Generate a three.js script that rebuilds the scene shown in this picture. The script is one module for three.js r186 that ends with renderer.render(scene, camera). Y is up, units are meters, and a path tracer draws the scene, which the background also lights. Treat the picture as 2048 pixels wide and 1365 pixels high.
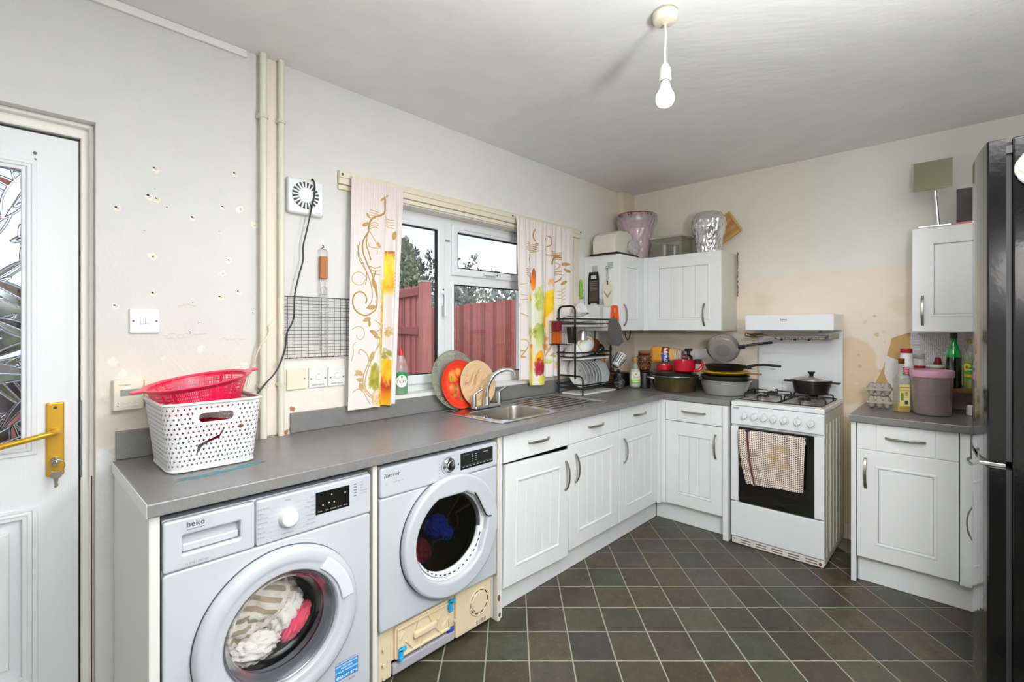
import * as THREE from 'three';
import { RoundedBoxGeometry } from 'three/addons/geometries/RoundedBoxGeometry.js';
import { mergeGeometries, mergeVertices, toCreasedNormals } from 'three/addons/utils/BufferGeometryUtils.js';
import { ImprovedNoise } from 'three/addons/math/ImprovedNoise.js';

// ---------- camera, sky, exposure ----------
const scene = new THREE.Scene();
const W = 2048, H = 1365, FOCAL = 965, EYE = 1.38;
const camera = new THREE.PerspectiveCamera(2 * Math.atan(H / 2 / FOCAL) * 180 / Math.PI, W / H, 0.05, 200);
camera.position.set(0, EYE, 0);
const YAW = 43.508 * Math.PI / 180;                     // the window wall runs along +x, the room lies at z > -2.2
camera.lookAt(Math.cos(YAW), EYE, -Math.sin(YAW));
camera.setViewOffset(W, H, 0, 26.5, W, H);              // lens shift: the horizon is a little above the middle
scene.add(camera);

const renderer = new THREE.WebGLRenderer({ antialias: true });
renderer.toneMapping = THREE.LinearToneMapping;
renderer.toneMappingExposure = 1.1;
renderer.shadowMap.enabled = true;

const noise = new ImprovedNoise();
const fbm = (x, y, z, o = 4) => { let s = 0, a = 0.5; for (let i = 0; i < o; i++) { s += a * noise.noise(x, y, z); x *= 2.03; y *= 2.03; z *= 2.03; a *= 0.5; } return s; };
let seed = 12345;
const rnd = () => { seed = (seed + 0x6d2b79f5) | 0; let t = Math.imul(seed ^ (seed >>> 15), 1 | seed); t = (t + Math.imul(t ^ (t >>> 7), 61 | t)) ^ t; return ((t ^ (t >>> 14)) >>> 0) / 4294967296; };
const rr = (a, b) => a + (b - a) * rnd();

{ // overcast sky with broken pale cloud
  const w = 512, h = 256, d = new Float32Array(w * h * 4);
  for (let j = 0; j < h; j++) for (let i = 0; i < w; i++) {
    const el = (j + 0.5) / h * Math.PI - Math.PI / 2, az = (i + 0.5) / w * 2 * Math.PI;
    const x = Math.cos(el) * Math.cos(az), z = Math.cos(el) * Math.sin(az), y = Math.sin(el);
    const c = THREE.MathUtils.smoothstep(fbm(x * 2.2 + 7, y * 5, z * 2.2, 5), -0.22, 0.25), k = (j * w + i) * 4;
    d[k] = 0.62 + 0.34 * c; d[k + 1] = 0.74 + 0.23 * c; d[k + 2] = 0.92 + 0.08 * c; d[k + 3] = 1;
  }
  const t = new THREE.DataTexture(d, w, h, THREE.RGBAFormat, THREE.FloatType);
  t.mapping = THREE.EquirectangularReflectionMapping; t.magFilter = THREE.LinearFilter; t.wrapS = THREE.RepeatWrapping; t.needsUpdate = true;
  scene.background = t; scene.backgroundIntensity = 1.35;
}
const LAMP = { bulb: 1.25, globe: 0.9, globe2: 4.8, up: 102 };         // luminous intensities: the room bulb, then unseen fill lights added for brightness

// ---------- names, tags ----------
const used = {};
const numbered = (n) => { used[n] = (used[n] ?? -1) + 1; return used[n] ? n + '_' + String(used[n]).padStart(3, '0') : n; };
function tag(o, label, category, group) { o.userData.label = label; o.userData.category = category; if (group) o.userData.group = group; return o; }
function thing(name, label, category, pos = [0, 0, 0], ry = 0, group) {
  const o = new THREE.Group(); o.name = numbered(name); scene.add(o); o.position.set(...pos); o.rotation.y = ry; return tag(o, label, category, group);
}
function part(parent, name, geo, mat, label) {
  const m = new THREE.Mesh(Array.isArray(geo) ? M(geo) : geo, mat); m.name = parent === scene ? numbered(name) : name;
  m.castShadow = m.receiveShadow = true; parent.add(m); if (label) m.userData.label = label; return m;
}
const solo = (name, label, category, geo, mat, group) => tag(part(scene, name, geo, mat), label, category, group);
function struct(name, geo, mat) { const m = part(scene, name, geo, mat); m.userData.kind = 'structure'; return m; }
function dup(o, label, pos, ry, group) {
  const c = o.clone(); c.name = numbered(o.name.replace(/_\d{3}$/, '')); scene.add(c); c.userData = { ...o.userData, label }; if (group) c.userData.group = group;
  if (pos) c.position.set(...pos); if (ry !== undefined) c.rotation.y = ry; return c;
}

// ---------- geometry ----------
const V = (x, y, z) => new THREE.Vector3(x, y, z);
function M(list) {                                       // merge into one geometry
  return mergeGeometries(list.map((g) => {
    g = g.index ? g.toNonIndexed() : g; for (const k of Object.keys(g.attributes)) if (!['position', 'normal', 'uv'].includes(k)) g.deleteAttribute(k);
    if (!g.attributes.uv) g.setAttribute('uv', new THREE.BufferAttribute(new Float32Array(g.attributes.position.count * 2), 2)); g.morphAttributes = {}; return g;
  }));
}
function metric(g) {                                     // texture coordinates in metres, by the dominant side of each face
  g = g.index ? g.toNonIndexed() : g; const p = g.attributes.position, uv = new Float32Array(p.count * 2), a = V(), b = V(), c = V(), n = V();
  for (let i = 0; i < p.count; i += 3) {
    a.fromBufferAttribute(p, i); b.fromBufferAttribute(p, i + 1); c.fromBufferAttribute(p, i + 2); n.copy(b).sub(a).cross(V().copy(c).sub(a));
    const x = Math.abs(n.x), y = Math.abs(n.y), z = Math.abs(n.z);
    [a, b, c].forEach((v, k) => { const q = x > y && x > z ? [v.z, v.y] : y > z ? [v.x, v.z] : [v.x, v.y]; uv[(i + k) * 2] = q[0]; uv[(i + k) * 2 + 1] = q[1]; });
  }
  g.setAttribute('uv', new THREE.BufferAttribute(uv, 2)); return g;
}
const box = (w, h, d, x = 0, y = 0, z = 0, r = 0.002, s = 1) => metric(r ? new RoundedBoxGeometry(w, h, d, s, Math.min(r, w / 2.01, h / 2.01, d / 2.01)) : new THREE.BoxGeometry(w, h, d)).translate(x, y, z);
const box2 = (x0, x1, y0, y1, z0, z1, r, s) => box(x1 - x0, y1 - y0, z1 - z0, (x0 + x1) / 2, (y0 + y1) / 2, (z0 + z1) / 2, r, s);
const cyl = (r0, r1, h, x = 0, y = 0, z = 0, seg = 24, axis = 'y') => {  // r0 top, r1 bottom, centred
  const g = new THREE.CylinderGeometry(r0, r1, h, seg); if (axis === 'z') g.rotateX(Math.PI / 2); if (axis === 'x') g.rotateZ(-Math.PI / 2); return g.translate(x, y, z);
};
const lathe = (pts, seg = 40) => new THREE.LatheGeometry(pts.map((p) => new THREE.Vector2(Math.max(p[0], 1e-5), p[1])), seg);
const sph = (r, x = 0, y = 0, z = 0, sx = 1, sy = 1, sz = 1, seg = 20) => new THREE.SphereGeometry(r, seg, Math.round(seg * 0.7)).scale(sx, sy, sz).translate(x, y, z);
const tor = (R, r, x = 0, y = 0, z = 0, axis = 'y', seg = 36) => { const g = new THREE.TorusGeometry(R, r, 8, seg); if (axis === 'y') g.rotateX(Math.PI / 2); if (axis === 'x') g.rotateY(Math.PI / 2); return g.translate(x, y, z); };
const tube = (pts, r, n = 0, closed = false, rs = 8) => new THREE.TubeGeometry(new THREE.CatmullRomCurve3(pts.map((p) => V(...p)), closed, 'centripetal'), n || pts.length * 8, r, rs, closed);
function rod(a, b, r, seg = 8) {
  const A = V(...a), B = V(...b), d = B.clone().sub(A), g = new THREE.CylinderGeometry(r, r, d.length(), seg);
  return g.applyQuaternion(new THREE.Quaternion().setFromUnitVectors(V(0, 1, 0), d.normalize())).translate(...A.add(B).multiplyScalar(0.5).toArray());
}
function bent(pts, r, fillet = 0.02, closed = false, rs = 8) {     // a rod bent with rounded corners
  const P = pts.map((p) => V(...p)), path = new THREE.CurvePath(); let last = P[0];
  for (let i = 1; i < P.length - 1; i++) {
    const a = P[i - 1].clone().sub(P[i]), b = P[i + 1].clone().sub(P[i]), f = Math.min(fillet, a.length() * 0.49, b.length() * 0.49);
    const s = P[i].clone().add(a.normalize().multiplyScalar(f)), e = P[i].clone().add(b.normalize().multiplyScalar(f));
    path.add(new THREE.LineCurve3(last, s)); path.add(new THREE.QuadraticBezierCurve3(s, P[i].clone(), e)); last = e;
  }
  path.add(new THREE.LineCurve3(last, P[P.length - 1]));
  const pt = []; for (const c of path.curves) { const k = c.isLineCurve3 ? 1 : 6; for (let i = 0; i < k; i++) pt.push(c.getPoint(i / k)); } pt.push(P[P.length - 1]);
  const g = [], cap = [];
  for (let i = 1; i < pt.length; i++) if (pt[i].distanceTo(pt[i - 1]) > 1e-5) { g.push(rod(pt[i - 1].toArray(), pt[i].toArray(), r, rs)); cap.push(new THREE.SphereGeometry(r, rs, 6).translate(...pt[i].toArray())); }
  return M([...g, ...cap]);
}
function shp(pts, holes = []) { const s = new THREE.Shape(pts.map((p) => new THREE.Vector2(...p))); for (const h of holes) s.holes.push(h.isPath ? h : new THREE.Path(h.map((p) => new THREE.Vector2(...p)))); return s; }
const rect = (x0, x1, y0, y1) => [[x0, y0], [x1, y0], [x1, y1], [x0, y1]];
function rrect(x0, x1, y0, y1, r, n = 6) {
  const o = []; for (const [cx, cy, a] of [[x1 - r, y0 + r, -90], [x1 - r, y1 - r, 0], [x0 + r, y1 - r, 90], [x0 + r, y0 + r, 180]]) for (let i = 0; i <= n; i++) { const t = (a + 90 * i / n) * Math.PI / 180; o.push([cx + r * Math.cos(t), cy + r * Math.sin(t)]); }
  return o;
}
const circ = (r, cx = 0, cy = 0, n = 48) => Array.from({ length: n }, (_, i) => [cx + r * Math.cos(i / n * 2 * Math.PI), cy + r * Math.sin(i / n * 2 * Math.PI)]);
const ext = (shape, depth, bevel = 0, seg = 12, bs = 2) => new THREE.ExtrudeGeometry(shape, { depth: depth - 2 * bevel, bevelEnabled: bevel > 0, bevelThickness: bevel, bevelSize: bevel, bevelOffset: -bevel, bevelSegments: bs, curveSegments: seg }).translate(0, 0, bevel);
const flat = (shape, y, depth, bevel = 0) => ext(shape, depth, bevel).rotateX(Math.PI / 2).translate(0, y, 0);   // shape in (x, z), top face at y
function grid(nu, nv, f) {                               // a sheet through f(u, v)
  const p = [], uv = [], ix = []; for (let j = 0; j <= nv; j++) for (let i = 0; i <= nu; i++) { p.push(...f(i / nu, j / nv)); uv.push(i / nu, j / nv); }
  for (let j = 0; j < nv; j++) for (let i = 0; i < nu; i++) { const a = j * (nu + 1) + i, b = a + 1, c = a + nu + 1, d = c + 1; ix.push(a, b, d, a, d, c); }
  const g = new THREE.BufferGeometry(); g.setAttribute('position', new THREE.Float32BufferAttribute(p, 3)); g.setAttribute('uv', new THREE.Float32BufferAttribute(uv, 2)); g.setIndex(ix); g.computeVertexNormals(); return g;
}
function crinkled(prof, nu, nv, amp, fu, fv, s) {          // a turned shape with creased skin, real relief
  const L = [0]; for (let i = 1; i < prof.length; i++) L.push(L[i - 1] + Math.hypot(prof[i][0] - prof[i - 1][0], prof[i][1] - prof[i - 1][1]));
  const at = (v) => { const t = v * L[L.length - 1]; let i = 1; while (i < L.length - 1 && L[i] < t) i++; const f = (t - L[i - 1]) / (L[i] - L[i - 1]); return [prof[i - 1][0] + (prof[i][0] - prof[i - 1][0]) * f, prof[i - 1][1] + (prof[i][1] - prof[i - 1][1]) * f]; };
  return grid(nu, nv, (u, v) => { const a = -u * 2 * Math.PI, [r, y] = at(v), c = Math.cos(a), d = Math.sin(a), q = (k, z) => 1 - 2.4 * Math.abs(noise.noise(c * fu * k + s, y * fv * k + z, d * fu * k)); const e = amp * (q(1, 0) + 0.5 * q(2.1, 7) - 0.7) * Math.min(1, r / 0.03); return [(r + e) * c, y + e * 0.2, (r + e) * d]; });
}
function lump(rx, ry, rz, amp, freq, s, det = 24) {      // crumpled lump
  const g = new THREE.SphereGeometry(1, det * 2, det), p = g.attributes.position, v = V();
  for (let i = 0; i < p.count; i++) { v.fromBufferAttribute(p, i); const n = 1 - Math.abs(fbm(v.x * freq + s, v.y * freq, v.z * freq + s, 4)) * 2.2, k = 1 + amp * (n - 0.6); p.setXYZ(i, v.x * k * rx, v.y * k * ry, v.z * k * rz); }
  g.computeVertexNormals(); return g;
}

// ---------- textures, materials ----------
function canvasTex(w, h, draw, o = {}) {
  const c = document.createElement('canvas'); c.width = w; c.height = h; const x = c.getContext('2d'); draw(x, w, h);
  const t = new THREE.CanvasTexture(c); if (!o.data) t.colorSpace = THREE.SRGBColorSpace; if (o.repeat) { t.wrapS = t.wrapT = THREE.RepeatWrapping; t.repeat.set(...o.repeat); } return t;
}
function dataTex(w, h, f, o = {}) {                       // f(u, v) -> [r, g, b] 0..1, tiling
  const d = new Uint8Array(w * h * 4);
  for (let j = 0; j < h; j++) for (let i = 0; i < w; i++) { const c = f(i / w, j / h), k = (j * w + i) * 4; for (let q = 0; q < 3; q++) d[k + q] = Math.max(0, Math.min(255, 255 * (Array.isArray(c) ? c[q] : c))); d[k + 3] = 255; }
  const t = new THREE.DataTexture(d, w, h); t.magFilter = THREE.LinearFilter; t.wrapS = t.wrapT = THREE.RepeatWrapping; if (o.srgb) t.colorSpace = THREE.SRGBColorSpace; if (o.repeat) t.repeat.set(...o.repeat); t.needsUpdate = true; return t;
}
const per = (u, v, f, s = 0, o = 4) => { // tiling noise
  const a = u * 2 * Math.PI, b = v * 2 * Math.PI; return fbm(Math.cos(a) * f + s, Math.sin(a) * f + Math.cos(b) * f * 0.7, Math.sin(b) * f + s, o);
};
const std = (color, roughness = 0.5, o = {}) => new THREE.MeshStandardMaterial({ color, roughness, ...o });
const phy = (color, roughness = 0.5, o = {}) => new THREE.MeshPhysicalMaterial({ color, roughness, ...o });
const plasterBump = dataTex(512, 512, (u, v) => 0.5 + 0.55 * per(u, v, 2.2, 3, 5) + 0.25 * per(u, v, 14, 9, 2));
const fineBump = dataTex(256, 256, (u, v) => 0.5 + 0.8 * per(u, v, 16, 5, 3));
const grainBump = dataTex(256, 256, (u, v) => 0.5 + 0.5 * fbm(Math.cos(u * 6.283) * 9, Math.sin(u * 6.283) * 9, Math.sin(v * 6.283) * 0.7, 4));
const crumple = dataTex(512, 512, (u, v) => { const a = 1 - Math.abs(per(u, v, 5, 3, 2)) * 3, b = 1 - Math.abs(per(u, v, 11, 8, 2)) * 3; return 0.5 * a + 0.35 * b + 0.1; });
const rep = (t, x, y) => { const c = t.clone(); c.repeat.set(x, y); c.needsUpdate = true; return c; };
const glass = () => phy(0xffffff, 0.0, { transmission: 1, thickness: 0, ior: 1.5 });
const MT = {
  white: std(0xe9ebec, 0.28), enamel: phy(0xeceef1, 0.22, { clearcoat: 0.5, clearcoatRoughness: 0.1 }), cab: std(0xeceeee, 0.36, { bumpMap: rep(grainBump, 6, 3), bumpScale: 0.0006 }),
  carcass: std(0xe2e1da, 0.45), upvc: std(0xe8eaec, 0.25), cream: std(0xe6dcc6, 0.5), plastic: std(0xe9e9e6, 0.35), black: std(0x0c0c0d, 0.35), blackGloss: phy(0x050506, 0.08, { clearcoat: 1, clearcoatRoughness: 0.04 }),
  rubber: std(0x121214, 0.7), chrome: std(0xd8dadc, 0.16, { metalness: 1 }), steel: std(0xd2d3d4, 0.24, { metalness: 1, bumpMap: rep(fineBump, 5, 5), bumpScale: 0.0001 }), nickel: std(0xa8a49c, 0.3, { metalness: 1 }),
  brass: std(0xc79a2e, 0.32, { metalness: 0.55 }), alu: std(0xc6c7c8, 0.32, { metalness: 1 }), dark: std(0x050505, 0.9), wood: null, glass: glass(),
};
// ---------- the shell ----------
const X0 = -2.6, X1 = 3.81, Z0 = -2.2, Z1 = 2.4, CEIL = 2.54;
function wallTex(x0, x1, w, h, base, paint) {            // paint colour, dirt, wear and any brightness offset of one wall, over x0..x1 and 0..CEIL
  const t = canvasTex(w, h, (c) => {
    const im = c.createImageData(w, h), px = (x1 - x0) / w, py = CEIL / h;
    for (let j = 0; j < h; j++) for (let i = 0; i < w; i++) {
      const X = x0 + (i + 0.5) * px, Y = CEIL - (j + 0.5) * py, q = base(X, Y), n = 4 * fbm(X * 9, Y * 9, 2, 3), k = (j * w + i) * 4;
      for (let s = 0; s < 3; s++) im.data[k + s] = q[s] + n; im.data[k + 3] = 255;
    }
    c.putImageData(im, 0, 0); if (paint) { c.setTransform(1 / px, 0, 0, -1 / py, -x0 / px, CEIL / py); paint(c); }
  });
  t.wrapS = t.wrapT = THREE.RepeatWrapping; t.repeat.set(1 / (x1 - x0), 1 / CEIL); t.offset.set(-x0 / (x1 - x0), 0); return t;
}
const mix = (a, b, t) => a.map((q, i) => q + (b[i] - q) * Math.max(0, Math.min(1, t)));
const sst = THREE.MathUtils.smoothstep;
const wearBlob = (c, x, y, r, col, a) => { c.globalAlpha = a; c.fillStyle = col; c.beginPath(); for (let i = 0; i < 14; i++) { const t = i / 14 * 6.283, q = r * rr(0.55, 1.25); c.lineTo(x + q * Math.cos(t), y + q * Math.sin(t)); } c.fill(); c.globalAlpha = 1; };
const HOLES = [[0.385, 1.975, 3], [0.654, 2.019, 3], [0.366, 1.87, 3.5], [0.39, 1.863, 2.5], [0.387, 1.897, 1.2], [0.424, 1.835, 2], [0.61, 1.873, 2.8], [0.274, 1.809, 3], [0.505, 1.812, 3.4], [0.356, 1.738, 1.5], [0.6, 1.77, 1.2], [0.38, 1.51, 3], [0.668, 1.532, 2.5], [0.6, 1.507, 3], [0.508, 1.479, 1.6], [0.27, 1.46, 2.6], [0.725, 1.443, 2.2], [0.528, 1.4, 1.4], [0.499, 1.364, 1.8], [0.381, 1.645, 2.5], [0.632, 1.657, 2]];
const windowWallMap = wallTex(-0.8, 3.85, 1860, 1016, (X, Y) => {
  const n = fbm(X * 3, Y * 3, 1, 4), edge = 1.33 + 0.1 * n;
  let c = mix([210, 210, 205], [236, 236, 231], sst(X, 0.3, 2.0));  // left end darkened in the colour to offset strong fill light there
  const warm = X < 0.76 ? [221, 214, 202] : [235, 230, 219];
  c = mix(c, warm, sst(edge - Y, -0.04, 0.12));
  if (X < 0.76) c = mix(c, [225, 225, 223], sst(0.98 + 0.25 * n - Y, 0, 0.03) * (X > 0.19 && X < 0.27 ? 1 : 0.6));
  c = mix(c, [224, 208, 184], Math.max(0, n * 1.2 - 0.12) * sst(1.3 - Y, 0, 0.2) * 1.5);
  c = mix(c, [236, 218, 196], sst(X, 3.35, 3.75) * sst(1.5 - Y, -0.1, 0.1));
  c = mix(c, [234, 229, 214], sst(X, 2.6, 3.6) * 0.8 * sst(Y, 1.35, 1.5));
  return c;
}, (c) => {
  for (const [x, y, r] of HOLES) if (r > 2.3) { wearBlob(c, x + 0.004, y - 0.006, r * 0.0035, '#f1ece0', 0.7); wearBlob(c, x + 0.006, y - 0.004, r * 0.0016, '#b89a6a', 0.6); }
  for (const [x, y] of [[0.676, 1.872], [0.61, 1.60], [0.38, 1.645], [0.632, 1.657], [0.73, 1.815]]) { wearBlob(c, x, y, 0.014, '#eee9dd', 0.8); wearBlob(c, x + 0.003, y, 0.005, '#a99878', 0.6); }
  c.lineWidth = 0.0016; c.strokeStyle = '#a8977c'; c.globalAlpha = 0.7;
  for (const [y, x0, x1] of [[1.352, 0.41, 0.56], [1.34, 0.42, 0.5], [1.466, 0.46, 0.53], [1.335, 0.6, 0.7]]) { c.beginPath(); c.moveTo(x0, y); for (let x = x0; x < x1; x += 0.008) c.lineTo(x, y + rr(-0.006, 0.006)); c.stroke(); }
  c.globalAlpha = 1;
  for (let i = 0; i < 26; i++) wearBlob(c, rr(0.2, 0.8), rr(0.92, 1.3), rr(0.004, 0.02), ['#f2efe6', '#d9c7a6', '#e3d5bc'][i % 3], 0.5);
  for (const [x, y, r] of [[0.885, 0.93, 0.012], [0.775, 0.92, 0.016], [0.79, 0.925, 0.01], [0.89, 1.015, 0.012], [0.86, 0.918, 0.012]]) wearBlob(c, x, y, r, '#8a4a22', 0.8);   // rust stains by the pipes
  for (let i = 0; i < 60; i++) wearBlob(c, 0.768 + rr(-0.006, 0.006), 2.54 - Math.abs(rr(0, 0.55)), rr(0.003, 0.01), '#4d4a2e', 0.7);                                       // mould behind the pipe
});
const wallMat = (map) => std(0xffffff, 0.55, { map, bumpMap: plasterBump, bumpScale: 0.002 });
const doorHole = rect(-0.74, 0.22, 0, 2.092), winHole = rect(1.2, 2.56, 1.0, 2.04);
const wallWindow = struct('wall_window', ext(shp(rect(X0 - 0.28, X1 + 0.28, 0, CEIL), [doorHole, winHole]), 0.155).translate(0, 0, Z0 - 0.155), wallMat(windowWallMap));
{ const plug = cyl(1, 0.8, 1, 0, 0, 0, 10, 'z'), m = std(0x1a1512, 0.9);
  for (const [x, y, r] of HOLES) { const h = part(wallWindow, 'screw_hole', plug, m); h.scale.set(r * 0.0013, r * 0.0011, 0.004); h.position.set(x, y, Z0 - 0.0016); } }
const backWallMap = wallTex(-2.3, 2.5, 1440, 762, (Z, Y) => {
  const n = fbm(Z * 3, Y * 3, 5, 4); let c = mix([234, 228, 212], [230, 229, 221], sst(Z, -1.2, -0.5));
  const edge = Z < -0.25 ? 1.765 - 0.02 * Z * 0 : 1.75;
  c = mix(c, [237, 224, 206], sst(edge - Y, -0.006, 0.006));
  c = mix(c, [226, 200, 160], Math.max(sst(0.14 - Math.hypot((Z + 0.54) * 0.9, (Y - 1.1) * 0.6) + 0.12 * n, 0, 0.02), sst(0.86 - Y, 0, 0.1)) * 0.8);
  return mix(c, [222, 202, 170], sst(n, 0.2, 0.4) * 0.5 * sst(1.7 - Y, 0, 0.1));
}, (c) => { for (let i = 0; i < 30; i++) wearBlob(c, rr(-0.6, -0.28), rr(0.95, 1.5), rr(0.003, 0.014), ['#f0e2cc', '#c79a62', '#dcc3a0'][i % 3], 0.45); });
struct('wall_back', ext(shp(rect(Z0 - 0.0, Z1, 0, CEIL)), 0.28).rotateY(-Math.PI / 2).translate(X1 + 0.28, 0, 0), wallMat(backWallMap));
const plain = std(0xeeede8, 0.65, { bumpMap: plasterBump, bumpScale: 0.004 });
struct('wall_left', box2(X0 - 0.28, X0, 0, CEIL, Z0, Z1, 0), plain);
struct('wall_rear', metric(ext(shp(rect(X0 - 0.28, X1 + 0.28, 0, CEIL), [rect(-1.6, 1.2, 0.9, 2.2)]), 0.28)).translate(0, 0, Z1), plain);
struct('wall_partition', box2(2.02, X1, 0, CEIL, 0.72, 0.82, 0), plain);
const ceilMap = dataTex(512, 512, (u, v) => { const n = per(u, v, 1.4, 11, 4), m = per(u, v, 5, 2, 3); return mix([0.945, 0.945, 0.93], [0.91, 0.915, 0.905], n * 1.6 + 0.4).map((q) => q + 0.02 * m); }, { srgb: true, repeat: [0.3, 0.3] });
struct('ceiling', box2(X0 - 0.28, X1 + 0.28, CEIL, CEIL + 0.12, Z0 - 0.28, Z1 + 0.28, 0), std(0xffffff, 0.5, { map: ceilMap, bumpMap: rep(plasterBump, 0.35, 0.35), bumpScale: 0.004 }));

// floor: square slate-look tiles laid at an angle to the walls, pale joints
const floor = new THREE.Group(); floor.name = 'floor'; floor.userData.kind = 'structure'; scene.add(floor);
part(floor, 'grout', box2(X0, X1, -0.12, -0.0012, Z0, Z1, 0), std(0x8b8a7c, 0.8));
{
  const slate = (s, a, b, c) => dataTex(256, 256, (u, v) => { const n = per(u, v, 1.2, s, 5) * 1.7, k = per(u, v, 5, s + 7, 4), f = per(u, v, 18, s, 2); return mix(mix(a, b, 0.5 + n), c, Math.max(0, k * 2.4 - 0.15)).map((q) => q + 0.05 * f); }, { srgb: true, repeat: [2.2, 2.2] });
  const S = (r, g, b) => [r / 288, g / 298, b / 338];
  const tex = [slate(1, S(66, 68, 60), S(78, 79, 72), S(96, 84, 64)), slate(4, S(56, 60, 54), S(70, 74, 66), S(84, 80, 66)), slate(9, S(62, 60, 58), S(76, 73, 70), S(90, 84, 76)), slate(15, S(66, 60, 50), S(82, 74, 60), S(110, 88, 58))];
  const mats = []; for (const t of tex) for (const k of [0xffffff, 0xd8dad6, 0xefe8df]) mats.push(std(k, 0.4, { map: t, bumpMap: rep(fineBump, 3, 3), bumpScale: 0.0012, roughnessMap: null }));
  const PR = 0.1805, PW = 0.1916, hr = PR / 2 - 0.0028, hw = PW / 2 - 0.0028;
  const tileGeo = (o) => {
    const p = [], uv = [], ring = (k, y) => [[-hr + k, y, -hw + k], [hr - k, y, -hw + k], [hr - k, y, hw - k], [-hr + k, y, hw - k]], A = ring(0.0015, 0), B = ring(0, -0.0012), C = ring(0, -0.008);
    const quad = (a, b, c, d) => { for (const v of [a, b, c, a, c, d]) { p.push(...v); uv.push(v[0] + o[0], v[2] + o[1]); } };
    quad(A[3], A[2], A[1], A[0]); for (let i = 0; i < 4; i++) { const j = (i + 1) % 4; quad(A[i], A[j], B[j], B[i]); quad(B[i], B[j], C[j], C[i]); }
    const g = new THREE.BufferGeometry(); g.setAttribute('position', new THREE.Float32BufferAttribute(p, 3)); g.setAttribute('uv', new THREE.Float32BufferAttribute(uv, 2)); g.computeVertexNormals(); return g;
  };
  const geos = [[0, 0], [0.13, 0.31], [0.27, 0.09], [0.4, 0.22]].map(tileGeo), s = Math.sin(YAW), c = Math.cos(YAW), rest = [];
  for (let i = -16; i < 30; i++) for (let j = -26; j < 14; j++) {
    const r = 0.071 + PR * (i + 0.5), w = 2.382 + PW * (j + 0.5), x = r * s + w * c, z = r * c - w * s;
    if (x < X0 + 0.14 || x > X1 - 0.13 || z < Z0 + 0.14 || z > Z1 - 0.14) continue;
    const seen = w > 1.72 && w < 3.75 && z > -1.72 && Math.abs(r) < w * 1.12;
    if (seen) { const t = part(floor, 'tile', geos[(i * 7 + j * 3 + 400) % 4], mats[Math.floor(rnd() * mats.length)]); t.position.set(x, rr(-0.0003, 0.0003), z); t.rotation.y = -(Math.PI / 2 - YAW) + Math.PI / 2 * 0; t.rotation.y = Math.PI / 2 - Math.atan2(c, -s) * 0 - Math.PI / 2 + Math.atan2(-c, s); }
    else rest.push(geos[(i + j + 400) % 4].clone().rotateY(Math.atan2(-c, s)).translate(x, 0, z));
  }
  const f = part(floor, 'tile_field', M(rest), mats[1]); f.userData.kind = 'stuff';
}
struct('baseboard_back', box2(3.79, 3.809, 0, 0.1, -0.6, -0.47, 0.004), MT.cream);
// strip of coving at the ceiling, corner pipe boxing, wall casing between the pipes
struct('trim_1', box2(-0.6, 0.70, 2.508, 2.5395, Z0 + 0.0005, Z0 + 0.014, 0.004), std(0xe9e8e2, 0.5));
struct('trim_2', box2(3.63, 3.809, 0.915, 2.5395, Z0 + 0.0005, -2.135, 0.003), std(0xe0d3bb, 0.55, { bumpMap: plasterBump, bumpScale: 0.002 }));
struct('trim_3', box2(0.772, 0.83, 0.914, 2.5395, Z0 + 0.0005, Z0 + 0.012, 0.003), std(0xe6dccd, 0.6, { bumpMap: plasterBump, bumpScale: 0.002 }));
struct('trim_4', box2(2.985, 3.045, 1.02, 2.06, Z0 + 0.0005, Z0 + 0.02, 0.003), std(0xe6dacb, 0.5));

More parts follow.
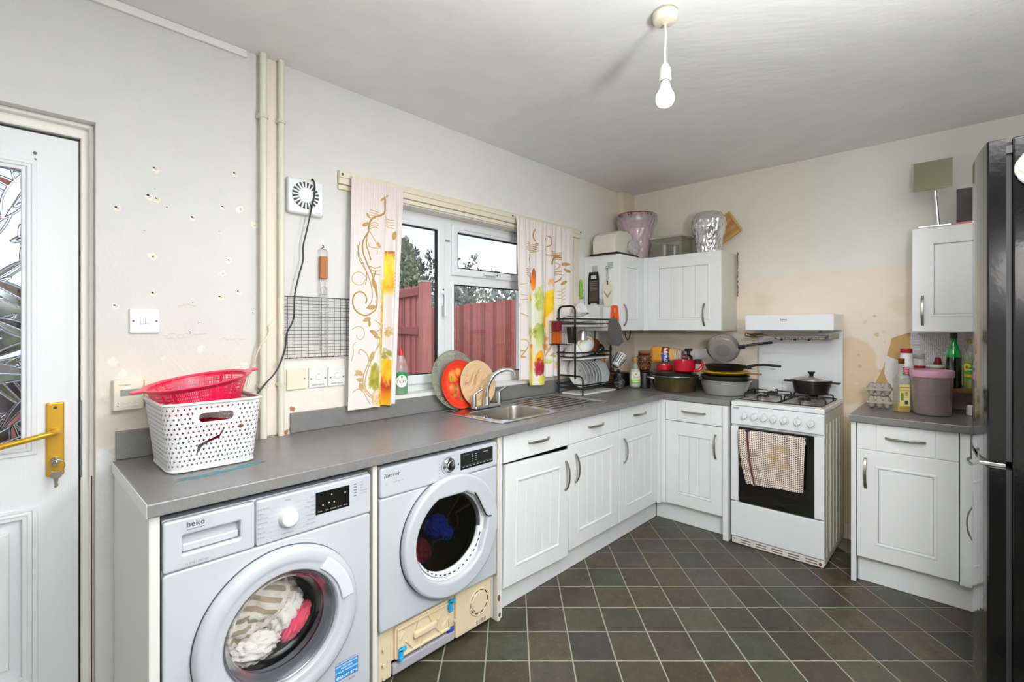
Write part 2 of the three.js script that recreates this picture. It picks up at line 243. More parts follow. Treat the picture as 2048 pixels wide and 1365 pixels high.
// ---------- window ----------
const paneMat = glass(), gasket = MT.rubber;
const ringShape = (x0, x1, y0, y1, w) => shp(rect(x0, x1, y0, y1), [rect(x0 + w, x1 - w, y0 + w, y1 - w)]);
const ringBox = (x0, x1, y0, y1, w, z0, z1, b = 0.004) => ext(ringShape(x0, x1, y0, y1, w), z1 - z0, b).translate(0, 0, z0);
{
  const w = new THREE.Group(); w.name = 'window_1'; w.userData.kind = 'structure'; scene.add(w);
  const zf = -2.29, zb = -2.35;
  part(w, 'window_frame', [ext(shp(rect(1.2, 2.56, 1.02, 2.04), [rect(1.245, 1.805, 1.075, 1.995), rect(1.885, 2.515, 1.075, 1.655), rect(1.885, 2.515, 1.715, 1.995)]), zf - zb, 0.004).translate(0, 0, zb)], MT.upvc);
  const sash = part(w, 'casement_sash', ringBox(1.235, 1.815, 1.06, 2.01, 0.052, zf - 0.01, zf + 0.018, 0.006), MT.upvc);
  part(sash, 'gasket', ringBox(1.283, 1.767, 1.108, 1.962, 0.009, zf - 0.012, zf + 0.010, 0), gasket);
  part(sash, 'pane', box2(1.285, 1.765, 1.11, 1.96, zf - 0.006, zf - 0.0055, 0), paneMat);
  const hd = part(sash, 'handle', [box(0.02, 0.11, 0.012, 1.79, 1.56, zf + 0.024, 0.005), cyl(0.009, 0.009, 0.03, 1.79, 1.58, zf + 0.036, 14, 'z'), box(0.017, 0.14, 0.014, 1.79, 1.515, zf + 0.052, 0.006)], MT.white);
  part(hd, 'key_button', cyl(0.005, 0.005, 0.004, 1.79, 1.605, zf + 0.031, 12, 'z'), MT.black);
  const vent = part(w, 'vent_sash', ringBox(1.87, 2.53, 1.70, 2.01, 0.045, zf - 0.01, zf + 0.018, 0.006), MT.upvc);
  part(vent, 'gasket', ringBox(1.912, 2.488, 1.742, 1.968, 0.009, zf - 0.012, zf + 0.010, 0), gasket);
  part(vent, 'pane', box2(1.914, 2.486, 1.744, 1.966, zf - 0.006, zf - 0.0055, 0), paneMat);
  const vh = part(vent, 'handle', [box(0.09, 0.022, 0.012, 2.19, 1.722, zf + 0.024, 0.005), box(0.12, 0.014, 0.016, 2.17, 1.722, zf + 0.045, 0.006), cyl(0.008, 0.008, 0.024, 2.215, 1.722, zf + 0.034, 12, 'z')], MT.white);
  part(vh, 'key_button', cyl(0.005, 0.005, 0.003, 2.215, 1.722, zf + 0.0535, 12, 'z'), MT.black);
  const fx = part(w, 'fixed_bead', ringBox(1.875, 2.525, 1.065, 1.665, 0.02, zf - 0.004, zf + 0.006, 0.004), MT.upvc);
  part(fx, 'gasket', ringBox(1.893, 2.507, 1.083, 1.647, 0.008, zf - 0.006, zf + 0.003, 0), gasket);
  part(fx, 'pane', box2(1.896, 2.504, 1.086, 1.644, zf - 0.008, zf - 0.0075, 0), paneMat);
  part(w, 'trickle_vent', [box(0.42, 0.016, 0.01, 2.17, 1.99, zf + 0.022, 0.003), ...Array.from({ length: 14 }, (_, i) => box(0.02, 0.004, 0.003, 1.99 + i * 0.028, 1.99, zf + 0.028, 0.001))], MT.upvc);
  part(w, 'vent_badge', box(0.035, 0.013, 0.003, 1.845, 1.905, zf + 0.001, 0.001), std(0x8b8d90, 0.4));
  part(w, 'latch', [box(0.03, 0.05, 0.01, 2.485, 1.14, zf + 0.008, 0.003), cyl(0.004, 0.004, 0.004, 2.485, 1.15, zf + 0.014, 10, 'z')], MT.plastic);
  part(w, 'window_sill', box2(1.2, 2.56, 1.0, 1.021, -2.30, -2.184, 0.004), std(0xe8e7e0, 0.4, { bumpMap: plasterBump, bumpScale: 0.002 }));
  part(w, 'outer_sill', box2(1.16, 2.6, 0.97, 1.01, -2.48, -2.345, 0.006), MT.upvc);
  const r2 = new THREE.Group(); r2.name = 'added_window_2'; r2.userData.kind = 'structure'; scene.add(r2);  // unseen rear window, added to let in more daylight
  part(r2, 'window_frame', ext(shp(rect(-1.6, 1.2, 0.9, 2.2), [rect(-1.53, -0.24, 0.97, 2.13), rect(-0.16, 1.13, 0.97, 2.13)]), 0.07, 0.004).translate(0, 0, Z1 + 0.1), MT.upvc);
  for (const x of [-1.53, -0.16]) part(r2, 'pane', box2(x, x + 1.29, 0.97, 2.13, Z1 + 0.13, Z1 + 0.1305, 0), paneMat);
}

// ---------- back door ----------
{
  const d = new THREE.Group(); d.name = 'door_1'; d.userData.kind = 'structure'; scene.add(d);
  const doorMat = std(0xe9ebee, 0.4, { bumpMap: rep(grainBump, 5, 2.2), bumpScale: 0.0006 });
  part(d, 'door_frame', [ext(shp([[-0.74, 0], [-0.70, 0], [-0.70, 2.045], [0.186, 2.045], [0.186, 0], [0.22, 0], [0.22, 2.092], [-0.74, 2.092]]), 0.075, 0.005).translate(0, 0, -2.34), ext(shp([[-0.74, 0], [-0.725, 0], [-0.725, 2.078], [0.207, 2.078], [0.207, 0], [0.22, 0], [0.22, 2.092], [-0.74, 2.092]]), 0.03, 0.006).translate(0, 0, -2.268)], std(0xf1efe8, 0.45, { bumpMap: plasterBump, bumpScale: 0.002 }));
  part(d, 'draught_seal', ext(shp([[-0.70, 0], [-0.693, 0], [-0.693, 2.038], [0.178, 2.038], [0.178, 0], [0.188, 0], [0.188, 2.048], [-0.70, 2.048]]), 0.012).translate(0, 0, -2.30), MT.black);
  const zf = -2.27, leaf = part(d, 'door_leaf', ext(shp(rect(-0.695, 0.181, 0.03, 2.034), [rect(-0.56, 0.043, 0.99, 1.905), rect(-0.585, 0.068, 0.2, 0.772)]), 0.044, 0.003).translate(0, 0, zf - 0.044), doorMat);
  const mould = (x0, x1, y0, y1) => [ringBox(x0 - 0.034, x1 + 0.034, y0 - 0.034, y1 + 0.034, 0.014, zf - 0.002, zf + 0.008, 0.003), ringBox(x0 - 0.02, x1 + 0.02, y0 - 0.02, y1 + 0.02, 0.012, zf - 0.004, zf + 0.012, 0.004), ringBox(x0 - 0.009, x1 + 0.009, y0 - 0.009, y1 + 0.009, 0.013, zf - 0.01, zf + 0.007, 0.003)];
  part(leaf, 'glazing_moulding', mould(-0.56, 0.043, 0.99, 1.905), doorMat);
  const lp = part(d, 'lower_panel', [box2(-0.585, 0.068, 0.2, 0.772, zf - 0.032, zf - 0.012, 0.002), ...mould(-0.575, 0.045, 0.222, 0.75), ext(shp(rect(-0.53, 0.012, 0.262, 0.71)), 0.014, 0.006).translate(0, 0, zf - 0.014)], doorMat);
  const leafy = canvasTex(512, 768, (c, w, h) => {        // embossed leaves of the cathedral glass
    c.fillStyle = '#000'; c.fillRect(0, 0, w, h);
    for (let i = 0; i < 150; i++) {
      const x = rr(0, w), y = rr(0, h), a = rr(0, 6.28), L = rr(40, 95), q = rr(0.25, 0.42); c.save(); c.translate(x, y); c.rotate(a);
      const g = c.createLinearGradient(0, -L * q, 0, L * q); g.addColorStop(0, '#222'); g.addColorStop(0.5, '#fff'); g.addColorStop(0.54, '#666'); g.addColorStop(1, '#111'); c.fillStyle = g;
      c.beginPath(); c.moveTo(-L, 0); c.quadraticCurveTo(-L * 0.2, -L * q * 1.6, L, 0); c.quadraticCurveTo(-L * 0.2, L * q * 1.6, -L, 0); c.fill(); c.strokeStyle = '#eee'; c.lineWidth = 3; c.stroke(); c.restore();
    }
  }, { data: true, repeat: [1.6, 1.1] });
  part(d, 'glass_pane', metric(new THREE.BoxGeometry(0.62, 0.93, 0.006)).translate(-0.258, 1.447, zf - 0.02), phy(0xffffff, 0.1, { transmission: 1, thickness: 0.006, ior: 1.45, bumpMap: leafy, bumpScale: 0.012 }));
  const fx = part(d, 'handle_plate', [box(0.046, 0.25, 0.01, 0.121, 1.0, zf + 0.005, 0.005, 2), cyl(0.0125, 0.0125, 0.024, 0.121, 1.026, zf + 0.018, 20, 'z')], MT.brass);
  part(fx, 'lever', [tube([[0.121, 1.026, zf + 0.012], [0.121, 1.026, zf + 0.048], [0.10, 1.026, zf + 0.06], [0.03, 1.012, zf + 0.062], [-0.01, 1.004, zf + 0.06]], 0.0095, 40), sph(0.0095, -0.01, 1.004, zf + 0.06)], MT.brass);
  part(fx, 'fixing_screw', cyl(0.005, 0.005, 0.004, 0.121, 1.108, zf + 0.0105, 12, 'z'), std(0x4a3312, 0.6));
  part(fx, 'lock_cylinder', [cyl(0.011, 0.011, 0.02, 0.121, 0.93, zf + 0.014, 18, 'z'), box(0.012, 0.024, 0.02, 0.121, 0.918, zf + 0.014, 0.005)], MT.nickel);
  part(d, 'rotten_edge', [box2(0.1985, 0.204, 0.0, 0.62, zf - 0.002, zf + 0.0035, 0.001), box2(0.2105, 0.2145, 0.05, 0.86, zf + 0.028, zf + 0.0332, 0.001), box2(0.2, 0.2075, 0.0, 0.4, zf + 0.001, zf + 0.004, 0.001)], std(0x5a3a22, 0.9));
  const kh = part(d, 'lock_keep', box(0.006, 0.27, 0.03, 0.187, 0.99, zf - 0.008, 0.001), std(0x77797c, 0.4, { metalness: 0.8 }));
  part(leaf, 'peephole_screw', [cyl(0.005, 0.005, 0.004, 0.072, 1.965, zf, 10, 'z'), cyl(0.003, 0.003, 0.004, 0.073, 1.945, zf, 10, 'z')], std(0x5b5b5b, 0.5));
  struct('outside_step', box2(-0.9, 0.4, -0.12, 0.0, -2.95, -2.48, 0.01), std(0x8e8c86, 0.9));
}
{ // keys left in the lock
  const k = thing('key_bunch', 'small bunch of silver keys on a ring hanging from the back door lock', 'keys', [0.121, 0.93, -2.246]);
  part(k, 'key', [box(0.004, 0.02, 0.018, 0, 0, 0.006, 0.001), cyl(0.012, 0.012, 0.003, 0, 0, 0.024, 18, 'x')], MT.nickel);
  part(k, 'key_ring', tor(0.02, 0.0014, 0.002, -0.014, 0.026, 'z'), MT.nickel);
  for (const [x, a] of [[-0.006, 0.12], [0.006, -0.15]]) part(k, 'key', M([cyl(0.011, 0.011, 0.0025, 0, -0.012, 0, 18, 'z'), box(0.007, 0.034, 0.0025, 0, -0.036, 0, 0.001), box(0.004, 0.008, 0.0025, 0.004, -0.045, 0, 0.001)]).rotateZ(a).translate(x, -0.032, 0.027 + x * 0.3), MT.nickel);
}

// ---------- outside ----------
struct('yard', box2(-14, 26, -0.3, -0.12, -34, -2.9, 0), std(0x8f8b80, 0.95, { bumpMap: plasterBump, bumpScale: 0.02 }));
{
  const paint = dataTex(256, 256, (u, v) => mix([0.80, 0.47, 0.44], [0.88, 0.60, 0.57], 0.5 + 1.2 * fbm(u * 40, v * 5, 3, 4)), { srgb: true, repeat: [1.5, 0.7] });
  const red = std(0xffffff, 0.85, { map: paint }), red2 = std(0xd8cccc, 0.85, { map: paint });
  function fence(name, label, a, b, top, n, railed, lean = 0) {
    const dx = b[0] - a[0], dz = b[1] - a[1], L = Math.hypot(dx, dz), f = thing(name, label, 'fence', [a[0], -0.12, a[1]], Math.atan2(-dz, dx)), h = top + 0.12, bw = L / n, g = box(bw * 1.12, h, 0.016, 0, h / 2, 0, 0.003);
    for (let i = 0; i < n; i++) { const q = part(f, 'board', g, i % 3 ? red : red2); q.position.set(bw * (i + 0.5), rr(-0.012, 0.012), i % 2 ? 0.012 : 0); }
    const s = railed;
    for (const y of [h - 0.07, h * 0.745, 0.3]) part(f, 'rail', box(L, 0.09, 0.04, L / 2, y, s * 0.03, 0.006), red2);
    return f;
  }
  const g1 = fence('garden_gate', 'red-stained timber gate with horizontal rails seen through the left pane', [3.16, -4.36], [3.55, -5.9], 1.85, 17, -1);
  part(g1, 'post', [box(0.11, 1.99, 0.11, -0.08, 0.995, 0, 0.008)], red); part(g1, 'post_cap', box(0.12, 0.02, 0.12, -0.08, 2.0, 0, 0.006), std(0xd9d6d0, 0.8));
  fence('boundary_fence', 'weathered red-stained close-board boundary fence seen through the right pane', [4.6, -3.85], [5.62, -7.7], 1.76, 32, 1);
  fence('side_fence', 'red-stained boundary fence running behind the garden gate', [3.7, -6.6], [-3.5, -7.4], 1.7, 40, -1);
  const bark = std(0x54463a, 0.95), lg = new THREE.BufferGeometry();
  lg.setAttribute('position', new THREE.Float32BufferAttribute([0, 0, 0, 0.3, 0.5, 0.06, 0, 1, 0, -0.3, 0.5, 0.06], 3)); lg.setAttribute('uv', new THREE.Float32BufferAttribute([0, 0, 1, 0.5, 0, 1, -1, 0.5], 2)); lg.setIndex([0, 1, 2, 0, 2, 3]); lg.computeVertexNormals();
  function tree(label, x, z, h, r, col, n, kind = 'bush', low = 0.1, ls = 0.11) {
    const t = thing(kind, label, kind === 'bush' ? 'bush' : 'tree', [x, -0.12, z]); seed = Math.round(x * 977 + z * 131 + 5000);
    const tr = [rod([0, 0, 0], [0.05, h * 0.8, 0.03], 0.05)]; for (let i = 0; i < 6; i++) { const a = rr(0, 6.28), y = h * rr(0.2, 0.5); tr.push(rod([0.02, y, 0.01], [Math.cos(a) * r * 0.6, y + h * 0.3, Math.sin(a) * r * 0.6], 0.018)); }
    part(t, 'trunk', tr, bark);
    const m = new THREE.InstancedMesh(lg, std(0xffffff, 0.8, { side: THREE.DoubleSide }), n); m.name = 'foliage'; m.userData.kind = 'stuff'; m.castShadow = m.receiveShadow = true; t.add(m);
    const q = new THREE.Matrix4(), e = new THREE.Euler(), c = new THREE.Color(), spikes = Array.from({ length: 9 }, () => [rr(-1, 1) * r * 0.8, rr(0.75, 1.05), rr(-1, 1) * r * 0.8]);
    for (let i = 0; i < n; i++) {
      const s = spikes[i % 9], y = Math.pow(rnd(), 0.75), rad = r * 0.5 * (1.05 - y * y) + 0.05, a = rr(0, 6.28), k = Math.sqrt(rnd());
      e.set(rr(-1.2, 1.2), rr(0, 6.28), rr(-1.2, 1.2)); const sc = ls * rr(0.6, 1.4);
      q.compose(V(s[0] * (1 - 0.25 * y) + Math.cos(a) * rad * k, h * (low + (s[1] - low) * y), s[2] * (1 - 0.25 * y) + Math.sin(a) * rad * k), new THREE.Quaternion().setFromEuler(e), V(sc, sc, sc)); m.setMatrixAt(i, q);
      c.set(col).offsetHSL(rr(-0.03, 0.03), rr(-0.08, 0.08), rr(-0.07, 0.09)); m.setColorAt(i, c);
    }
    return t;
  }
  tree('tall grey-green bush rising behind the garden gate, left of the pair', 4.0, -8.6, 3.35, 1.1, 0x9aa68c, 5200, 'bush');
  tree('tall grey-green bush rising behind the garden gate, right of the pair', 5.6, -8.9, 3.35, 1.0, 0xa2ab90, 5200, 'bush');
  tree('low grey hedge bush showing above the boundary fence, nearer one', 7.2, -7.2, 2.5, 1.5, 0xa2a8a0, 4200, 'bush');
  tree('low grey hedge bush showing above the boundary fence, farther one', 8.4, -10.4, 2.75, 1.7, 0xaab0a6, 4200, 'bush');
  tree('thin distant treetop in the bottom corner of the top-hung pane', 9.6, -13.6, 4.1, 1.0, 0x6f776c, 2200, 'tree', 0.3, 0.14);
  tree('small sparse treetop in the middle of the top-hung pane', 12.4, -14.4, 4.2, 0.7, 0x7b8278, 900, 'tree', 0.3, 0.14);
  tree('leafy green shrub seen as a blur through the patterned door glass', -0.1, -6.2, 2.1, 0.9, 0x6f7a55, 3000, 'bush');
  tree('dark purple-leaved shrub low behind the patterned door glass', 0.0, -4.0, 1.15, 0.8, 0x3a2a30, 2600, 'bush');
  seed = 777;
}

// ---------- pendant lamp, added fill lights ----------
{
  const p = thing('pendant_lamp', 'bare lit bulb hanging on a white flex from a ceiling rose', 'lamp', [1.672, 0, -0.812]);
  part(p, 'ceiling_rose', lathe([[0, 2.5395], [0.044, 2.5395], [0.045, 2.525], [0.043, 2.508], [0.036, 2.501], [0.012, 2.499], [0.008, 2.494], [0, 2.494]]), MT.cream.clone());
  part(p, 'flex', tube([[0, 2.497, 0], [0.003, 2.45, 0.001], [-0.001, 2.40, 0], [0, 2.34, 0]], 0.0042, 30), MT.plastic);
  part(p, 'lamp_holder', lathe([[0.006, 2.352], [0.012, 2.346], [0.019, 2.332], [0.0195, 2.324], [0.021, 2.323], [0.021, 2.297], [0.0225, 2.296], [0.0225, 2.289], [0.016, 2.288], [0.014, 2.288], [0.014, 2.3]]), MT.plastic);
  part(p, 'bulb_base', lathe([[0, 2.3], [0.0125, 2.3], [0.0125, 2.283], [0.016, 2.281], [0.022, 2.256], [0.025, 2.25], [0.024, 2.249], [0, 2.249]]), MT.white);
  part(p, 'bulb_globe', lathe([[0.0235, 2.2495], [0.031, 2.238], [0.0335, 2.224], [0.0318, 2.21], [0.025, 2.198], [0.012, 2.1915], [0, 2.19]]), std(0xffffff, 0.4, { emissive: 0xffffff, emissiveIntensity: 2.2 }));
  const s = new THREE.SpotLight(0xfafaff, LAMP.bulb, 0, 1.56, 0.2, 2); s.position.set(1.672, 2.222, -0.812); s.target.position.set(1.672, 0, -0.812); s.shadow.radius = 1.5; s.castShadow = true; scene.add(s, s.target);
  const globe = (label, x, y, z, r, power) => {            // unseen globe fill lights, added around the camera for brightness
    const g = thing('added_globe_light', label, 'lamp', [x, 0, z]);
    part(g, 'base', lathe([[0, 0.0005], [0.13, 0.0005], [0.13, 0.015], [0.02, 0.03], [0, 0.03]]), MT.black); part(g, 'pole', cyl(0.01, 0.01, y - r, 0, (y - r) / 2 + 0.015, 0), MT.black);
    part(g, 'globe_shade', sph(r, 0, y, 0, 1, 1, 1, 24), std(0xffffff, 0.5, { emissive: 0xfff8f0, emissiveIntensity: 3 }));
    const l = new THREE.PointLight(0xfbfbfd, power, 0, 2); l.position.set(x, y, z); l.shadow.radius = r / 0.02; l.castShadow = true; scene.add(l);
  };
  globe('added unseen fill light with the smaller glass ball, in front of the added rear window', 0.05, 1.62, 0.3, 0.075, LAMP.globe); globe('added unseen fill light with the larger glass ball, nearest the fridge side', 1.02, 1.62, 0.2, 0.12, LAMP.globe2);
  { // unseen upward light, added to bounce fill off the ceiling
    const x = 0.5, y = 1.6, z = 0.5, g = thing('added_uplight', 'added unseen upward fill light on a black stand, bouncing off the ceiling', 'lamp', [x, 0, z]);
    part(g, 'base', lathe([[0, 0.0005], [0.15, 0.0005], [0.15, 0.015], [0.02, 0.03], [0, 0.03]]), MT.black); part(g, 'pole', cyl(0.012, 0.012, y - 0.12, 0, (y - 0.12) / 2 + 0.015, 0), MT.black);
    part(g, 'bowl_shade', lathe([[0, y - 0.1], [0.06, y - 0.095], [0.15, y], [0.146, y], [0.058, y - 0.09], [0, y - 0.094]]), MT.black); part(g, 'bulb_disc', lathe([[0, y - 0.045], [0.1, y - 0.045], [0.1, y - 0.055], [0, y - 0.055]]), std(0xffffff, 0.5, { emissive: 0xfffaf4, emissiveIntensity: 3 }));
    const l = new THREE.SpotLight(0xf8f9fc, LAMP.up, 0, 1.2, 0.8, 2); l.position.set(x, y - 0.03, z); l.target.position.set(x, 3, z); l.shadow.radius = 4; l.castShadow = true; scene.add(l, l.target);
  }
}
// ---------- kitchen units ----------
function print(parent, name, w, h, x, y, z, draw, o = {}) {       // flat lettering on a surface that faces +z
  const k = o.ppm ?? 1500, t = canvasTex(Math.max(8, Math.round(w * k)), Math.max(8, Math.round(h * k)), (c, W, Hh) => { c.scale(W / w, Hh / h); draw(c, w, h); });
  const m = part(parent, name, new THREE.PlaneGeometry(w, h).translate(x, y, z), std(0xffffff, o.rough ?? 0.4, { map: t, transparent: true, metalness: o.metal ?? 0 })); return m;
}
function txt(c, s, x, y, size, col, font = 'bold', fam = 'sans-serif', align = 'center') { c.save(); c.fillStyle = col; c.translate(x, y); c.scale(size / 100, size / 100); c.font = `${font} 100px ${fam}`; c.textAlign = align; c.textBaseline = 'middle'; c.fillText(s, 0, 0); c.restore(); }
const bowGeo = (L, wd = 0.013, b = 0.028) => {
  const o = [], i = []; for (let k = 0; k <= 20; k++) { const t = k / 10 - 1, z = b * (1 - t * t * t * t * 0.35 - t * t * 0.65) + 0.002; o.push([t * L / 2, z + 0.004]); i.unshift([t * L / 2 * 0.985, z - 0.002]); }
  return M([ext(shp([...o, ...i]), wd, 0.0015).rotateX(Math.PI / 2).translate(0, wd / 2, 0), cyl(0.005, 0.005, 0.012, -L / 2 + 0.008, 0, 0.004, 12, 'z'), cyl(0.005, 0.005, 0.012, L / 2 - 0.008, 0, 0.004, 12, 'z')]);
};
const bowH = bowGeo(0.165), bowV = bowGeo(0.165).rotateZ(Math.PI / 2);
function cabDoor(parent, cx, cy, w, h, hx, hy, boards = 4, tilt = 0, z = 0) {
  const b = 0.09, d = part(parent, 'door', [ext(shp(rect(-w / 2, w / 2, -h / 2, h / 2), [rect(-w / 2 + b, w / 2 - b, -h / 2 + b, h / 2 - b)]), 0.02, 0.003), ringBox(-w / 2 + b - 0.012, w / 2 - b + 0.012, -h / 2 + b - 0.012, h / 2 - b + 0.012, 0.016, 0.008, 0.0225, 0.005), box2(-w / 2 + b - 0.003, w / 2 - b + 0.003, -h / 2 + b - 0.003, h / 2 - b + 0.003, 0.002, 0.008, 0)], MT.cab);
  d.position.set(cx, cy, z); d.rotation.z = tilt;
  const iw = w - 2 * b - 0.01, ih = h - 2 * b - 0.01, bw = iw / boards, g = box(bw - 0.001, ih, 0.009, 0, 0, 0.0105, 0.0028);
  for (let i = 0; i < boards; i++) { const p = part(d, 'panel_board', g, MT.cab); p.position.x = -iw / 2 + bw * (i + 0.5); }
  if (hx !== undefined) { const q = part(d, 'handle', bowV, MT.nickel); q.position.set(hx, hy, 0.02); }
  return d;
}
function drawer(parent, cx, cy, w, h, z = 0, hl = true) {
  const d = part(parent, 'drawer_front', [box(0.085, h, 0.02, -w / 2 + 0.0425, 0, 0.01, 0.0025), box(w - 0.17, h, 0.02, 0, 0, 0.01, 0.0025), box(0.085, h, 0.02, w / 2 - 0.0425, 0, 0.01, 0.0025), box(w - 0.006, h - 0.006, 0.016, 0, 0, 0.009, 0)], MT.cab);
  d.position.set(cx, cy, z); if (hl) { const q = part(d, 'handle', bowH, MT.nickel); q.position.set(0, 0.003, 0.02); } return d;
}
const carcassGeo = (w, y0, y1, dep, t = 0.018, open = false) => [box2(-w / 2, -w / 2 + t, y0, y1, -dep, -0.001, 0.001), box2(w / 2 - t, w / 2, y0, y1, -dep, -0.001, 0.001), box2(-w / 2 + t, w / 2 - t, y0, y0 + t, -dep, -0.001, 0.001), box2(-w / 2 + t, w / 2 - t, y0 + t, y1, -dep, -dep + 0.006, 0), ...(open ? [] : [box2(-w / 2 + t, w / 2 - t, y1 - t, y1, -dep, -0.001, 0.001)])];
{
  // under the sink: two doors, two dummy drawers; the left door has dropped on its hinges
  const a = thing('base_cabinet', 'white double sink cabinet with two doors, its left door sagging below the drawer', 'cabinet', [2.166, 0, -1.637]);
  part(a, 'carcass', carcassGeo(1.046, 0.13, 0.868, 0.52, 0.018, true), MT.carcass);
  drawer(a, -0.2615, 0.798, 0.518, 0.139); drawer(a, 0.2615, 0.798, 0.518, 0.139);
  cabDoor(a, -0.262, 0.418, 0.512, 0.588, 0.215, 0.155, 5, -0.031, 0.004); cabDoor(a, 0.2615, 0.432, 0.518, 0.588, -0.205, 0.155, 4);
  const b = thing('base_cabinet', 'white single base cabinet with drawer, right of the sink and next to the inner corner', 'cabinet', [2.953, 0, -1.637]);
  part(b, 'carcass', carcassGeo(0.516, 0.13, 0.868, 0.52), MT.carcass);
  drawer(b, 0, 0.798, 0.516, 0.139); cabDoor(b, 0, 0.432, 0.516, 0.588, -0.205, 0.155, 4);
  const c = thing('base_cabinet', 'white base cabinet with one drawer and door between the inner corner and the cooker', 'cabinet', [3.267, 0, -1.37], -Math.PI / 2);
  part(c, 'carcass', carcassGeo(0.404, 0.13, 0.868, 0.5), MT.carcass);
  drawer(c, 0, 0.798, 0.404, 0.139); cabDoor(c, 0, 0.431, 0.404, 0.586, 0.15, 0.16, 3);
  part(c, 'corner_post', [box2(-0.248, -0.204, 0.13, 0.868, -0.02, 0.02, 0.003), box2(-0.266, -0.232, 0.13, 0.868, 0.0, 0.055, 0.003)], MT.cab);
  const d = thing('base_cabinet', 'white base cabinet with one drawer and door to the right of the cooker', 'cabinet', [3.21, 0, -0.242], -Math.PI / 2);
  part(d, 'carcass', carcassGeo(0.41, 0.13, 0.868, 0.56), MT.carcass);
  drawer(d, 0, 0.797, 0.408, 0.141); cabDoor(d, 0, 0.434, 0.408, 0.582, -0.165, 0.165, 1);
  part(d, 'corner_post', box2(0.207, 0.262, 0.13, 0.868, 0, 0.02, 0.003), MT.cab);
  const e = thing('base_cabinet', 'white base cabinet turned side-on at the right, bow handles seen in profile beside the fridge', 'cabinet', [2.9, 0, 0.042], Math.PI);
  part(e, 'carcass', carcassGeo(0.56, 0.13, 0.868, 0.6), MT.carcass);
  drawer(e, 0.0, 0.797, 0.55, 0.141); cabDoor(e, 0, 0.434, 0.55, 0.582, 0.225, 0.16, 4);
  solo('plinth', 'long white plinth board under the sink run of cabinets', 'plinth', box2(1.645, 3.297, 0.001, 0.128, -1.685, -1.667, 0.002), MT.cab);
  solo('plinth', 'short white plinth board under the cabinet left of the cooker', 'plinth', box2(3.298, 3.315, 0.001, 0.128, -1.666, -1.167, 0.002), MT.cab);
  solo('plinth', 'white plinth board under the cabinet right of the cooker', 'plinth', box2(3.232, 3.25, 0.001, 0.128, -0.446, 0.07, 0.002), MT.cab);
  const board = std(0xe3e3dc, 0.5, { bumpMap: rep(grainBump, 4, 2), bumpScale: 0.001 });
  solo('end_panel', 'white scuffed board closing the left end of the worktop run beside the door', 'panel', box2(0.268, 0.293, 0.001, 0.871, -2.185, -1.6, 0.002), board);
  solo('end_panel', 'narrow cream-edged board standing between the two machines', 'panel', box2(0.94, 0.960, 0.001, 0.871, -2.17, -1.602, 0.002), std(0xe2dfd4, 0.5));
  const p3 = thing('end_panel', 'chipped cream board between the tumble dryer and the sink cabinet', 'panel', [0, 0, 0]);
  part(p3, 'board', box2(1.592, 1.611, 0.001, 0.871, -2.17, -1.604, 0.002), std(0xdedacd, 0.5)); part(p3, 'filler_strip', box2(1.613, 1.632, 0.001, 0.871, -1.64, -1.615, 0.002), MT.cab);
  part(p3, 'rust_chip', [sph(0.008, 1.602, 0.11, -1.604, 1, 2, 0.3, 8), sph(0.007, 1.605, 0.03, -1.604, 1.2, 1.5, 0.3, 8)], std(0x6e3c22, 0.9));
  solo('end_panel', 'white board between the corner cabinet and the left side of the cooker', 'panel', box2(3.215, 3.78, 0.001, 0.871, -1.165, -1.131, 0.002), MT.cab);
  solo('end_panel', 'white board closing the left end of the cabinet right of the cooker', 'panel', box2(3.187, 3.78, 0.001, 0.871, -0.472, -0.449, 0.002), MT.cab);
}
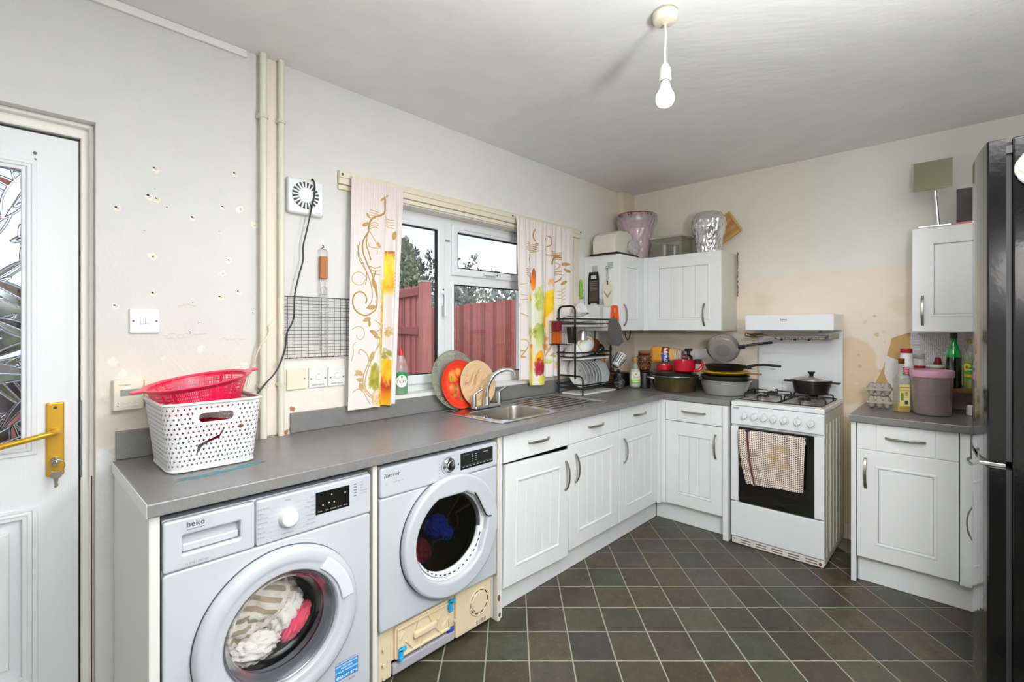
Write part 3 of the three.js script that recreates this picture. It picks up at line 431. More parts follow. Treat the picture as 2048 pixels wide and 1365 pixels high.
// worktops
const topMap = dataTex(512, 512, (u, v) => { const n = per(u, v, 2, 4, 4), f = per(u, v, 26, 8, 2); return [0.46, 0.455, 0.455].map((q) => q + 0.05 * n + 0.05 * f); }, { srgb: true, repeat: [1.2, 1.2] });
const topMat = std(0xffffff, 0.3, { map: topMap, bumpMap: rep(fineBump, 6, 6), bumpScale: 0.0003 });
const edgeMat = std(0x6f6e72, 0.45, { map: null });
{
  const paintMap = canvasTex(1024, 512, (c, w, h) => {
    c.clearRect(0, 0, w, h); for (let i = 0; i < 90; i++) { const t = rnd(); c.globalAlpha = rr(0.05, 0.35); c.fillStyle = '#3f8f96'; c.beginPath(); c.ellipse(120 + t * 760 + rr(-40, 40), 300 - t * 90 + rr(-30, 110) * (1 - t * 0.6), rr(20, 110), rr(8, 34), -0.15, 0, 6.3); c.fill(); }
    c.globalAlpha = 0.8; c.strokeStyle = '#e4f0f0'; c.lineWidth = 5; c.beginPath(); c.moveTo(470, 260); c.lineTo(600, 225); c.lineTo(640, 226); c.stroke();
  });
  const w = thing('worktop', 'long grey laminate worktop running under the window from the door to the corner', 'worktop');
  part(w, 'top', metric(flat(shp(rect(0.262, 3.228, -2.184, -1.58), [rrect(1.685, 2.615, -2.108, -1.672, 0.03)]), 0.91, 0.038, 0.004)), topMat);
  part(w, 'end_strip', box2(0.2605, 0.2625, 0.873, 0.909, -2.18, -1.582, 0), MT.white);
  part(w, 'paint_stain', new THREE.PlaneGeometry(0.32, 0.16).rotateX(-Math.PI / 2).translate(0.50, 0.9104, -1.785), std(0xffffff, 0.5, { map: paintMap, transparent: true }));
  part(w, 'joint_strip', box2(3.2285, 3.236, 0.900, 0.9112, -2.18, -1.582, 0.0005), MT.alu);
  solo('worktop', 'short grey laminate worktop under the stacked pans beside the cooker', 'worktop', metric(flat(shp(rect(3.2365, 3.806, -2.184, -1.127).map(([x, z]) => [x, z])), 0.91, 0.038, 0.004)), topMat);
  solo('worktop', 'grey laminate worktop carrying the egg trays and tub right of the cooker', 'worktop', metric(flat(shp([[3.162, -0.478], [3.806, -0.478], [3.806, 0.71], [2.6, 0.71], [2.6, 0.0], [3.162, 0.0]]), 0.91, 0.038, 0.004)), topMat);
  const up = (label, ...b) => solo('upstand', label, 'upstand', box2(...b, 0.003), topMat);
  up('short grey upstand behind the white basket by the door', 0.272, 0.735, 0.911, 1.012, -2.199, -2.182);
  up('long grey upstand under the window behind sink and curtains', 0.877, 3.61, 0.911, 1.0, -2.199, -2.182);
  up('grey upstand on the back wall behind the pan stack', 3.789, 3.808, 0.911, 1.005, -2.13, -1.125);
}
// sink
{
  const s = thing('sink', 'stainless steel inset sink with a ridged drainer on the right', 'sink');
  part(s, 'rim', flat(shp(rrect(1.665, 2.635, -2.125, -1.652, 0.03), [rrect(1.715, 2.12, -1.985, -1.69, 0.06), rect(2.16, 2.60, -2.08, -1.70)]), 0.9135, 0.0034, 0.001), MT.steel);
  part(s, 'rolled_edge', bent([[1.7, 0.9135, -2.124], [2.634, 0.9135, -2.124], [2.634, 0.9135, -1.653], [1.666, 0.9135, -1.653], [1.666, 0.9135, -2.124], [1.7, 0.9135, -2.124]], 0.0024, 0.03), MT.chrome);
  const bowl = [], n = rrect(1.715, 2.12, -1.985, -1.69, 0.06, 8), cx = 1.9175, cz = -1.8375, P = [];
  const levels = [[1, 0.9135], [0.985, 0.905], [0.96, 0.83], [0.93, 0.775], [0.86, 0.757], [0.4, 0.752], [0.06, 0.748]];
  const bg = grid(n.length, levels.length - 1, (u, v) => { const p = n[Math.round(u * n.length) % n.length], l = levels[Math.round(v * (levels.length - 1))]; return [cx + (p[0] - cx) * l[0], l[1], cz + (p[1] - cz) * l[0]]; });
  part(s, 'basin', bg, std(0xb9b6ae, 0.33, { metalness: 1, side: THREE.DoubleSide }));
  part(s, 'basin_lip', tube(n.map((p) => [p[0], 0.9138, p[1]]), 0.0022, 120, true), MT.chrome);
  part(s, 'waste', [tor(0.03, 0.004, cx, 0.753, cz), cyl(0.03, 0.03, 0.003, cx, 0.75, cz)], MT.chrome);
  const ov = part(s, 'overflow', tor(0.013, 0.0035, 1.86, 0.872, -1.972, 'z'), MT.chrome); part(ov, 'overflow_hole', cyl(0.011, 0.011, 0.004, 1.86, 0.872, -1.9735, 18, 'z'), MT.dark);
  part(s, 'drainer_floor', flat(shp(rect(2.155, 2.605, -2.088, -1.692)), 0.9095, 0.003), std(0x4a443c, 0.45, { metalness: 0.8 }));  // steel darkened in colour to stand for dark reflections between the ridges
  const ridge = M([new THREE.CapsuleGeometry(0.009, 0.405, 5, 12).rotateZ(Math.PI / 2).scale(1, 0.4, 1.15)]);
  for (let i = 0; i < 7; i++) { const q = part(s, 'drainer_ridge', ridge, MT.steel); q.position.set(2.38, 0.9095, -2.055 + i * 0.055); }
  const t = thing('mixer_tap', 'chrome swan-neck mixer tap with two lever handles', 'tap', [1.94, 0.9135, -2.045]);
  part(t, 'base', [box(0.21, 0.02, 0.045, 0, 0.0105, 0, 0.01, 3), cyl(0.017, 0.022, 0.05, 0, 0.04, 0), cyl(0.016, 0.018, 0.045, -0.1, 0.035, 0), cyl(0.016, 0.018, 0.045, 0.1, 0.035, 0)], MT.chrome);
  part(t, 'spout', [tube([[0, 0.05, 0], [0.005, 0.12, 0.004], [0.035, 0.185, 0.02], [0.09, 0.218, 0.05], [0.135, 0.214, 0.075], [0.148, 0.197, 0.083]], 0.0115, 48, false, 14), cyl(0.0125, 0.0125, 0.02, 0.149, 0.19, 0.084)], MT.chrome);
  for (const [x, dx] of [[-0.1, 0.05], [0.1, 0.055]]) part(t, 'lever_handle', [cyl(0.013, 0.016, 0.03, x, 0.07, 0), rod([x, 0.083, 0], [x + dx, 0.112, 0.012], 0.0065, 10), sph(0.0068, x + dx, 0.112, 0.012, 1, 1, 1, 10)], MT.chrome);
}
// wall cabinets
{
  const y0 = 1.357, h = 0.575, yc = y0 + h / 2;
  const b = thing('wall_cabinet', 'white wall cabinet over the pan stack with a grooved door and stained side', 'cabinet', [3.51, 0, -1.5575], -Math.PI / 2);
  part(b, 'carcass', carcassGeo(0.566, y0, y0 + h, 0.296), std(0xdcd9cd, 0.5, { bumpMap: plasterBump, bumpScale: 0.0008 }));
  cabDoor(b, 0.0, yc, 0.562, h - 0.004, 0.165, -0.17, 4);
  part(b, 'corner_post', box2(-0.322, -0.283, y0, y0 + h, -0.012, 0.018, 0.003), MT.cab);
  part(b, 'under_light', [cyl(0.03, 0.032, 0.008, 0.02, y0 - 0.004, -0.08)], MT.plastic);
  const a = thing('wall_cabinet', 'white corner wall cabinet beside the window, utensils hooked on its side', 'cabinet', [3.325, 0, -1.9]);
  part(a, 'carcass', carcassGeo(0.36, y0, y0 + h, 0.296), MT.cab);
  cabDoor(a, -0.005, yc, 0.35, h - 0.004, -0.125, -0.17, 2);
  const c = thing('wall_cabinet', 'white wall cabinet on the right above the bottles, beside the fridge', 'cabinet', [3.51, 0, 0.045], -Math.PI / 2);
  part(c, 'carcass', carcassGeo(0.56, y0 - 0.005, y0 + h, 0.296), MT.carcass);
  cabDoor(c, 0, yc, 0.56, h - 0.004, -0.235, -0.17, 2);
  part(c, 'hinge', [box(0.014, 0.03, 0.012, -0.012, y0 + h - 0.035, 0.026, 0.002), box(0.03, 0.012, 0.008, -0.012, y0 + h - 0.02, 0.024, 0.002), box(0.03, 0.012, 0.008, -0.012, y0 + h - 0.05, 0.024, 0.002)], MT.black);
}

// ---------- washing machine ----------
const frontMat = phy(0xc4c8cf, 0.2, { clearcoat: 0.6, clearcoatRoughness: 0.08 });
const cloth = (map, o = {}) => std(0xffffff, 0.9, { map, bumpMap: rep(fineBump, 2, 2), bumpScale: 0.002, side: THREE.DoubleSide, ...o });
{
  const w = thing('washing_machine', 'white front-loading washing machine with striped washing behind its round door', 'washing machine', [0.614, 0, -1.6]);
  const cx = 0, cy = 0.427, x0 = -0.315, x1 = 0.315;
  part(w, 'cabinet', [ext(shp(rrect(x0, x1, 0.02, 0.70, 0.012), [circ(0.205, cx, cy)]), 0.03, 0.006).translate(0, 0, -0.03), box2(x0, x0 + 0.012, 0.02, 0.845, -0.565, -0.02, 0.003), box2(x1 - 0.012, x1, 0.02, 0.845, -0.565, -0.02, 0.003), box2(x0, x1, 0.828, 0.848, -0.565, -0.012, 0.005), box2(x0, x1, 0.02, 0.84, -0.57, -0.555, 0), box2(x0 + 0.01, x1 - 0.01, 0.02, 0.04, -0.56, -0.03, 0), ...[-1, 1].flatMap((s) => [cyl(0.02, 0.022, 0.02, s * 0.26, 0.0105, -0.06), cyl(0.02, 0.022, 0.02, s * 0.26, 0.0105, -0.5)])], frontMat);
  const cp = part(w, 'control_panel', [ext(shp(rrect(-0.078, x1, 0.703, 0.845, 0.008)), 0.034, 0.007).translate(0, 0, -0.03)], frontMat);
  const dr = part(w, 'detergent_drawer', [ext(shp(rrect(x0, -0.081, 0.703, 0.845, 0.008), [rrect(-0.27, -0.122, 0.745, 0.797, 0.005)]), 0.034, 0.006).translate(0, 0, -0.03), box2(-0.275, -0.118, 0.738, 0.803, -0.032, -0.02, 0.002), box(0.146, 0.024, 0.012, -0.196, 0.758, -0.013, 0.006).rotateX(0)], frontMat);
  print(dr, 'lettering', 0.07, 0.034, -0.235, 0.822, 0.0046, (c, W, Hh) => { txt(c, 'beko', W * 0.45, Hh * 0.42, 0.0195, '#55575c', 'bold'); c.strokeStyle = '#55575c'; c.lineWidth = 0.0014; c.beginPath(); c.moveTo(0.010, Hh * 0.83); c.lineTo(0.054, Hh * 0.8); c.stroke(); }, { ppm: 4000 });
  print(dr, 'lettering', 0.07, 0.01, -0.235, 0.716, 0.0046, (c, W, Hh) => txt(c, '1 - 10 Kg | 1400 rpm', W / 2, Hh / 2, 0.0062, '#8b8e94', 'normal'), { ppm: 4000 });
  print(cp, 'programme_print', 0.19, 0.125, 0.016, 0.774, 0.0046, (c, W, Hh) => {
    const L = ['Daily Xpress', 'Cotton', 'Cotton Eco', 'Synthetics', 'Mixed', 'Hygiene', 'Refresh'], R = ['Shirts', 'Dark Care', 'Drum Clean', 'Rinse', 'Hand Wash', 'Woollens', 'Spin+Drain'];
    c.strokeStyle = '#c3c6cc'; c.lineWidth = 0.0004; for (let i = 0; i < 7; i++) { const y = 0.022 + i * 0.0145; txt(c, L[i], 0.004, y, 0.0064, '#8a8d94', 'normal', 'sans-serif', 'left'); txt(c, R[i], W - 0.004, y, 0.0064, '#8a8d94', 'normal', 'sans-serif', 'right'); for (const [a, b] of [[0.004, 0.072], [0.118, W - 0.004]]) { c.beginPath(); c.moveTo(a, y + 0.005); c.lineTo(b, y + 0.005); c.stroke(); } }
    txt(c, 'On/Off', W / 2, 0.012, 0.006, '#8a8d94', 'normal'); txt(c, 'Duvet/Bedding', W / 2, 0.117, 0.006, '#8a8d94', 'normal');
  }, { ppm: 4000 });
  const kn = part(cp, 'programme_dial', lathe([[0, 0.024], [0.022, 0.024], [0.0265, 0.02], [0.03, 0.004], [0.03, 0]]).rotateX(Math.PI / 2).translate(0.018, 0.769, 0.004), MT.white);
  const scr = part(cp, 'display', box2(0.108, 0.230, 0.748, 0.823, 0.002, 0.005, 0.001), MT.blackGloss);
  print(scr, 'display_print', 0.12, 0.073, 0.169, 0.7855, 0.0056, (c, W, Hh) => { for (const [s, x] of [['Temp.', 0.014], ['Spin', 0.038], ['Prewash', 0.06], ['Steam', 0.083], ['Delay', 0.106]]) txt(c, s, x, 0.064, 0.0055, '#d8dadc', 'normal'); for (const [x, y] of [[0.024, 0.045], [0.046, 0.042], [0.055, 0.016], [0.064, 0.044]]) { c.fillStyle = '#c9c4b0'; c.beginPath(); c.arc(x, y, 0.0025, 0, 7); c.fill(); } c.strokeStyle = '#ddd'; c.lineWidth = 0.001; c.beginPath(); c.arc(0.104, 0.02, 0.003, -1, 4.1); c.stroke(); }, { ppm: 4000 });
  print(cp, 'indicator_print', 0.065, 0.08, 0.273, 0.793, 0.0046, (c, W, Hh) => { c.fillStyle = '#26282c'; for (let i = 0; i < 5; i++) c.fillRect(0.006, 0.012 + i * 0.0102, 0.011, 0.0024); ['Wash', 'Rinse', 'Spin', 'Anti-Crease', 'Child Lock'].forEach((s, i) => txt(c, s, 0.03, 0.01 + i * 0.0102, 0.0055, '#8a8d94', 'normal', 'sans-serif', 'left')); c.strokeStyle = '#b8bbc0'; c.lineWidth = 0.0005; c.strokeRect(0.006, 0.064, 0.018, 0.01); }, { ppm: 4000 });
  const door = part(w, 'porthole_door', [lathe([[0.248, 0.001], [0.251, 0.008], [0.25, 0.02], [0.243, 0.031], [0.232, 0.036], [0.215, 0.037], [0.205, 0.034], [0.196, 0.03], [0.182, 0.032], [0.176, 0.028], [0.172, 0.012], [0.172, -0.02], [0.2, -0.024], [0.2, 0.001]], 72).rotateX(Math.PI / 2).translate(cx, cy, 0)], frontMat);
  part(door, 'door_grip', ext(shp([...Array.from({ length: 13 }, (_, i) => { const a = (0.12 + i / 12 * 0.82); return [0.229 * Math.cos(a), 0.229 * Math.sin(a)]; }), ...Array.from({ length: 13 }, (_, i) => { const a = (0.94 - i / 12 * 0.82); return [0.188 * Math.cos(a), 0.188 * Math.sin(a)]; })]), 0.012, 0.003).translate(cx, cy, 0.0285), std(0xdfe2e8, 0.3));
  part(door, 'door_shadow_gap', tor(0.2505, 0.0018, cx, cy, 0.0015, 'z', 72), std(0x4a4e58, 0.6));
  part(door, 'inner_ring', lathe([[0.173, 0.016], [0.17, 0.02], [0.165, 0.012], [0.15, -0.02], [0.148, -0.03], [0.172, -0.03]], 72).rotateX(Math.PI / 2).translate(cx, cy, 0), phy(0x6a6e74, 0.2, { metalness: 0.4, clearcoat: 1 }));
  part(door, 'door_glass', lathe([[0.168, 0.012], [0.15, 0.0], [0.138, -0.05], [0.12, -0.075], [0.06, -0.088], [0, -0.09]], 64).rotateX(Math.PI / 2).translate(cx, cy, 0.002), phy(0xffffff, 0.02, { transmission: 1, thickness: 0, ior: 1.5, side: THREE.DoubleSide }));
  part(w, 'door_seal', lathe([[0.215, -0.03], [0.19, -0.035], [0.175, -0.05], [0.165, -0.075], [0.18, -0.1], [0.21, -0.1]], 64).rotateX(Math.PI / 2).translate(cx, cy, 0), std(0x5d6064, 0.6, { side: THREE.DoubleSide }));
  part(w, 'drum', lathe([[0.2, -0.1], [0.235, -0.12], [0.24, -0.4], [0.2, -0.43], [0, -0.43]], 64).rotateX(Math.PI / 2).translate(cx, cy, 0), std(0x9a9c9e, 0.4, { metalness: 0.9, side: THREE.DoubleSide }));
  print(w, 'sticker', 0.088, 0.088, 0.222, 0.168, 0.0008, (c, W, Hh) => {
    txt(c, 'BEKO PLC UK & IRELAND', W / 2, 0.006, 0.0062, '#7d9bc0', 'bold'); c.fillStyle = '#2f86c8'; c.fillRect(0.001, 0.012, W - 0.002, 0.056);
    ['REGISTER NOW FOR', 'YOUR FREE', '2 YEARS GUARANTEE'].forEach((s, i) => txt(c, s, W / 2, 0.019 + i * 0.0105, 0.0085, '#e8f2fb')); txt(c, '0333 207 9710', W / 2, 0.0585, 0.0125, '#ffffff'); txt(c, 'beko', W * 0.72, 0.079, 0.011, '#7d838c');
  }, { ppm: 3000 });
  // washing inside
  const stripe = canvasTex(256, 256, (c, W) => { c.fillStyle = '#e6e0d6'; c.fillRect(0, 0, W, W); c.fillStyle = '#a89c88'; for (let i = 0; i < 9; i++) c.fillRect(0, i * 28.5, W, 13); c.fillStyle = '#efeae2'; for (let i = 0; i < 4; i++) c.fillRect(i * 64 + 20, 0, 8, W); });
  const plainC = canvasTex(16, 16, (c) => { c.fillStyle = '#e9e6e0'; c.fillRect(0, 0, 16, 16); }), pinkC = canvasTex(16, 16, (c) => { c.fillStyle = '#cf4a63'; c.fillRect(0, 0, 16, 16); });
  const inside = (name, label, geo, m, p) => { const o = solo(name, label, 'laundry', geo, m); o.position.set(0.614 + p[0], cy + p[1], -1.6 + p[2]); return o; };
  inside('striped_sheet', 'beige and white striped sheet bundled inside the washing machine', M([lump(0.125, 0.1, 0.06, 0.32, 2.2, 3).rotateZ(-0.5), lump(0.09, 0.095, 0.055, 0.35, 2.5, 8).translate(-0.075, -0.045, 0.0)]), cloth(stripe), [-0.025, 0.05, -0.145]);
  inside('white_cloth', 'crumpled white cloth inside the washing machine below the striped sheet', M([lump(0.085, 0.05, 0.055, 0.5, 3.4, 21).translate(-0.05, -0.04, 0), lump(0.05, 0.07, 0.05, 0.45, 3.2, 35).rotateZ(-0.6).translate(0.055, 0.03, 0)]), cloth(plainC), [0.005, -0.065, -0.14]);
  inside('pink_garment', 'crumpled pink garment inside the washing machine, at the right of the glass', lump(0.026, 0.062, 0.035, 0.45, 4, 50).rotateZ(-0.75), cloth(pinkC), [0.088, -0.07, -0.108]);
}
// ---------- tumble dryer ----------
{
  const d = thing('tumble_dryer', 'white tumble dryer with black porthole, its kick plate missing below', 'tumble dryer', [1.276, 0, -1.6]);
  const cx = 0.03, cy = 0.51, x0 = -0.308, x1 = 0.308;
  part(d, 'cabinet', [ext(shp(rrect(x0, x1, 0.232, 0.735, 0.01), [circ(0.19, cx, cy)]), 0.03, 0.006).translate(0, 0, -0.03), box2(x0, x0 + 0.012, 0.02, 0.85, -0.565, -0.025, 0.003), box2(x1 - 0.012, x1, 0.02, 0.85, -0.565, -0.025, 0.003), box2(x0, x1, 0.832, 0.853, -0.565, -0.012, 0.006), box2(x0, x1, 0.02, 0.84, -0.57, -0.555, 0), ...[-1, 1].map((s) => cyl(0.02, 0.022, 0.02, s * 0.26, 0.0105, -0.5))], frontMat);
  const cp = part(d, 'control_panel', ext(shp(rrect(x0, x1, 0.737, 0.852, 0.012)), 0.034, 0.008).translate(0, 0, -0.031), frontMat);
  print(cp, 'lettering', 0.075, 0.03, -0.255, 0.82, 0.0037, (c, W, Hh) => { txt(c, 'Hoover', W * 0.45, Hh * 0.5, 0.019, '#26282c', 'italic bold', 'serif'); }, { ppm: 4000 });
  print(cp, 'lettering', 0.11, 0.012, -0.235, 0.79, 0.0037, (c, W, Hh) => { c.strokeStyle = '#a5a8ae'; c.lineWidth = 0.0008; c.strokeRect(0.004, 0.003, 0.006, 0.006); txt(c, 'H-DRY 300  LITE', W * 0.55, Hh / 2, 0.0065, '#a5a8ae', 'normal'); }, { ppm: 3000 });
  print(cp, 'dial_print', 0.13, 0.1, 0.018, 0.798, 0.0037, (c) => { c.fillStyle = '#9a9da3'; for (let i = 0; i < 6; i++) { c.fillRect(0.012, 0.02 + i * 0.013, 0.007, 0.004); c.fillRect(0.112, 0.014 + i * 0.011, 0.003, 0.003); } c.beginPath(); c.arc(0.118, 0.055, 0.0035, 0, 7); c.fillStyle = '#26282c'; c.fill(); c.strokeStyle = '#33353a'; c.lineWidth = 0.002; c.beginPath(); c.arc(0.0635, 0.05, 0.036, 2.2, 5.2); c.stroke(); for (let i = 0; i < 6; i++) { c.fillStyle = '#b3b6bb'; c.fillRect(0.02 + i * 0.014, 0.093, 0.009, 0.002); } }, { ppm: 3000 });
  part(cp, 'programme_dial', lathe([[0, 0.022], [0.019, 0.022], [0.022, 0.019], [0.024, 0.008], [0.031, 0.006], [0.032, 0]]).rotateX(Math.PI / 2).translate(0.018, 0.799, 0.003), MT.chrome);
  const scr = part(cp, 'display', box2(0.083, 0.277, 0.763, 0.835, 0.001, 0.0042, 0.001), MT.blackGloss);
  print(scr, 'display_print', 0.19, 0.068, 0.18, 0.799, 0.0046, (c, W) => { c.fillStyle = '#9b9ea2'; c.fillRect(0, 0.054, W, 0.0007); for (let i = 0; i < 9; i++) c.fillRect(0.008 + i * 0.0205, 0.058, 0.012, 0.003); c.fillStyle = '#c8cacc'; for (let i = 0; i < 4; i++) { c.fillRect(0.062, 0.014 + i * 0.009, 0.007, 0.002); c.fillRect(0.084, 0.012 + i * 0.009, 0.008, 0.002); } c.fillRect(0.012, 0.009, 0.06, 0.0006); c.fillRect(0.13, 0.012, 0.03, 0.002); }, { ppm: 3000 });
  const door = part(d, 'porthole_door', ext(shp(circ(0.252, 0, 0, 72), [[...Array.from({ length: 41 }, (_, i) => { const a = 2.0 + i / 40 * 3.6; return [0.19 * Math.cos(a) - 0.005, 0.185 * Math.sin(a)]; }), [0.178, -0.03], [0.185, 0.02], [0.12, 0.132], [0.06, 0.165]]]), 0.036, 0.012, 24, 4).translate(cx, cy, 0.001), frontMat);
  part(door, 'door_shadow_gap', tor(0.2515, 0.0017, cx, cy, 0.001, 'z', 72), std(0x30333a, 0.6));
  part(door, 'catch_edge', bent([[cx + 0.105, cy + 0.155, 0.037], [cx + 0.122, cy + 0.13, 0.038], [cx + 0.176, cy + 0.03, 0.038], [cx + 0.205, cy + 0.024, 0.037]], 0.003, 0.02), MT.black);
  part(door, 'inner_frame', [lathe([[0.192, 0.012], [0.18, 0.004], [0.165, -0.02], [0.178, -0.024], [0.195, -0.02]], 64).rotateX(Math.PI / 2).translate(cx - 0.004, cy - 0.006, 0.004)], MT.white);
  part(door, 'inner_ledge', ext(shp([...Array.from({ length: 21 }, (_, i) => { const a = 3.6 + i / 20 * 2.6; return [0.176 * Math.cos(a), 0.172 * Math.sin(a)]; }), ...Array.from({ length: 21 }, (_, i) => { const a = 6.2 - i / 20 * 2.6; return [0.165 * Math.cos(a) - 0.012, 0.145 * Math.sin(a)]; })]), 0.018, 0.003).translate(cx, cy - 0.006, -0.012), MT.white);
  part(door, 'lint_specks', Array.from({ length: 16 }, (_, i) => { const a = 3.75 + i * 0.15; return box(rr(0.006, 0.016), 0.004, 0.002, 0, 0, 0, 0).rotateZ(a + Math.PI / 2).translate(cx + 0.168 * Math.cos(a), cy - 0.006 + 0.162 * Math.sin(a), 0.0075); }), std(0x2b2b2c, 0.9));
  part(door, 'door_glass', lathe([[0.17, 0.0], [0.155, -0.005], [0.08, -0.012], [0, -0.014]], 64).rotateX(Math.PI / 2).translate(cx, cy, 0), phy(0x9a9ca2, 0.02, { transmission: 1, thickness: 0, ior: 1.6 }));
  part(d, 'drum', lathe([[0.2, -0.035], [0.235, -0.06], [0.24, -0.4], [0.2, -0.43], [0, -0.43]], 64).rotateX(Math.PI / 2).translate(cx, cy, 0), std(0x1d1e20, 0.45, { metalness: 0.5, side: THREE.DoubleSide }));
  const beige = std(0xe0cfae, 0.5), base = part(d, 'exposed_base', [box2(x0 + 0.013, x1 - 0.012, 0.075, 0.231, -0.06, -0.04, 0.003), box2(0.08, x1 - 0.013, 0.022, 0.228, -0.05, -0.022, 0.008), box2(x0 + 0.013, x0 + 0.07, 0.022, 0.228, -0.05, -0.03, 0.006), ...[[x0 + 0.03, 0.15], [x0 + 0.03, 0.09], [x0 + 0.03, 0.04], [0.07, 0.11], [0.29, 0.21]].map(([x, y]) => cyl(0.006, 0.006, 0.006, x, y, -0.02, 12, 'z'))], beige);
  part(base, 'hatch', [ext(shp(rrect(-0.225, 0.055, 0.075, 0.208, 0.014)), 0.014, 0.003).translate(0, 0, -0.042), ringBox(-0.217, 0.047, 0.083, 0.2, 0.008, -0.03, -0.02, 0.002), box(0.115, 0.03, 0.018, -0.085, 0.142, -0.02, 0.012, 3), ...[[-0.19, 0.17, 0.9], [-0.16, 0.115, -0.9], [-0.12, 0.18, 1.2], [-0.06, 0.18, -1.1], [0, 0.17, 0.9], [-0.02, 0.11, -0.9], [0.025, 0.125, 0.8], [-0.1, 0.1, 1.2]].map(([x, y, a]) => box(0.052, 0.005, 0.008, 0, 0, 0, 0.001).rotateZ(a).translate(x, y, -0.025))], beige);
  for (const [x, y] of [[0.045, 0.185], [-0.205, 0.098]]) part(base, 'hatch_clip', [box(0.02, 0.05, 0.016, x, y, -0.018, 0.005), box(0.034, 0.014, 0.012, x + 0.008, y + 0.018, -0.016, 0.004), cyl(0.009, 0.009, 0.018, x - 0.002, y - 0.012, -0.016, 14, 'z')], std(0x2aa3d8, 0.4));
  const fan = part(base, 'fan_grille', [tor(0.058, 0.004, 0.215, 0.132, -0.022, 'z'), cyl(0.043, 0.045, 0.008, 0.215, 0.132, -0.02, 32, 'z')], beige);
  part(fan, 'grille_slot', Array.from({ length: 10 }, (_, i) => { const a = i / 10 * 6.283; return box(0.022, 0.005, 0.002, 0, 0, 0, 0).rotateZ(a + Math.PI / 2).translate(0.215 + 0.052 * Math.cos(a), 0.132 + 0.052 * Math.sin(a), -0.0215); }), std(0x3c3428, 0.8));
  print(base, 'barcode', 0.075, 0.022, 0.225, 0.042, -0.0214, (c, W, Hh) => { c.fillStyle = '#efe6d2'; c.fillRect(0, 0, W, Hh); c.fillStyle = '#3a3530'; for (let i = 0; i < 28; i++) if (rnd() < 0.75) c.fillRect(0.004 + i * 0.0024, 0.002, 0.0013, Hh - 0.004); }, { ppm: 3000 });
  part(d, 'toe_strip', [box2(x0 + 0.075, 0.078, 0.022, 0.062, -0.05, -0.028, 0.006)], std(0xa8a7ad, 0.4));
  part(d, 'blue_tab', [box2(0.04, 0.075, 0.05, 0.076, -0.045, -0.03, 0.004)], std(0x2346a0, 0.4));
  const inD = (name, label, geo, col, p) => { const o = solo(name, label, 'laundry', geo, std(col, 0.9)); o.position.set(1.276 + cx + p[0], cy + p[1], -1.6 + p[2]); };
  inD('blue_cloth', 'bright blue cloth inside the dark tumble dryer drum', M([lump(0.05, 0.045, 0.04, 0.5, 3, 60), lump(0.03, 0.03, 0.03, 0.5, 3, 66).translate(0.045, -0.04, 0.01)]), 0x2440b8, [0.0, 0.0, -0.1]);
  inD('red_cloth', 'dark red cloth with a white edge inside the tumble dryer drum', lump(0.045, 0.05, 0.04, 0.4, 3, 72), 0x9a2e38, [-0.085, -0.085, -0.1]);
}
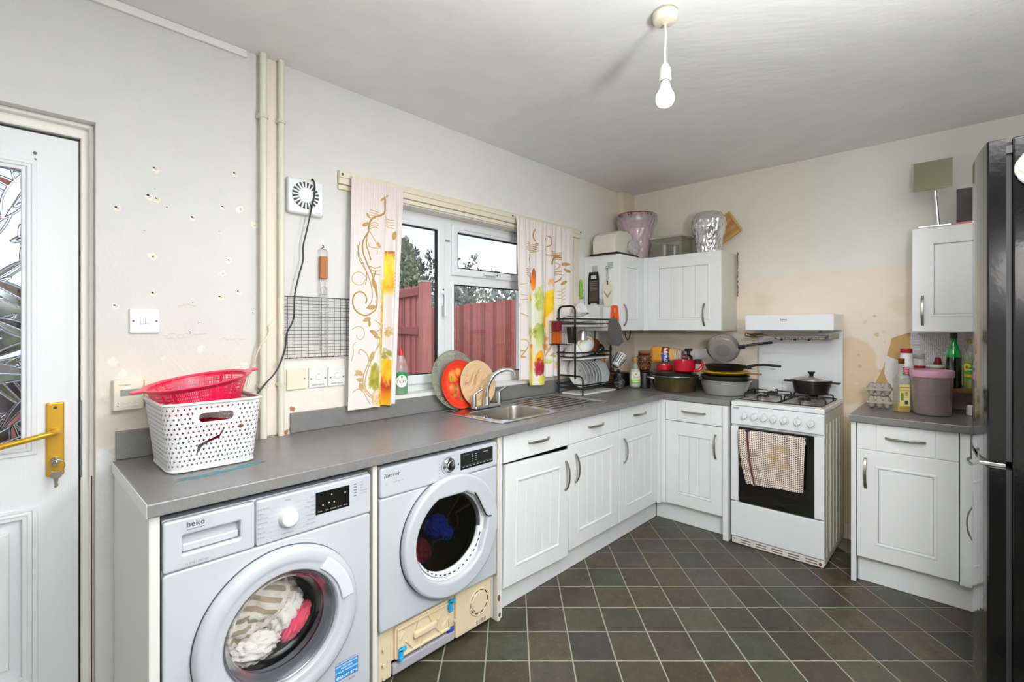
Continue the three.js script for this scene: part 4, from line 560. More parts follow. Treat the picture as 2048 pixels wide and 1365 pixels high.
// ---------- gas cooker with eye-level grill ----------
{
  const k = thing('gas_cooker', 'white freestanding gas cooker with an eye-level grill and black oven door', 'cooker', [3.22, 0, -0.8585], -Math.PI / 2), x0 = -0.2565, x1 = 0.2565, D = 0.575;
  part(k, 'body', [box2(x0 + 0.004, x1 - 0.004, 0.012, 0.88, -D, -0.022, 0.004), box2(x0, x1, 0.884, 0.912, -D, -0.002, 0.006, 2), ...[-1, 1].flatMap((s) => [-0.06, -0.5].map((z) => cyl(0.018, 0.02, 0.014, s * 0.22, 0.0075, z)))], MT.enamel);
  const sideMat = std(0xd9d3c2, 0.4);
  for (const s of [-1, 1]) { const sp = part(k, 'side_panel', box2(s * x1 - (s > 0 ? 0.005 : 0), s * x1 + (s > 0 ? 0 : 0.005), 0.012, 0.882, -D, -0.02, 0.001), sideMat); for (let i = 0; i < 6; i++) { const z = -0.07 - i * 0.09; part(sp, 'side_rib', box2(s * x1 - 0.003, s * x1 + 0.003, 0.05, 0.82, z - 0.011, z + 0.011, 0.003), std(0xe6e3d8, 0.35)); } }
  const cp = part(k, 'control_panel', box2(x0, x1, 0.765, 0.882, -0.03, 0.0, 0.006, 2), MT.enamel);
  const knob = M([lathe([[0, 0.022], [0.015, 0.022], [0.0185, 0.018], [0.0205, 0]]).rotateX(Math.PI / 2), box(0.0075, 0.039, 0.012, 0, 0, 0.024, 0.003)]);
  [-0.1745, -0.1155, -0.0605, -0.0075, 0.0495, 0.1215, 0.1905].forEach((x) => { const q = part(cp, 'control_knob', knob, MT.white); q.position.set(x, 0.824, 0); });
  print(cp, 'lettering', 0.05, 0.024, -0.225, 0.868, 0.0008, (c, W, h) => { txt(c, 'beko', W / 2, h * 0.4, 0.016, '#4b4d52'); c.fillStyle = '#4b4d52'; c.fillRect(0.01, h * 0.78, 0.032, 0.001); }, { ppm: 4000 });
  const kp = canvasTex(1024, 220, (c, w, h) => { c.clearRect(0, 0, w, h); c.strokeStyle = '#b3b6ba'; c.lineWidth = 2; c.fillStyle = '#a8abb0'; [-0.1745, -0.1155, -0.0605, -0.0075, 0.0495, 0.1215, 0.1905].forEach((x) => { const X = (x + 0.2565) / 0.513 * w; c.beginPath(); c.arc(X, 118, 52, -2.2, 0.9); c.stroke(); c.fillRect(X - 6, 52, 12, 6); }); });
  part(cp, 'dial_print', new THREE.PlaneGeometry(0.513, 0.11).translate(0, 0.824, 0.0007), std(0xffffff, 0.4, { map: kp, transparent: true }));
  const dr = part(k, 'oven_door', box2(x0 + 0.002, x1 - 0.002, 0.28, 0.749, -0.022, -0.006, 0.004), MT.enamel);
  part(dr, 'side_strip', box2(x0, -0.211, 0.278, 0.751, -0.02, 0.002, 0.004), MT.enamel); part(dr, 'side_strip', box2(0.206, x1, 0.278, 0.751, -0.02, 0.002, 0.004), MT.enamel);
  part(dr, 'door_glass', box2(-0.2105, 0.2055, 0.276, 0.752, -0.022, 0.003, 0.003), MT.blackGloss);
  part(dr, 'door_handle', [box2(-0.19, 0.185, 0.722, 0.738, 0.02, 0.032, 0.005, 2), box2(-0.185, -0.165, 0.722, 0.738, 0, 0.03, 0.003), box2(0.16, 0.18, 0.722, 0.738, 0, 0.03, 0.003)], MT.black);
  part(k, 'bottom_drawer', box2(x0, x1, 0.05, 0.27, -0.022, 0.001, 0.005, 2), MT.enamel);
  const pl = part(k, 'kick_strip', box2(x0 + 0.004, x1 - 0.004, 0.004, 0.046, -0.03, -0.006, 0.002), std(0xdcdad2, 0.4));
  for (let i = 0; i < 5; i++) part(pl, 'vent_slot', [box2(-0.2 + i * 0.09, -0.14 + i * 0.09, 0.028, 0.035, -0.008, -0.0055, 0), box2(-0.2 + i * 0.09, -0.14 + i * 0.09, 0.014, 0.02, -0.008, -0.0055, 0)], std(0x6f655a, 0.8));
  part(pl, 'rust_spot', [sph(0.007, 0.235, 0.02, -0.006, 1, 1.4, 0.2, 8), sph(0.005, -0.235, 0.03, -0.006, 1, 1, 0.2, 8)], std(0x7a4526, 0.9));
  const hob = part(k, 'hob_plate', box2(-0.235, 0.238, 0.9, 0.9165, -0.525, -0.045, 0.006, 2), std(0xc9c7c0, 0.28, { metalness: 0.6 }));
  for (const [x, z, r] of [[-0.12, -0.17, 0.036], [0.12, -0.17, 0.042], [-0.12, -0.40, 0.042], [0.12, -0.40, 0.034]]) {
    const b = part(hob, 'burner', lathe([[0, 0.024], [r * 0.5, 0.024], [r * 0.8, 0.018], [r, 0.016], [r, 0.008], [r * 1.25, 0.006], [r * 1.3, 0]]).translate(x, 0.916, z), std(0x9d9b96, 0.4, { metalness: 0.8 })); part(b, 'burner_cap', lathe([[0, 0.03], [r * 0.7, 0.029], [r * 0.85, 0.024], [r * 0.85, 0.02]]).translate(x, 0.9155, z), MT.black);
  }
  for (const sx of [-0.1175, 0.12]) {
    const a = sx - 0.112, b = sx + 0.112, yt = 0.951, g = [bent([[a, 0.917, -0.06], [b, 0.917, -0.06], [b, 0.917, -0.515], [a, 0.917, -0.515], [a, 0.917, -0.06]], 0.0042, 0.02)];
    for (const zc of [-0.17, -0.40]) { for (const [dx, dz] of [[1, 0], [-1, 0], [0, 1], [0, -1]]) { const ex = dx ? sx + dx * 0.11 : sx, ez = dz ? zc + dz * 0.108 : zc; g.push(bent([[ex, 0.918, ez], [ex, yt, ez - dz * 0.004], [sx + dx * 0.035, yt, zc + dz * 0.035]], 0.0042, 0.012)); } }
    part(hob, 'pan_support', g, MT.black);
  }
  const sb = part(k, 'splashback', [box2(x0, x1, 0.908, 1.37, -D, -D + 0.022, 0.005, 2), ext(shp(rrect(-0.235, 0.235, 0.92, 1.275, 0.02)), 0.003, 0.0014).translate(0, 0, -D + 0.0215), box2(-0.1, -0.094, 0.93, 1.03, -D + 0.022, -D + 0.03, 0.002), box2(0.13, 0.136, 0.93, 1.05, -D + 0.022, -D + 0.03, 0.002)], MT.enamel);
  const gr = part(k, 'grill_canopy', [box2(x0, x1, 1.362, 1.466, -D, -0.265, 0.006, 2)], MT.enamel);
  print(gr, 'lettering', 0.05, 0.026, -0.02, 1.43, -0.2644, (c, W, h) => { txt(c, 'beko', W / 2, h * 0.4, 0.017, '#3e4046'); c.fillStyle = '#3e4046'; c.fillRect(0.009, h * 0.8, 0.034, 0.0012); }, { ppm: 4000 });
  part(gr, 'grill_burner', [box2(-0.17, 0.17, 1.348, 1.364, -0.4, -0.3, 0.003)], std(0x8f8a7c, 0.5, { metalness: 0.7 }));
  const gp = part(k, 'grill_pan_rack', [bent([[-0.22, 1.325, -0.30], [0.21, 1.325, -0.30], [0.21, 1.325, -0.53], [-0.22, 1.325, -0.53], [-0.22, 1.325, -0.30]], 0.004, 0.015), box2(-0.11, 0.2, 1.318, 1.330, -0.302, -0.29, 0.003), ...Array.from({ length: 7 }, (_, i) => bent([[-0.1 + i * 0.04, 1.325, -0.30], [-0.07 + i * 0.04, 1.302, -0.33], [-0.07 + i * 0.04, 1.302, -0.5], [-0.07 + i * 0.04, 1.325, -0.53]], 0.0025, 0.01)), ...[-1, 1].map((s) => box2(s * 0.23 - 0.006, s * 0.23 + 0.006, 1.31, 1.34, -0.56, -0.3, 0.002))], std(0x8d8578, 0.35, { metalness: 0.9 }));
  part(gp, 'grill_pan_handle', bent([[-0.2, 1.325, -0.30], [-0.245, 1.345, -0.235], [-0.245, 1.325, -0.235], [-0.19, 1.318, -0.3]], 0.004, 0.008), std(0x6d6558, 0.4, { metalness: 0.8 }));
  part(gp, 'rack_foot', [-0.05, 0.03, 0.11].map((x) => sph(0.007, x, 1.302, -0.335, 1.3, 1, 1, 10)), MT.black);
  // tea towel over the oven door handle
  const tw = canvasTex(512, 512, (c, W) => { c.fillStyle = '#e9dfd2'; c.fillRect(0, 0, W, W); c.fillStyle = '#5a3a38'; const n = 30, s = W / n; for (let i = 0; i < n; i++) for (let j = 0; j < n; j++) c.fillRect(i * s + 2, j * s + 3, s * 0.6, s * 0.55); c.fillStyle = '#5b2a34'; c.fillRect(W * 0.13, 0, s * 1.1, W); c.globalAlpha = 0.25; c.fillStyle = '#b08a4c'; for (let i = 0; i < 10; i++) { c.beginPath(); c.ellipse(rr(250, 380), rr(200, 380), rr(20, 60), rr(20, 40), 0, 0, 7); c.fill(); } });
  const t = solo('tea_towel', 'checked brown and cream tea towel hung over the oven door handle', 'towel', [grid(36, 44, (u, v) => {
    const left = -0.199 + 0.048 * v * v, right = 0.168 - 0.01 * v, x = left + (right - left) * u, top = 0.741 - 0.012 * Math.exp(-Math.pow((u - 0.14) / 0.03, 2)), h = 0.335 - 0.012 * u;
    const a = Math.min(1, v / 0.05) * Math.PI / 2, z = 0.026 + 0.0115 * Math.sin(a) + (v > 0.05 ? 0.006 * Math.sin(u * 13 + v * 3) * v + 0.004 * fbm(u * 5, v * 5, 1, 3) : 0);
    return [x, v < 0.05 ? top - 0.012 + 0.012 * Math.cos(a) : top - 0.012 - (v - 0.05) * h, z];
  }), grid(36, 6, (u, v) => [-0.199 + 0.367 * u, 0.741 - 0.012 + 0.012 * Math.sin(Math.min(1, (1 - v) / 0.6) * Math.PI / 2) - (v > 0.4 ? (v - 0.4) * 0.05 : 0), 0.026 - 0.0115 * Math.sin(Math.min(1, v / 0.6) * Math.PI / 2)])], std(0xffffff, 0.95, { map: tw, side: THREE.DoubleSide, bumpMap: rep(fineBump, 3, 3), bumpScale: 0.001 }));
  t.position.set(3.22, 0, -0.8585); t.rotation.y = -Math.PI / 2;
  // casserole on the back right burner
  const c = thing('casserole_pot', 'black casserole pot with a glass lid on the back of the hob', 'pot', [3.60, 0.952, -0.745], -Math.PI / 2);
  part(c, 'pot_body', lathe([[0, 0.001], [0.082, 0.001], [0.094, 0.008], [0.112, 0.085], [0.116, 0.089], [0.114, 0.09], [0.108, 0.085], [0.09, 0.012], [0, 0.008]]), std(0x141011, 0.35));
  for (const s of [-1, 1]) part(c, 'side_handle', box(0.055, 0.012, 0.05, s * 0.13, 0.078, 0, 0.006, 2), MT.black);
  const lid = part(c, 'lid', lathe([[0.115, 0.09], [0.116, 0.094], [0.112, 0.097], [0.08, 0.108], [0.04, 0.116], [0, 0.118], [0, 0.115], [0.08, 0.104], [0.113, 0.091]]), phy(0x9a9792, 0.08, { metalness: 0.25, clearcoat: 1 })); part(lid, 'lid_rim', tor(0.1155, 0.003, 0, 0.0935, 0), MT.chrome);
  part(c, 'lid_knob', lathe([[0, 0.145], [0.02, 0.145], [0.022, 0.14], [0.012, 0.128], [0.012, 0.118], [0, 0.117]]), MT.black);
}
// ---------- fridge freezer ----------
{
  const f = thing('fridge_freezer', 'tall glossy black fridge freezer at the right edge of the room', 'fridge', [2.295, 0, 0]), x0 = -0.295, x1 = 0.295;
  const gloss = phy(0x040405, 0.1, { bumpMap: rep(plasterBump, 1.0, 1.0), bumpScale: 0.0004 });
  part(f, 'body', box2(x0, x1, 0.03, 1.93, 0.088, 0.66, 0.006, 2), gloss);
  part(f, 'plinth_grille', box2(x0 + 0.01, x1 - 0.01, 0.005, 0.03, 0.1, 0.6, 0.003), MT.black);
  const prof = [[x0, 0.076], [x0, 0.041], ...Array.from({ length: 15 }, (_, i) => { const t = i / 14 * 2 - 1; return [t * (x1 - 0.006), 0.036 - 0.030 * (1 - t * t)]; }), [x1, 0.041], [x1, 0.076]];
  const doorGeo = (y0, y1) => ext(shp(prof.map(([x, z]) => [x, z])), y1 - y0, 0.003).rotateX(Math.PI / 2).translate(0, y1, 0);
  const up = part(f, 'fridge_door', doorGeo(0.985, 1.93), gloss); part(f, 'freezer_door', doorGeo(0.06, 0.972), gloss);
  part(f, 'door_trim', box2(x0 + 0.002, x1 - 0.002, 0.972, 0.984, 0.018, 0.076, 0.003), MT.alu);
  part(f, 'door_gasket', [box2(x0 + 0.012, x1 - 0.012, 0.99, 1.92, 0.076, 0.088, 0), box2(x0 + 0.012, x1 - 0.012, 0.07, 0.965, 0.076, 0.088, 0)], MT.rubber);
  part(f, 'top_hinge', box2(x0 + 0.004, x0 + 0.05, 1.885, 1.91, 0.074, 0.092, 0.002), MT.black);
  const m = thing('wall_ornament', 'round crumpled silver-white ornament stuck high on the fridge side', 'ornament', [1.999, 1.832, 0.15], -Math.PI / 2);
  part(m, 'dish', lump(0.056, 0.056, 0.012, 0.16, 1.6, 4), std(0xa3a399, 0.35, { metalness: 0.35 })); m.children[0].position.z = 0.011;
}
// ---------- pipes, sockets, fan, cable ----------
{
  const pipeMat = std(0xe3dfcd, 0.5, { bumpMap: plasterBump, bumpScale: 0.0015 });
  const pipe = (label, x, r, extra) => { const p = thing('pipe', label, 'pipe', [x, 0, -2.168]); part(p, 'tube', cyl(r, r, CEIL - 0.9115, 0, (CEIL + 0.911) / 2, 0, 20), pipeMat); for (const y of [2.274, 1.135]) part(p, 'clip', [cyl(r + 0.005, r + 0.005, 0.016, 0, y, 0, 20), box(r * 2 + 0.012, 0.014, 0.02, 0, y, -0.02, 0.003)], pipeMat); return p; };
  pipe('cream-painted vertical pipe with mould stains, the left one of the pair', 0.756, 0.0145); pipe('cream-painted vertical pipe standing on the worktop edge, right one of the pair', 0.829, 0.0125);
  const wc = solo('white_cable', 'thin cream cable curving down the wall beside the left pipe', 'cable', tube([[0.86, 1.47, -2.194], [0.824, 1.448, -2.192], [0.787, 1.393, -2.186], [0.77, 1.35, -2.148], [0.74, 1.308, -2.15], [0.717, 1.203, -2.19], [0.70, 1.13, -2.194]], 0.004, 60), MT.cream);
  const f = thing('extractor_fan', 'white square extractor fan mounted on the wall left of the window', 'fan', [0.94, 1.97, -2.2]);
  part(f, 'housing', [box(0.164, 0.16, 0.03, 0, 0, 0.016, 0.012, 3)], MT.white); const rec = part(f, 'grille_recess', cyl(0.06, 0.06, 0.003, -0.004, 0.006, 0.0312, 40, 'z'), std(0x3a3b40, 0.7));
  part(f, 'grille_hub', lathe([[0, 0.008], [0.03, 0.008], [0.034, 0.004], [0.034, 0]]).rotateX(Math.PI / 2).translate(-0.004, 0.006, 0.031), MT.white);
  const sl = box(0.03, 0.0075, 0.004, 0.046, 0, 0, 0.001); for (let i = 0; i < 20; i++) { const q = part(f, 'grille_slat', sl, MT.white); q.position.set(-0.004, 0.006, 0.0335); q.rotation.z = i / 20 * 6.283; }
  print(f, 'lettering', 0.05, 0.012, 0.05, -0.066, 0.0318, (c, W, h) => txt(c, 'Airvent', W / 2, h / 2, 0.008, '#8a8d94', 'italic'), { ppm: 3000 });
  const cb = thing('power_cable', 'black cable hanging from the extractor fan down behind the white basket', 'cable');
  part(cb, 'flex', tube([[0.965, 2.052, -2.166], [0.968, 2.045, -2.157], [0.972, 1.998, -2.157], [0.957, 1.919, -2.157], [0.935, 1.809, -2.16], [0.921, 1.745, -2.16], [0.92, 1.683, -2.16], [0.901, 1.613, -2.157], [0.882, 1.525, -2.155], [0.877, 1.446, -2.15], [0.871, 1.409, -2.15], [0.845, 1.354, -2.148], [0.837, 1.285, -2.148], [0.80, 1.198, -2.142], [0.754, 1.143, -2.142], [0.70, 1.08, -2.14], [0.655, 1.02, -2.15], [0.648, 0.916, -2.14]], 0.0034, 160), MT.black);
  part(cb, 'end_sleeve', sph(0.006, 0.965, 2.052, -2.166, 1, 1, 1, 10), MT.black);
  function plate(name, label, x0, x1, y0, y1, mat, draw) { const p = thing(name, label, name === 'light_switch' ? 'switch' : 'socket', [(x0 + x1) / 2, (y0 + y1) / 2, -2.2]); part(p, 'plate', box(x1 - x0, y1 - y0, 0.01, 0, 0, 0.0055, 0.004, 2), mat); draw(p, (x1 - x0) / 2, (y1 - y0) / 2); return p; }
  const scr = (p, x, y) => part(p, 'screw', cyl(0.004, 0.004, 0.002, x, y, 0.0105, 12, 'z'), std(0x6d6a62, 0.5));
  plate('light_switch', 'white double light switch on the holed wall beside the door', 0.311, 0.401, 1.36, 1.449, MT.plastic, (p) => { for (const s of [-1, 1]) { scr(p, s * 0.034, 0); part(p, 'rocker', box(0.014, 0.024, 0.008, s * 0.0078, 0, 0.011, 0.003).rotateX(-0.1), MT.white); } });
  plate('socket_plate', 'plain cream blanking plate on the wall, leftmost of the row of three', 0.862, 0.948, 1.102, 1.197, std(0xe6dfca, 0.45), (p) => { scr(p, 0.034, 0); });
  const sw = (label, x0, x1) => plate('appliance_switch', label, x0, x1, 1.103, 1.196, MT.plastic, (p, hx) => { scr(p, -hx + 0.01, -0.004); scr(p, hx - 0.01, -0.004); const r = part(p, 'rocker', box(0.022, 0.03, 0.006, 0, 0.004, 0.011, 0.003), MT.white); part(r, 'neon_mark', box(0.012, 0.002, 0.001, 0, 0.016, 0.0145, 0), std(0x8b8d92, 0.5)); print(p, 'lettering', 0.06, 0.01, 0, -0.033, 0.0109, (c, W, h) => txt(c, 'WATER HEATER', W / 2, h / 2, 0.008, '#6b6e74'), { ppm: 3000 }); });
  sw('white appliance switch with grey lettering, middle of the row of three', 0.96, 1.046); sw('white appliance switch with lettering, nearest the curtain', 1.052, 1.137);
  const th = plate('heating_controller', 'cream heating controller with a grey display left of the basket', 0.262, 0.352, 1.085, 1.197, std(0xe9e2cf, 0.45), (p) => {
    part(p, 'casing', box(0.086, 0.108, 0.022, 0, 0, 0.018, 0.004, 2), std(0xe9e2cf, 0.45)); part(p, 'display', box(0.06, 0.023, 0.002, 0.006, 0.008, 0.0292, 0.0005), std(0x8f9990, 0.25)); for (let i = 0; i < 3; i++) for (let j = 0; j < 2; j++) part(p, 'button', box(0.012, 0.006, 0.002, -0.012 + i * 0.017, -0.026 - j * 0.012, 0.0295, 0.001), MT.plastic); part(p, 'indicator', [box(0.003, 0.003, 0.001, -0.031, -0.026, 0.0293, 0), box(0.003, 0.003, 0.001, -0.031, -0.038, 0.0293, 0)], MT.black);
    print(p, 'lettering', 0.04, 0.008, -0.012, 0.036, 0.0293, (c, W, h) => txt(c, 'Honeywell', W / 2, h / 2, 0.0065, '#b3a994'), { ppm: 3000 });
  }); th.userData.category = 'controller';
  plate('blanking_plate', 'cream blanking plate between the heating controller and the pipes, behind the colander', 0.354, 0.444, 1.1, 1.19, std(0xe4d8c0, 0.5), (p) => scr(p, 0.034, 0)).userData.category = 'wall plate';
  plate('wall_socket', 'white wall socket behind the red saucepan on the back wall', -0.05, 0.05, 1.13, 1.21, MT.plastic, (p) => { for (const s of [-1, 1]) part(p, 'rocker', box(0.012, 0.02, 0.006, s * 0.03, 0.018, 0.011, 0.002), MT.white); });
  const ws = scene.children[scene.children.length - 1]; ws.position.set(3.81, 1.17, -1.55); ws.rotation.y = -Math.PI / 2;
}
// hand-held wire grill basket hung on the wall
{
  const g = thing('grill_basket', 'hinged wire grilling basket with a wooden grip, hung flat on the wall', 'grill', [0, 0, -2.184]), wire = std(0x4d4b47, 0.4, { metalness: 0.7 }), x0 = 0.832, x1 = 1.172, y0 = 1.245, y1 = 1.519;
  part(g, 'frame', bent([[x0, y0, 0], [x1, y0, 0], [x1, y1, 0], [x0, y1, 0], [x0, y0, 0]], 0.0022, 0.008, false, 6), wire);
  for (let i = 1; i < 18; i++) part(g, 'cross_wire', rod([x0, y0 + (y1 - y0) * i / 18 + rr(-0.002, 0.002), 0.001], [x1, y0 + (y1 - y0) * i / 18 + rr(-0.002, 0.002), 0.001], 0.0011, 5), wire);
  for (let i = 1; i < 11; i++) part(g, 'upright_wire', rod([x0 + (x1 - x0) * i / 11, y0, -0.0015], [x0 + (x1 - x0) * i / 11, y1, -0.0015], 0.0012, 5), wire);
  part(g, 'rust_drips', Array.from({ length: 10 }, () => sph(0.003, rr(x0, x1), y0, 0.001, 1, 1.5, 1, 6)), std(0x5a4a3a, 0.9));
  part(g, 'handle_wire', [bent([[1.008, y0 + 0.03, 0.004], [1.008, 1.745, 0.004], [1.04, 1.745, 0.004], [1.04, y0, 0.004]], 0.002, 0.012, false, 6), bent([[1.006, 1.535, 0.006], [1.042, 1.535, 0.006]], 0.0018, 0, false, 6), tube([[1.012, 1.535, 0.006], [1.012, 1.56, 0.006], [1.024, 1.572, 0.006], [1.036, 1.56, 0.006], [1.036, 1.535, 0.006]], 0.0018, 24)], std(0xaaa69e, 0.3, { metalness: 0.9 }));
  part(g, 'wooden_grip', box2(1.006, 1.041, 1.607, 1.712, -0.004, 0.014, 0.004, 2), std(0xa8683a, 0.6, { bumpMap: rep(grainBump, 8, 3), bumpScale: 0.001 }));
  const nail = solo('wall_hook', 'small dark hook in the wall that holds the grill basket', 'hook', [rod([1.022, 1.75, -2.199], [1.022, 1.753, -2.172], 0.002), rod([1.022, 1.753, -2.172], [1.015, 1.764, -2.17], 0.0022)], MT.black);
}
// ---------- storage basket and colander ----------
function loopPts(pts, n) { const P = [...pts, pts[0]], L = [0]; for (let i = 1; i < P.length; i++) L.push(L[i - 1] + Math.hypot(P[i][0] - P[i - 1][0], P[i][1] - P[i - 1][1])); const o = []; for (let k = 0; k < n; k++) { const t = k / n * L[L.length - 1]; let i = 1; while (L[i] < t) i++; const f = (t - L[i - 1]) / (L[i] - L[i - 1]); o.push([P[i - 1][0] + (P[i][0] - P[i - 1][0]) * f, P[i - 1][1] + (P[i][1] - P[i - 1][1]) * f]); } o.len = L[L.length - 1]; return o; }
{
  const b = thing('storage_basket', 'white woven plastic basket with a cracked front, on the worktop by the door', 'basket', [0, 0.911, 0]);
  const lo = loopPts(rrect(0.362, 0.616, -2.10, -1.838, 0.035), 96), hi = loopPts(rrect(0.338, 0.634, -2.128, -1.808, 0.04), 96), Hh = 0.222, N = 96;
  const at = (u, v) => { const i = ((Math.round(u * N) % N) + N) % N; return [lo[i][0] + (hi[i][0] - lo[i][0]) * v, 0.002 + Hh * v, lo[i][1] + (hi[i][1] - lo[i][1]) * v]; };
  let fu = 0, best = -9; for (let i = 0; i < N; i++) { const q = hi[i][1] - Math.abs(hi[i][0] - 0.486) * 3; if (q > best) { best = q; fu = i / N; } }
  const CW = 2048, CH = 384, px = (m) => m / hi.len * CW, py = (m) => CH - m / Hh * CH;
  const alpha = (c) => { c.fillStyle = '#fff'; c.fillRect(0, 0, CW, CH); c.fillStyle = '#000';
    const nc = 74, nr = 13; for (let j = 0; j < nr; j++) for (let i = 0; i < nc; i++) { const x = (i + (j % 2) * 0.5) / nc * CW, y = 28 + j * 26.5, s = (i + j) % 2 ? 1 : -1; c.beginPath(); c.moveTo(x - s * 6.4, y); c.lineTo(x + s * 5.4, y - 7.5); c.lineTo(x + s * 5.4, y + 7.5); c.fill(); }
    for (const du of [0, 0.5]) { const cx = (((fu + du) % 1) - 0.0) * CW; c.fillStyle = '#fff'; c.fillRect(cx - px(0.068), py(0.2), px(0.136), px(0) + CH * 0.24); c.fillStyle = '#000'; c.beginPath(); c.roundRect(cx - px(0.052), py(0.188), px(0.104), CH * 0.13, 22); c.fill(); }
    const X = (m) => fu * CW - px(m); c.lineWidth = 5; c.strokeStyle = '#000'; c.beginPath(); [[-0.062, 0.052], [-0.055, 0.083], [-0.032, 0.092], [-0.008, 0.101], [0.012, 0.109], [0.022, 0.124], [0.01, 0.102], [-0.016, 0.093], [-0.046, 0.08], [-0.056, 0.062]].forEach(([x, y], i) => c[i ? 'lineTo' : 'moveTo'](X(x), py(y))); c.fill(); c.stroke();
    c.beginPath(); c.arc(X(0.08), py(0.13), 7, 0, 7); c.fill(); };
  const col = canvasTex(CW, CH, (c) => { c.fillStyle = '#e4e5e6'; c.fillRect(0, 0, CW, CH); c.strokeStyle = '#cfd1d3'; c.lineWidth = 2.5; for (let i = 0; i < 74; i++) for (let j = 0; j < 14; j++) { const x = (i + (j % 2) * 0.5) / 74 * CW, y = 15 + j * 26.5; c.beginPath(); c.moveTo(x - 9, y - 9); c.lineTo(x + 9, y + 9); c.stroke(); } const X = (m) => fu * CW - px(m); c.lineWidth = 9; c.strokeStyle = '#a8732c'; c.beginPath(); [[-0.052, 0.08], [-0.02, 0.094], [0.012, 0.106], [0.022, 0.124]].forEach(([x, y], i) => c[i ? 'lineTo' : 'moveTo'](X(x), py(y))); c.stroke(); c.fillStyle = '#b07a34'; c.beginPath(); c.arc(X(0.08), py(0.13), 14, 0, 7); c.fill(); });
  const at2 = canvasTex(CW, CH, alpha, { data: true });
  const g = grid(N, 10, (u, v) => at(u, v));
  part(b, 'woven_wall', g, std(0xffffff, 0.45, { map: col, alphaMap: at2, alphaTest: 0.5, side: THREE.DoubleSide, bumpMap: at2, bumpScale: 0.002 }));
  part(b, 'rim', tube(hi.filter((_, i) => i % 3 === 0).map((p) => [p[0], Hh + 0.002, p[1]]), 0.005, 140, true), MT.plastic);
  part(b, 'bottom', [flat(shp(rrect(0.363, 0.615, -2.099, -1.839, 0.034)), 0.006, 0.005), tube(lo.filter((_, i) => i % 3 === 0).map((p) => [p[0], 0.005, p[1]]), 0.004, 120, true)], MT.plastic);
  const pink = phy(0xe0164a, 0.3, { clearcoat: 0.3 });
  const perf = canvasTex(1024, 128, (c, w, h) => { c.fillStyle = '#fff'; c.fillRect(0, 0, w, h); c.fillStyle = '#000'; for (let i = 0; i < 160; i++) { if (i % 20 < 2) continue; for (let j = 0; j < 8; j++) c.fillRect(i * 6.4 + 1.4, 12 + j * 12, 3.6, 8.5); } }, { data: true });
  const c = thing('colander', 'pink plastic colander lying tilted on top of the white basket', 'colander', [0.476, 1.178, -1.975], 0); c.rotation.set(0.02, 0, 0.15);
  part(c, 'perforated_bowl', lathe([[0.11, -0.082], [0.126, -0.05], [0.143, -0.008], [0.151, 0.012]], 64), phy(0xe0164a, 0.3, { side: THREE.DoubleSide, alphaMap: perf, alphaTest: 0.5 }));
  part(c, 'bowl_floor', [lathe([[0, -0.086], [0.11, -0.084], [0.114, -0.078], [0.11, -0.08], [0, -0.082]])], pink);
  part(c, 'rim', [lathe([[0.149, 0.004], [0.166, 0.016], [0.167, 0.02], [0.16, 0.021], [0.149, 0.014]], 64)], pink);
  for (const s of [-1, 1]) part(c, 'grip', ext(shp([[s * 0.16, -0.03], [s * 0.19, -0.022], [s * 0.198, 0], [s * 0.19, 0.022], [s * 0.16, 0.03]].slice()[s > 0 ? 'slice' : 'reverse']()), 0.007, 0.003).rotateX(Math.PI / 2).translate(0, 0.021, 0), pink);
  const rib = box(0.004, 0.09, 0.004, 0, 0, 0, 0.001); for (let i = 0; i < 8; i++) { const q = part(c, 'bowl_rib', rib, pink), a = (i + 0.3) / 8 * 6.283; q.position.set(Math.cos(a) * 0.132, -0.036, Math.sin(a) * 0.127); q.rotation.set(0, -a, -0.4); q.rotation.order = 'YXZ'; }
  const bag = solo('plastic_bag', 'small crumpled white plastic bag tucked into the right of the basket', 'bag', lump(0.035, 0.06, 0.04, 0.4, 2.6, 90), phy(0xf0eaea, 0.25, { transmission: 0.3, thickness: 0 })); bag.position.set(0.602, 1.14, -2.098); bag.scale.setScalar(0.62);
  const gar = solo('pink_cloth', 'folded pink cloth inside the white basket behind its handle hole', 'cloth', lump(0.1, 0.035, 0.1, 0.3, 2, 14), std(0xc01c40, 0.8)); gar.position.set(0.49, 1.02, -1.965);
}
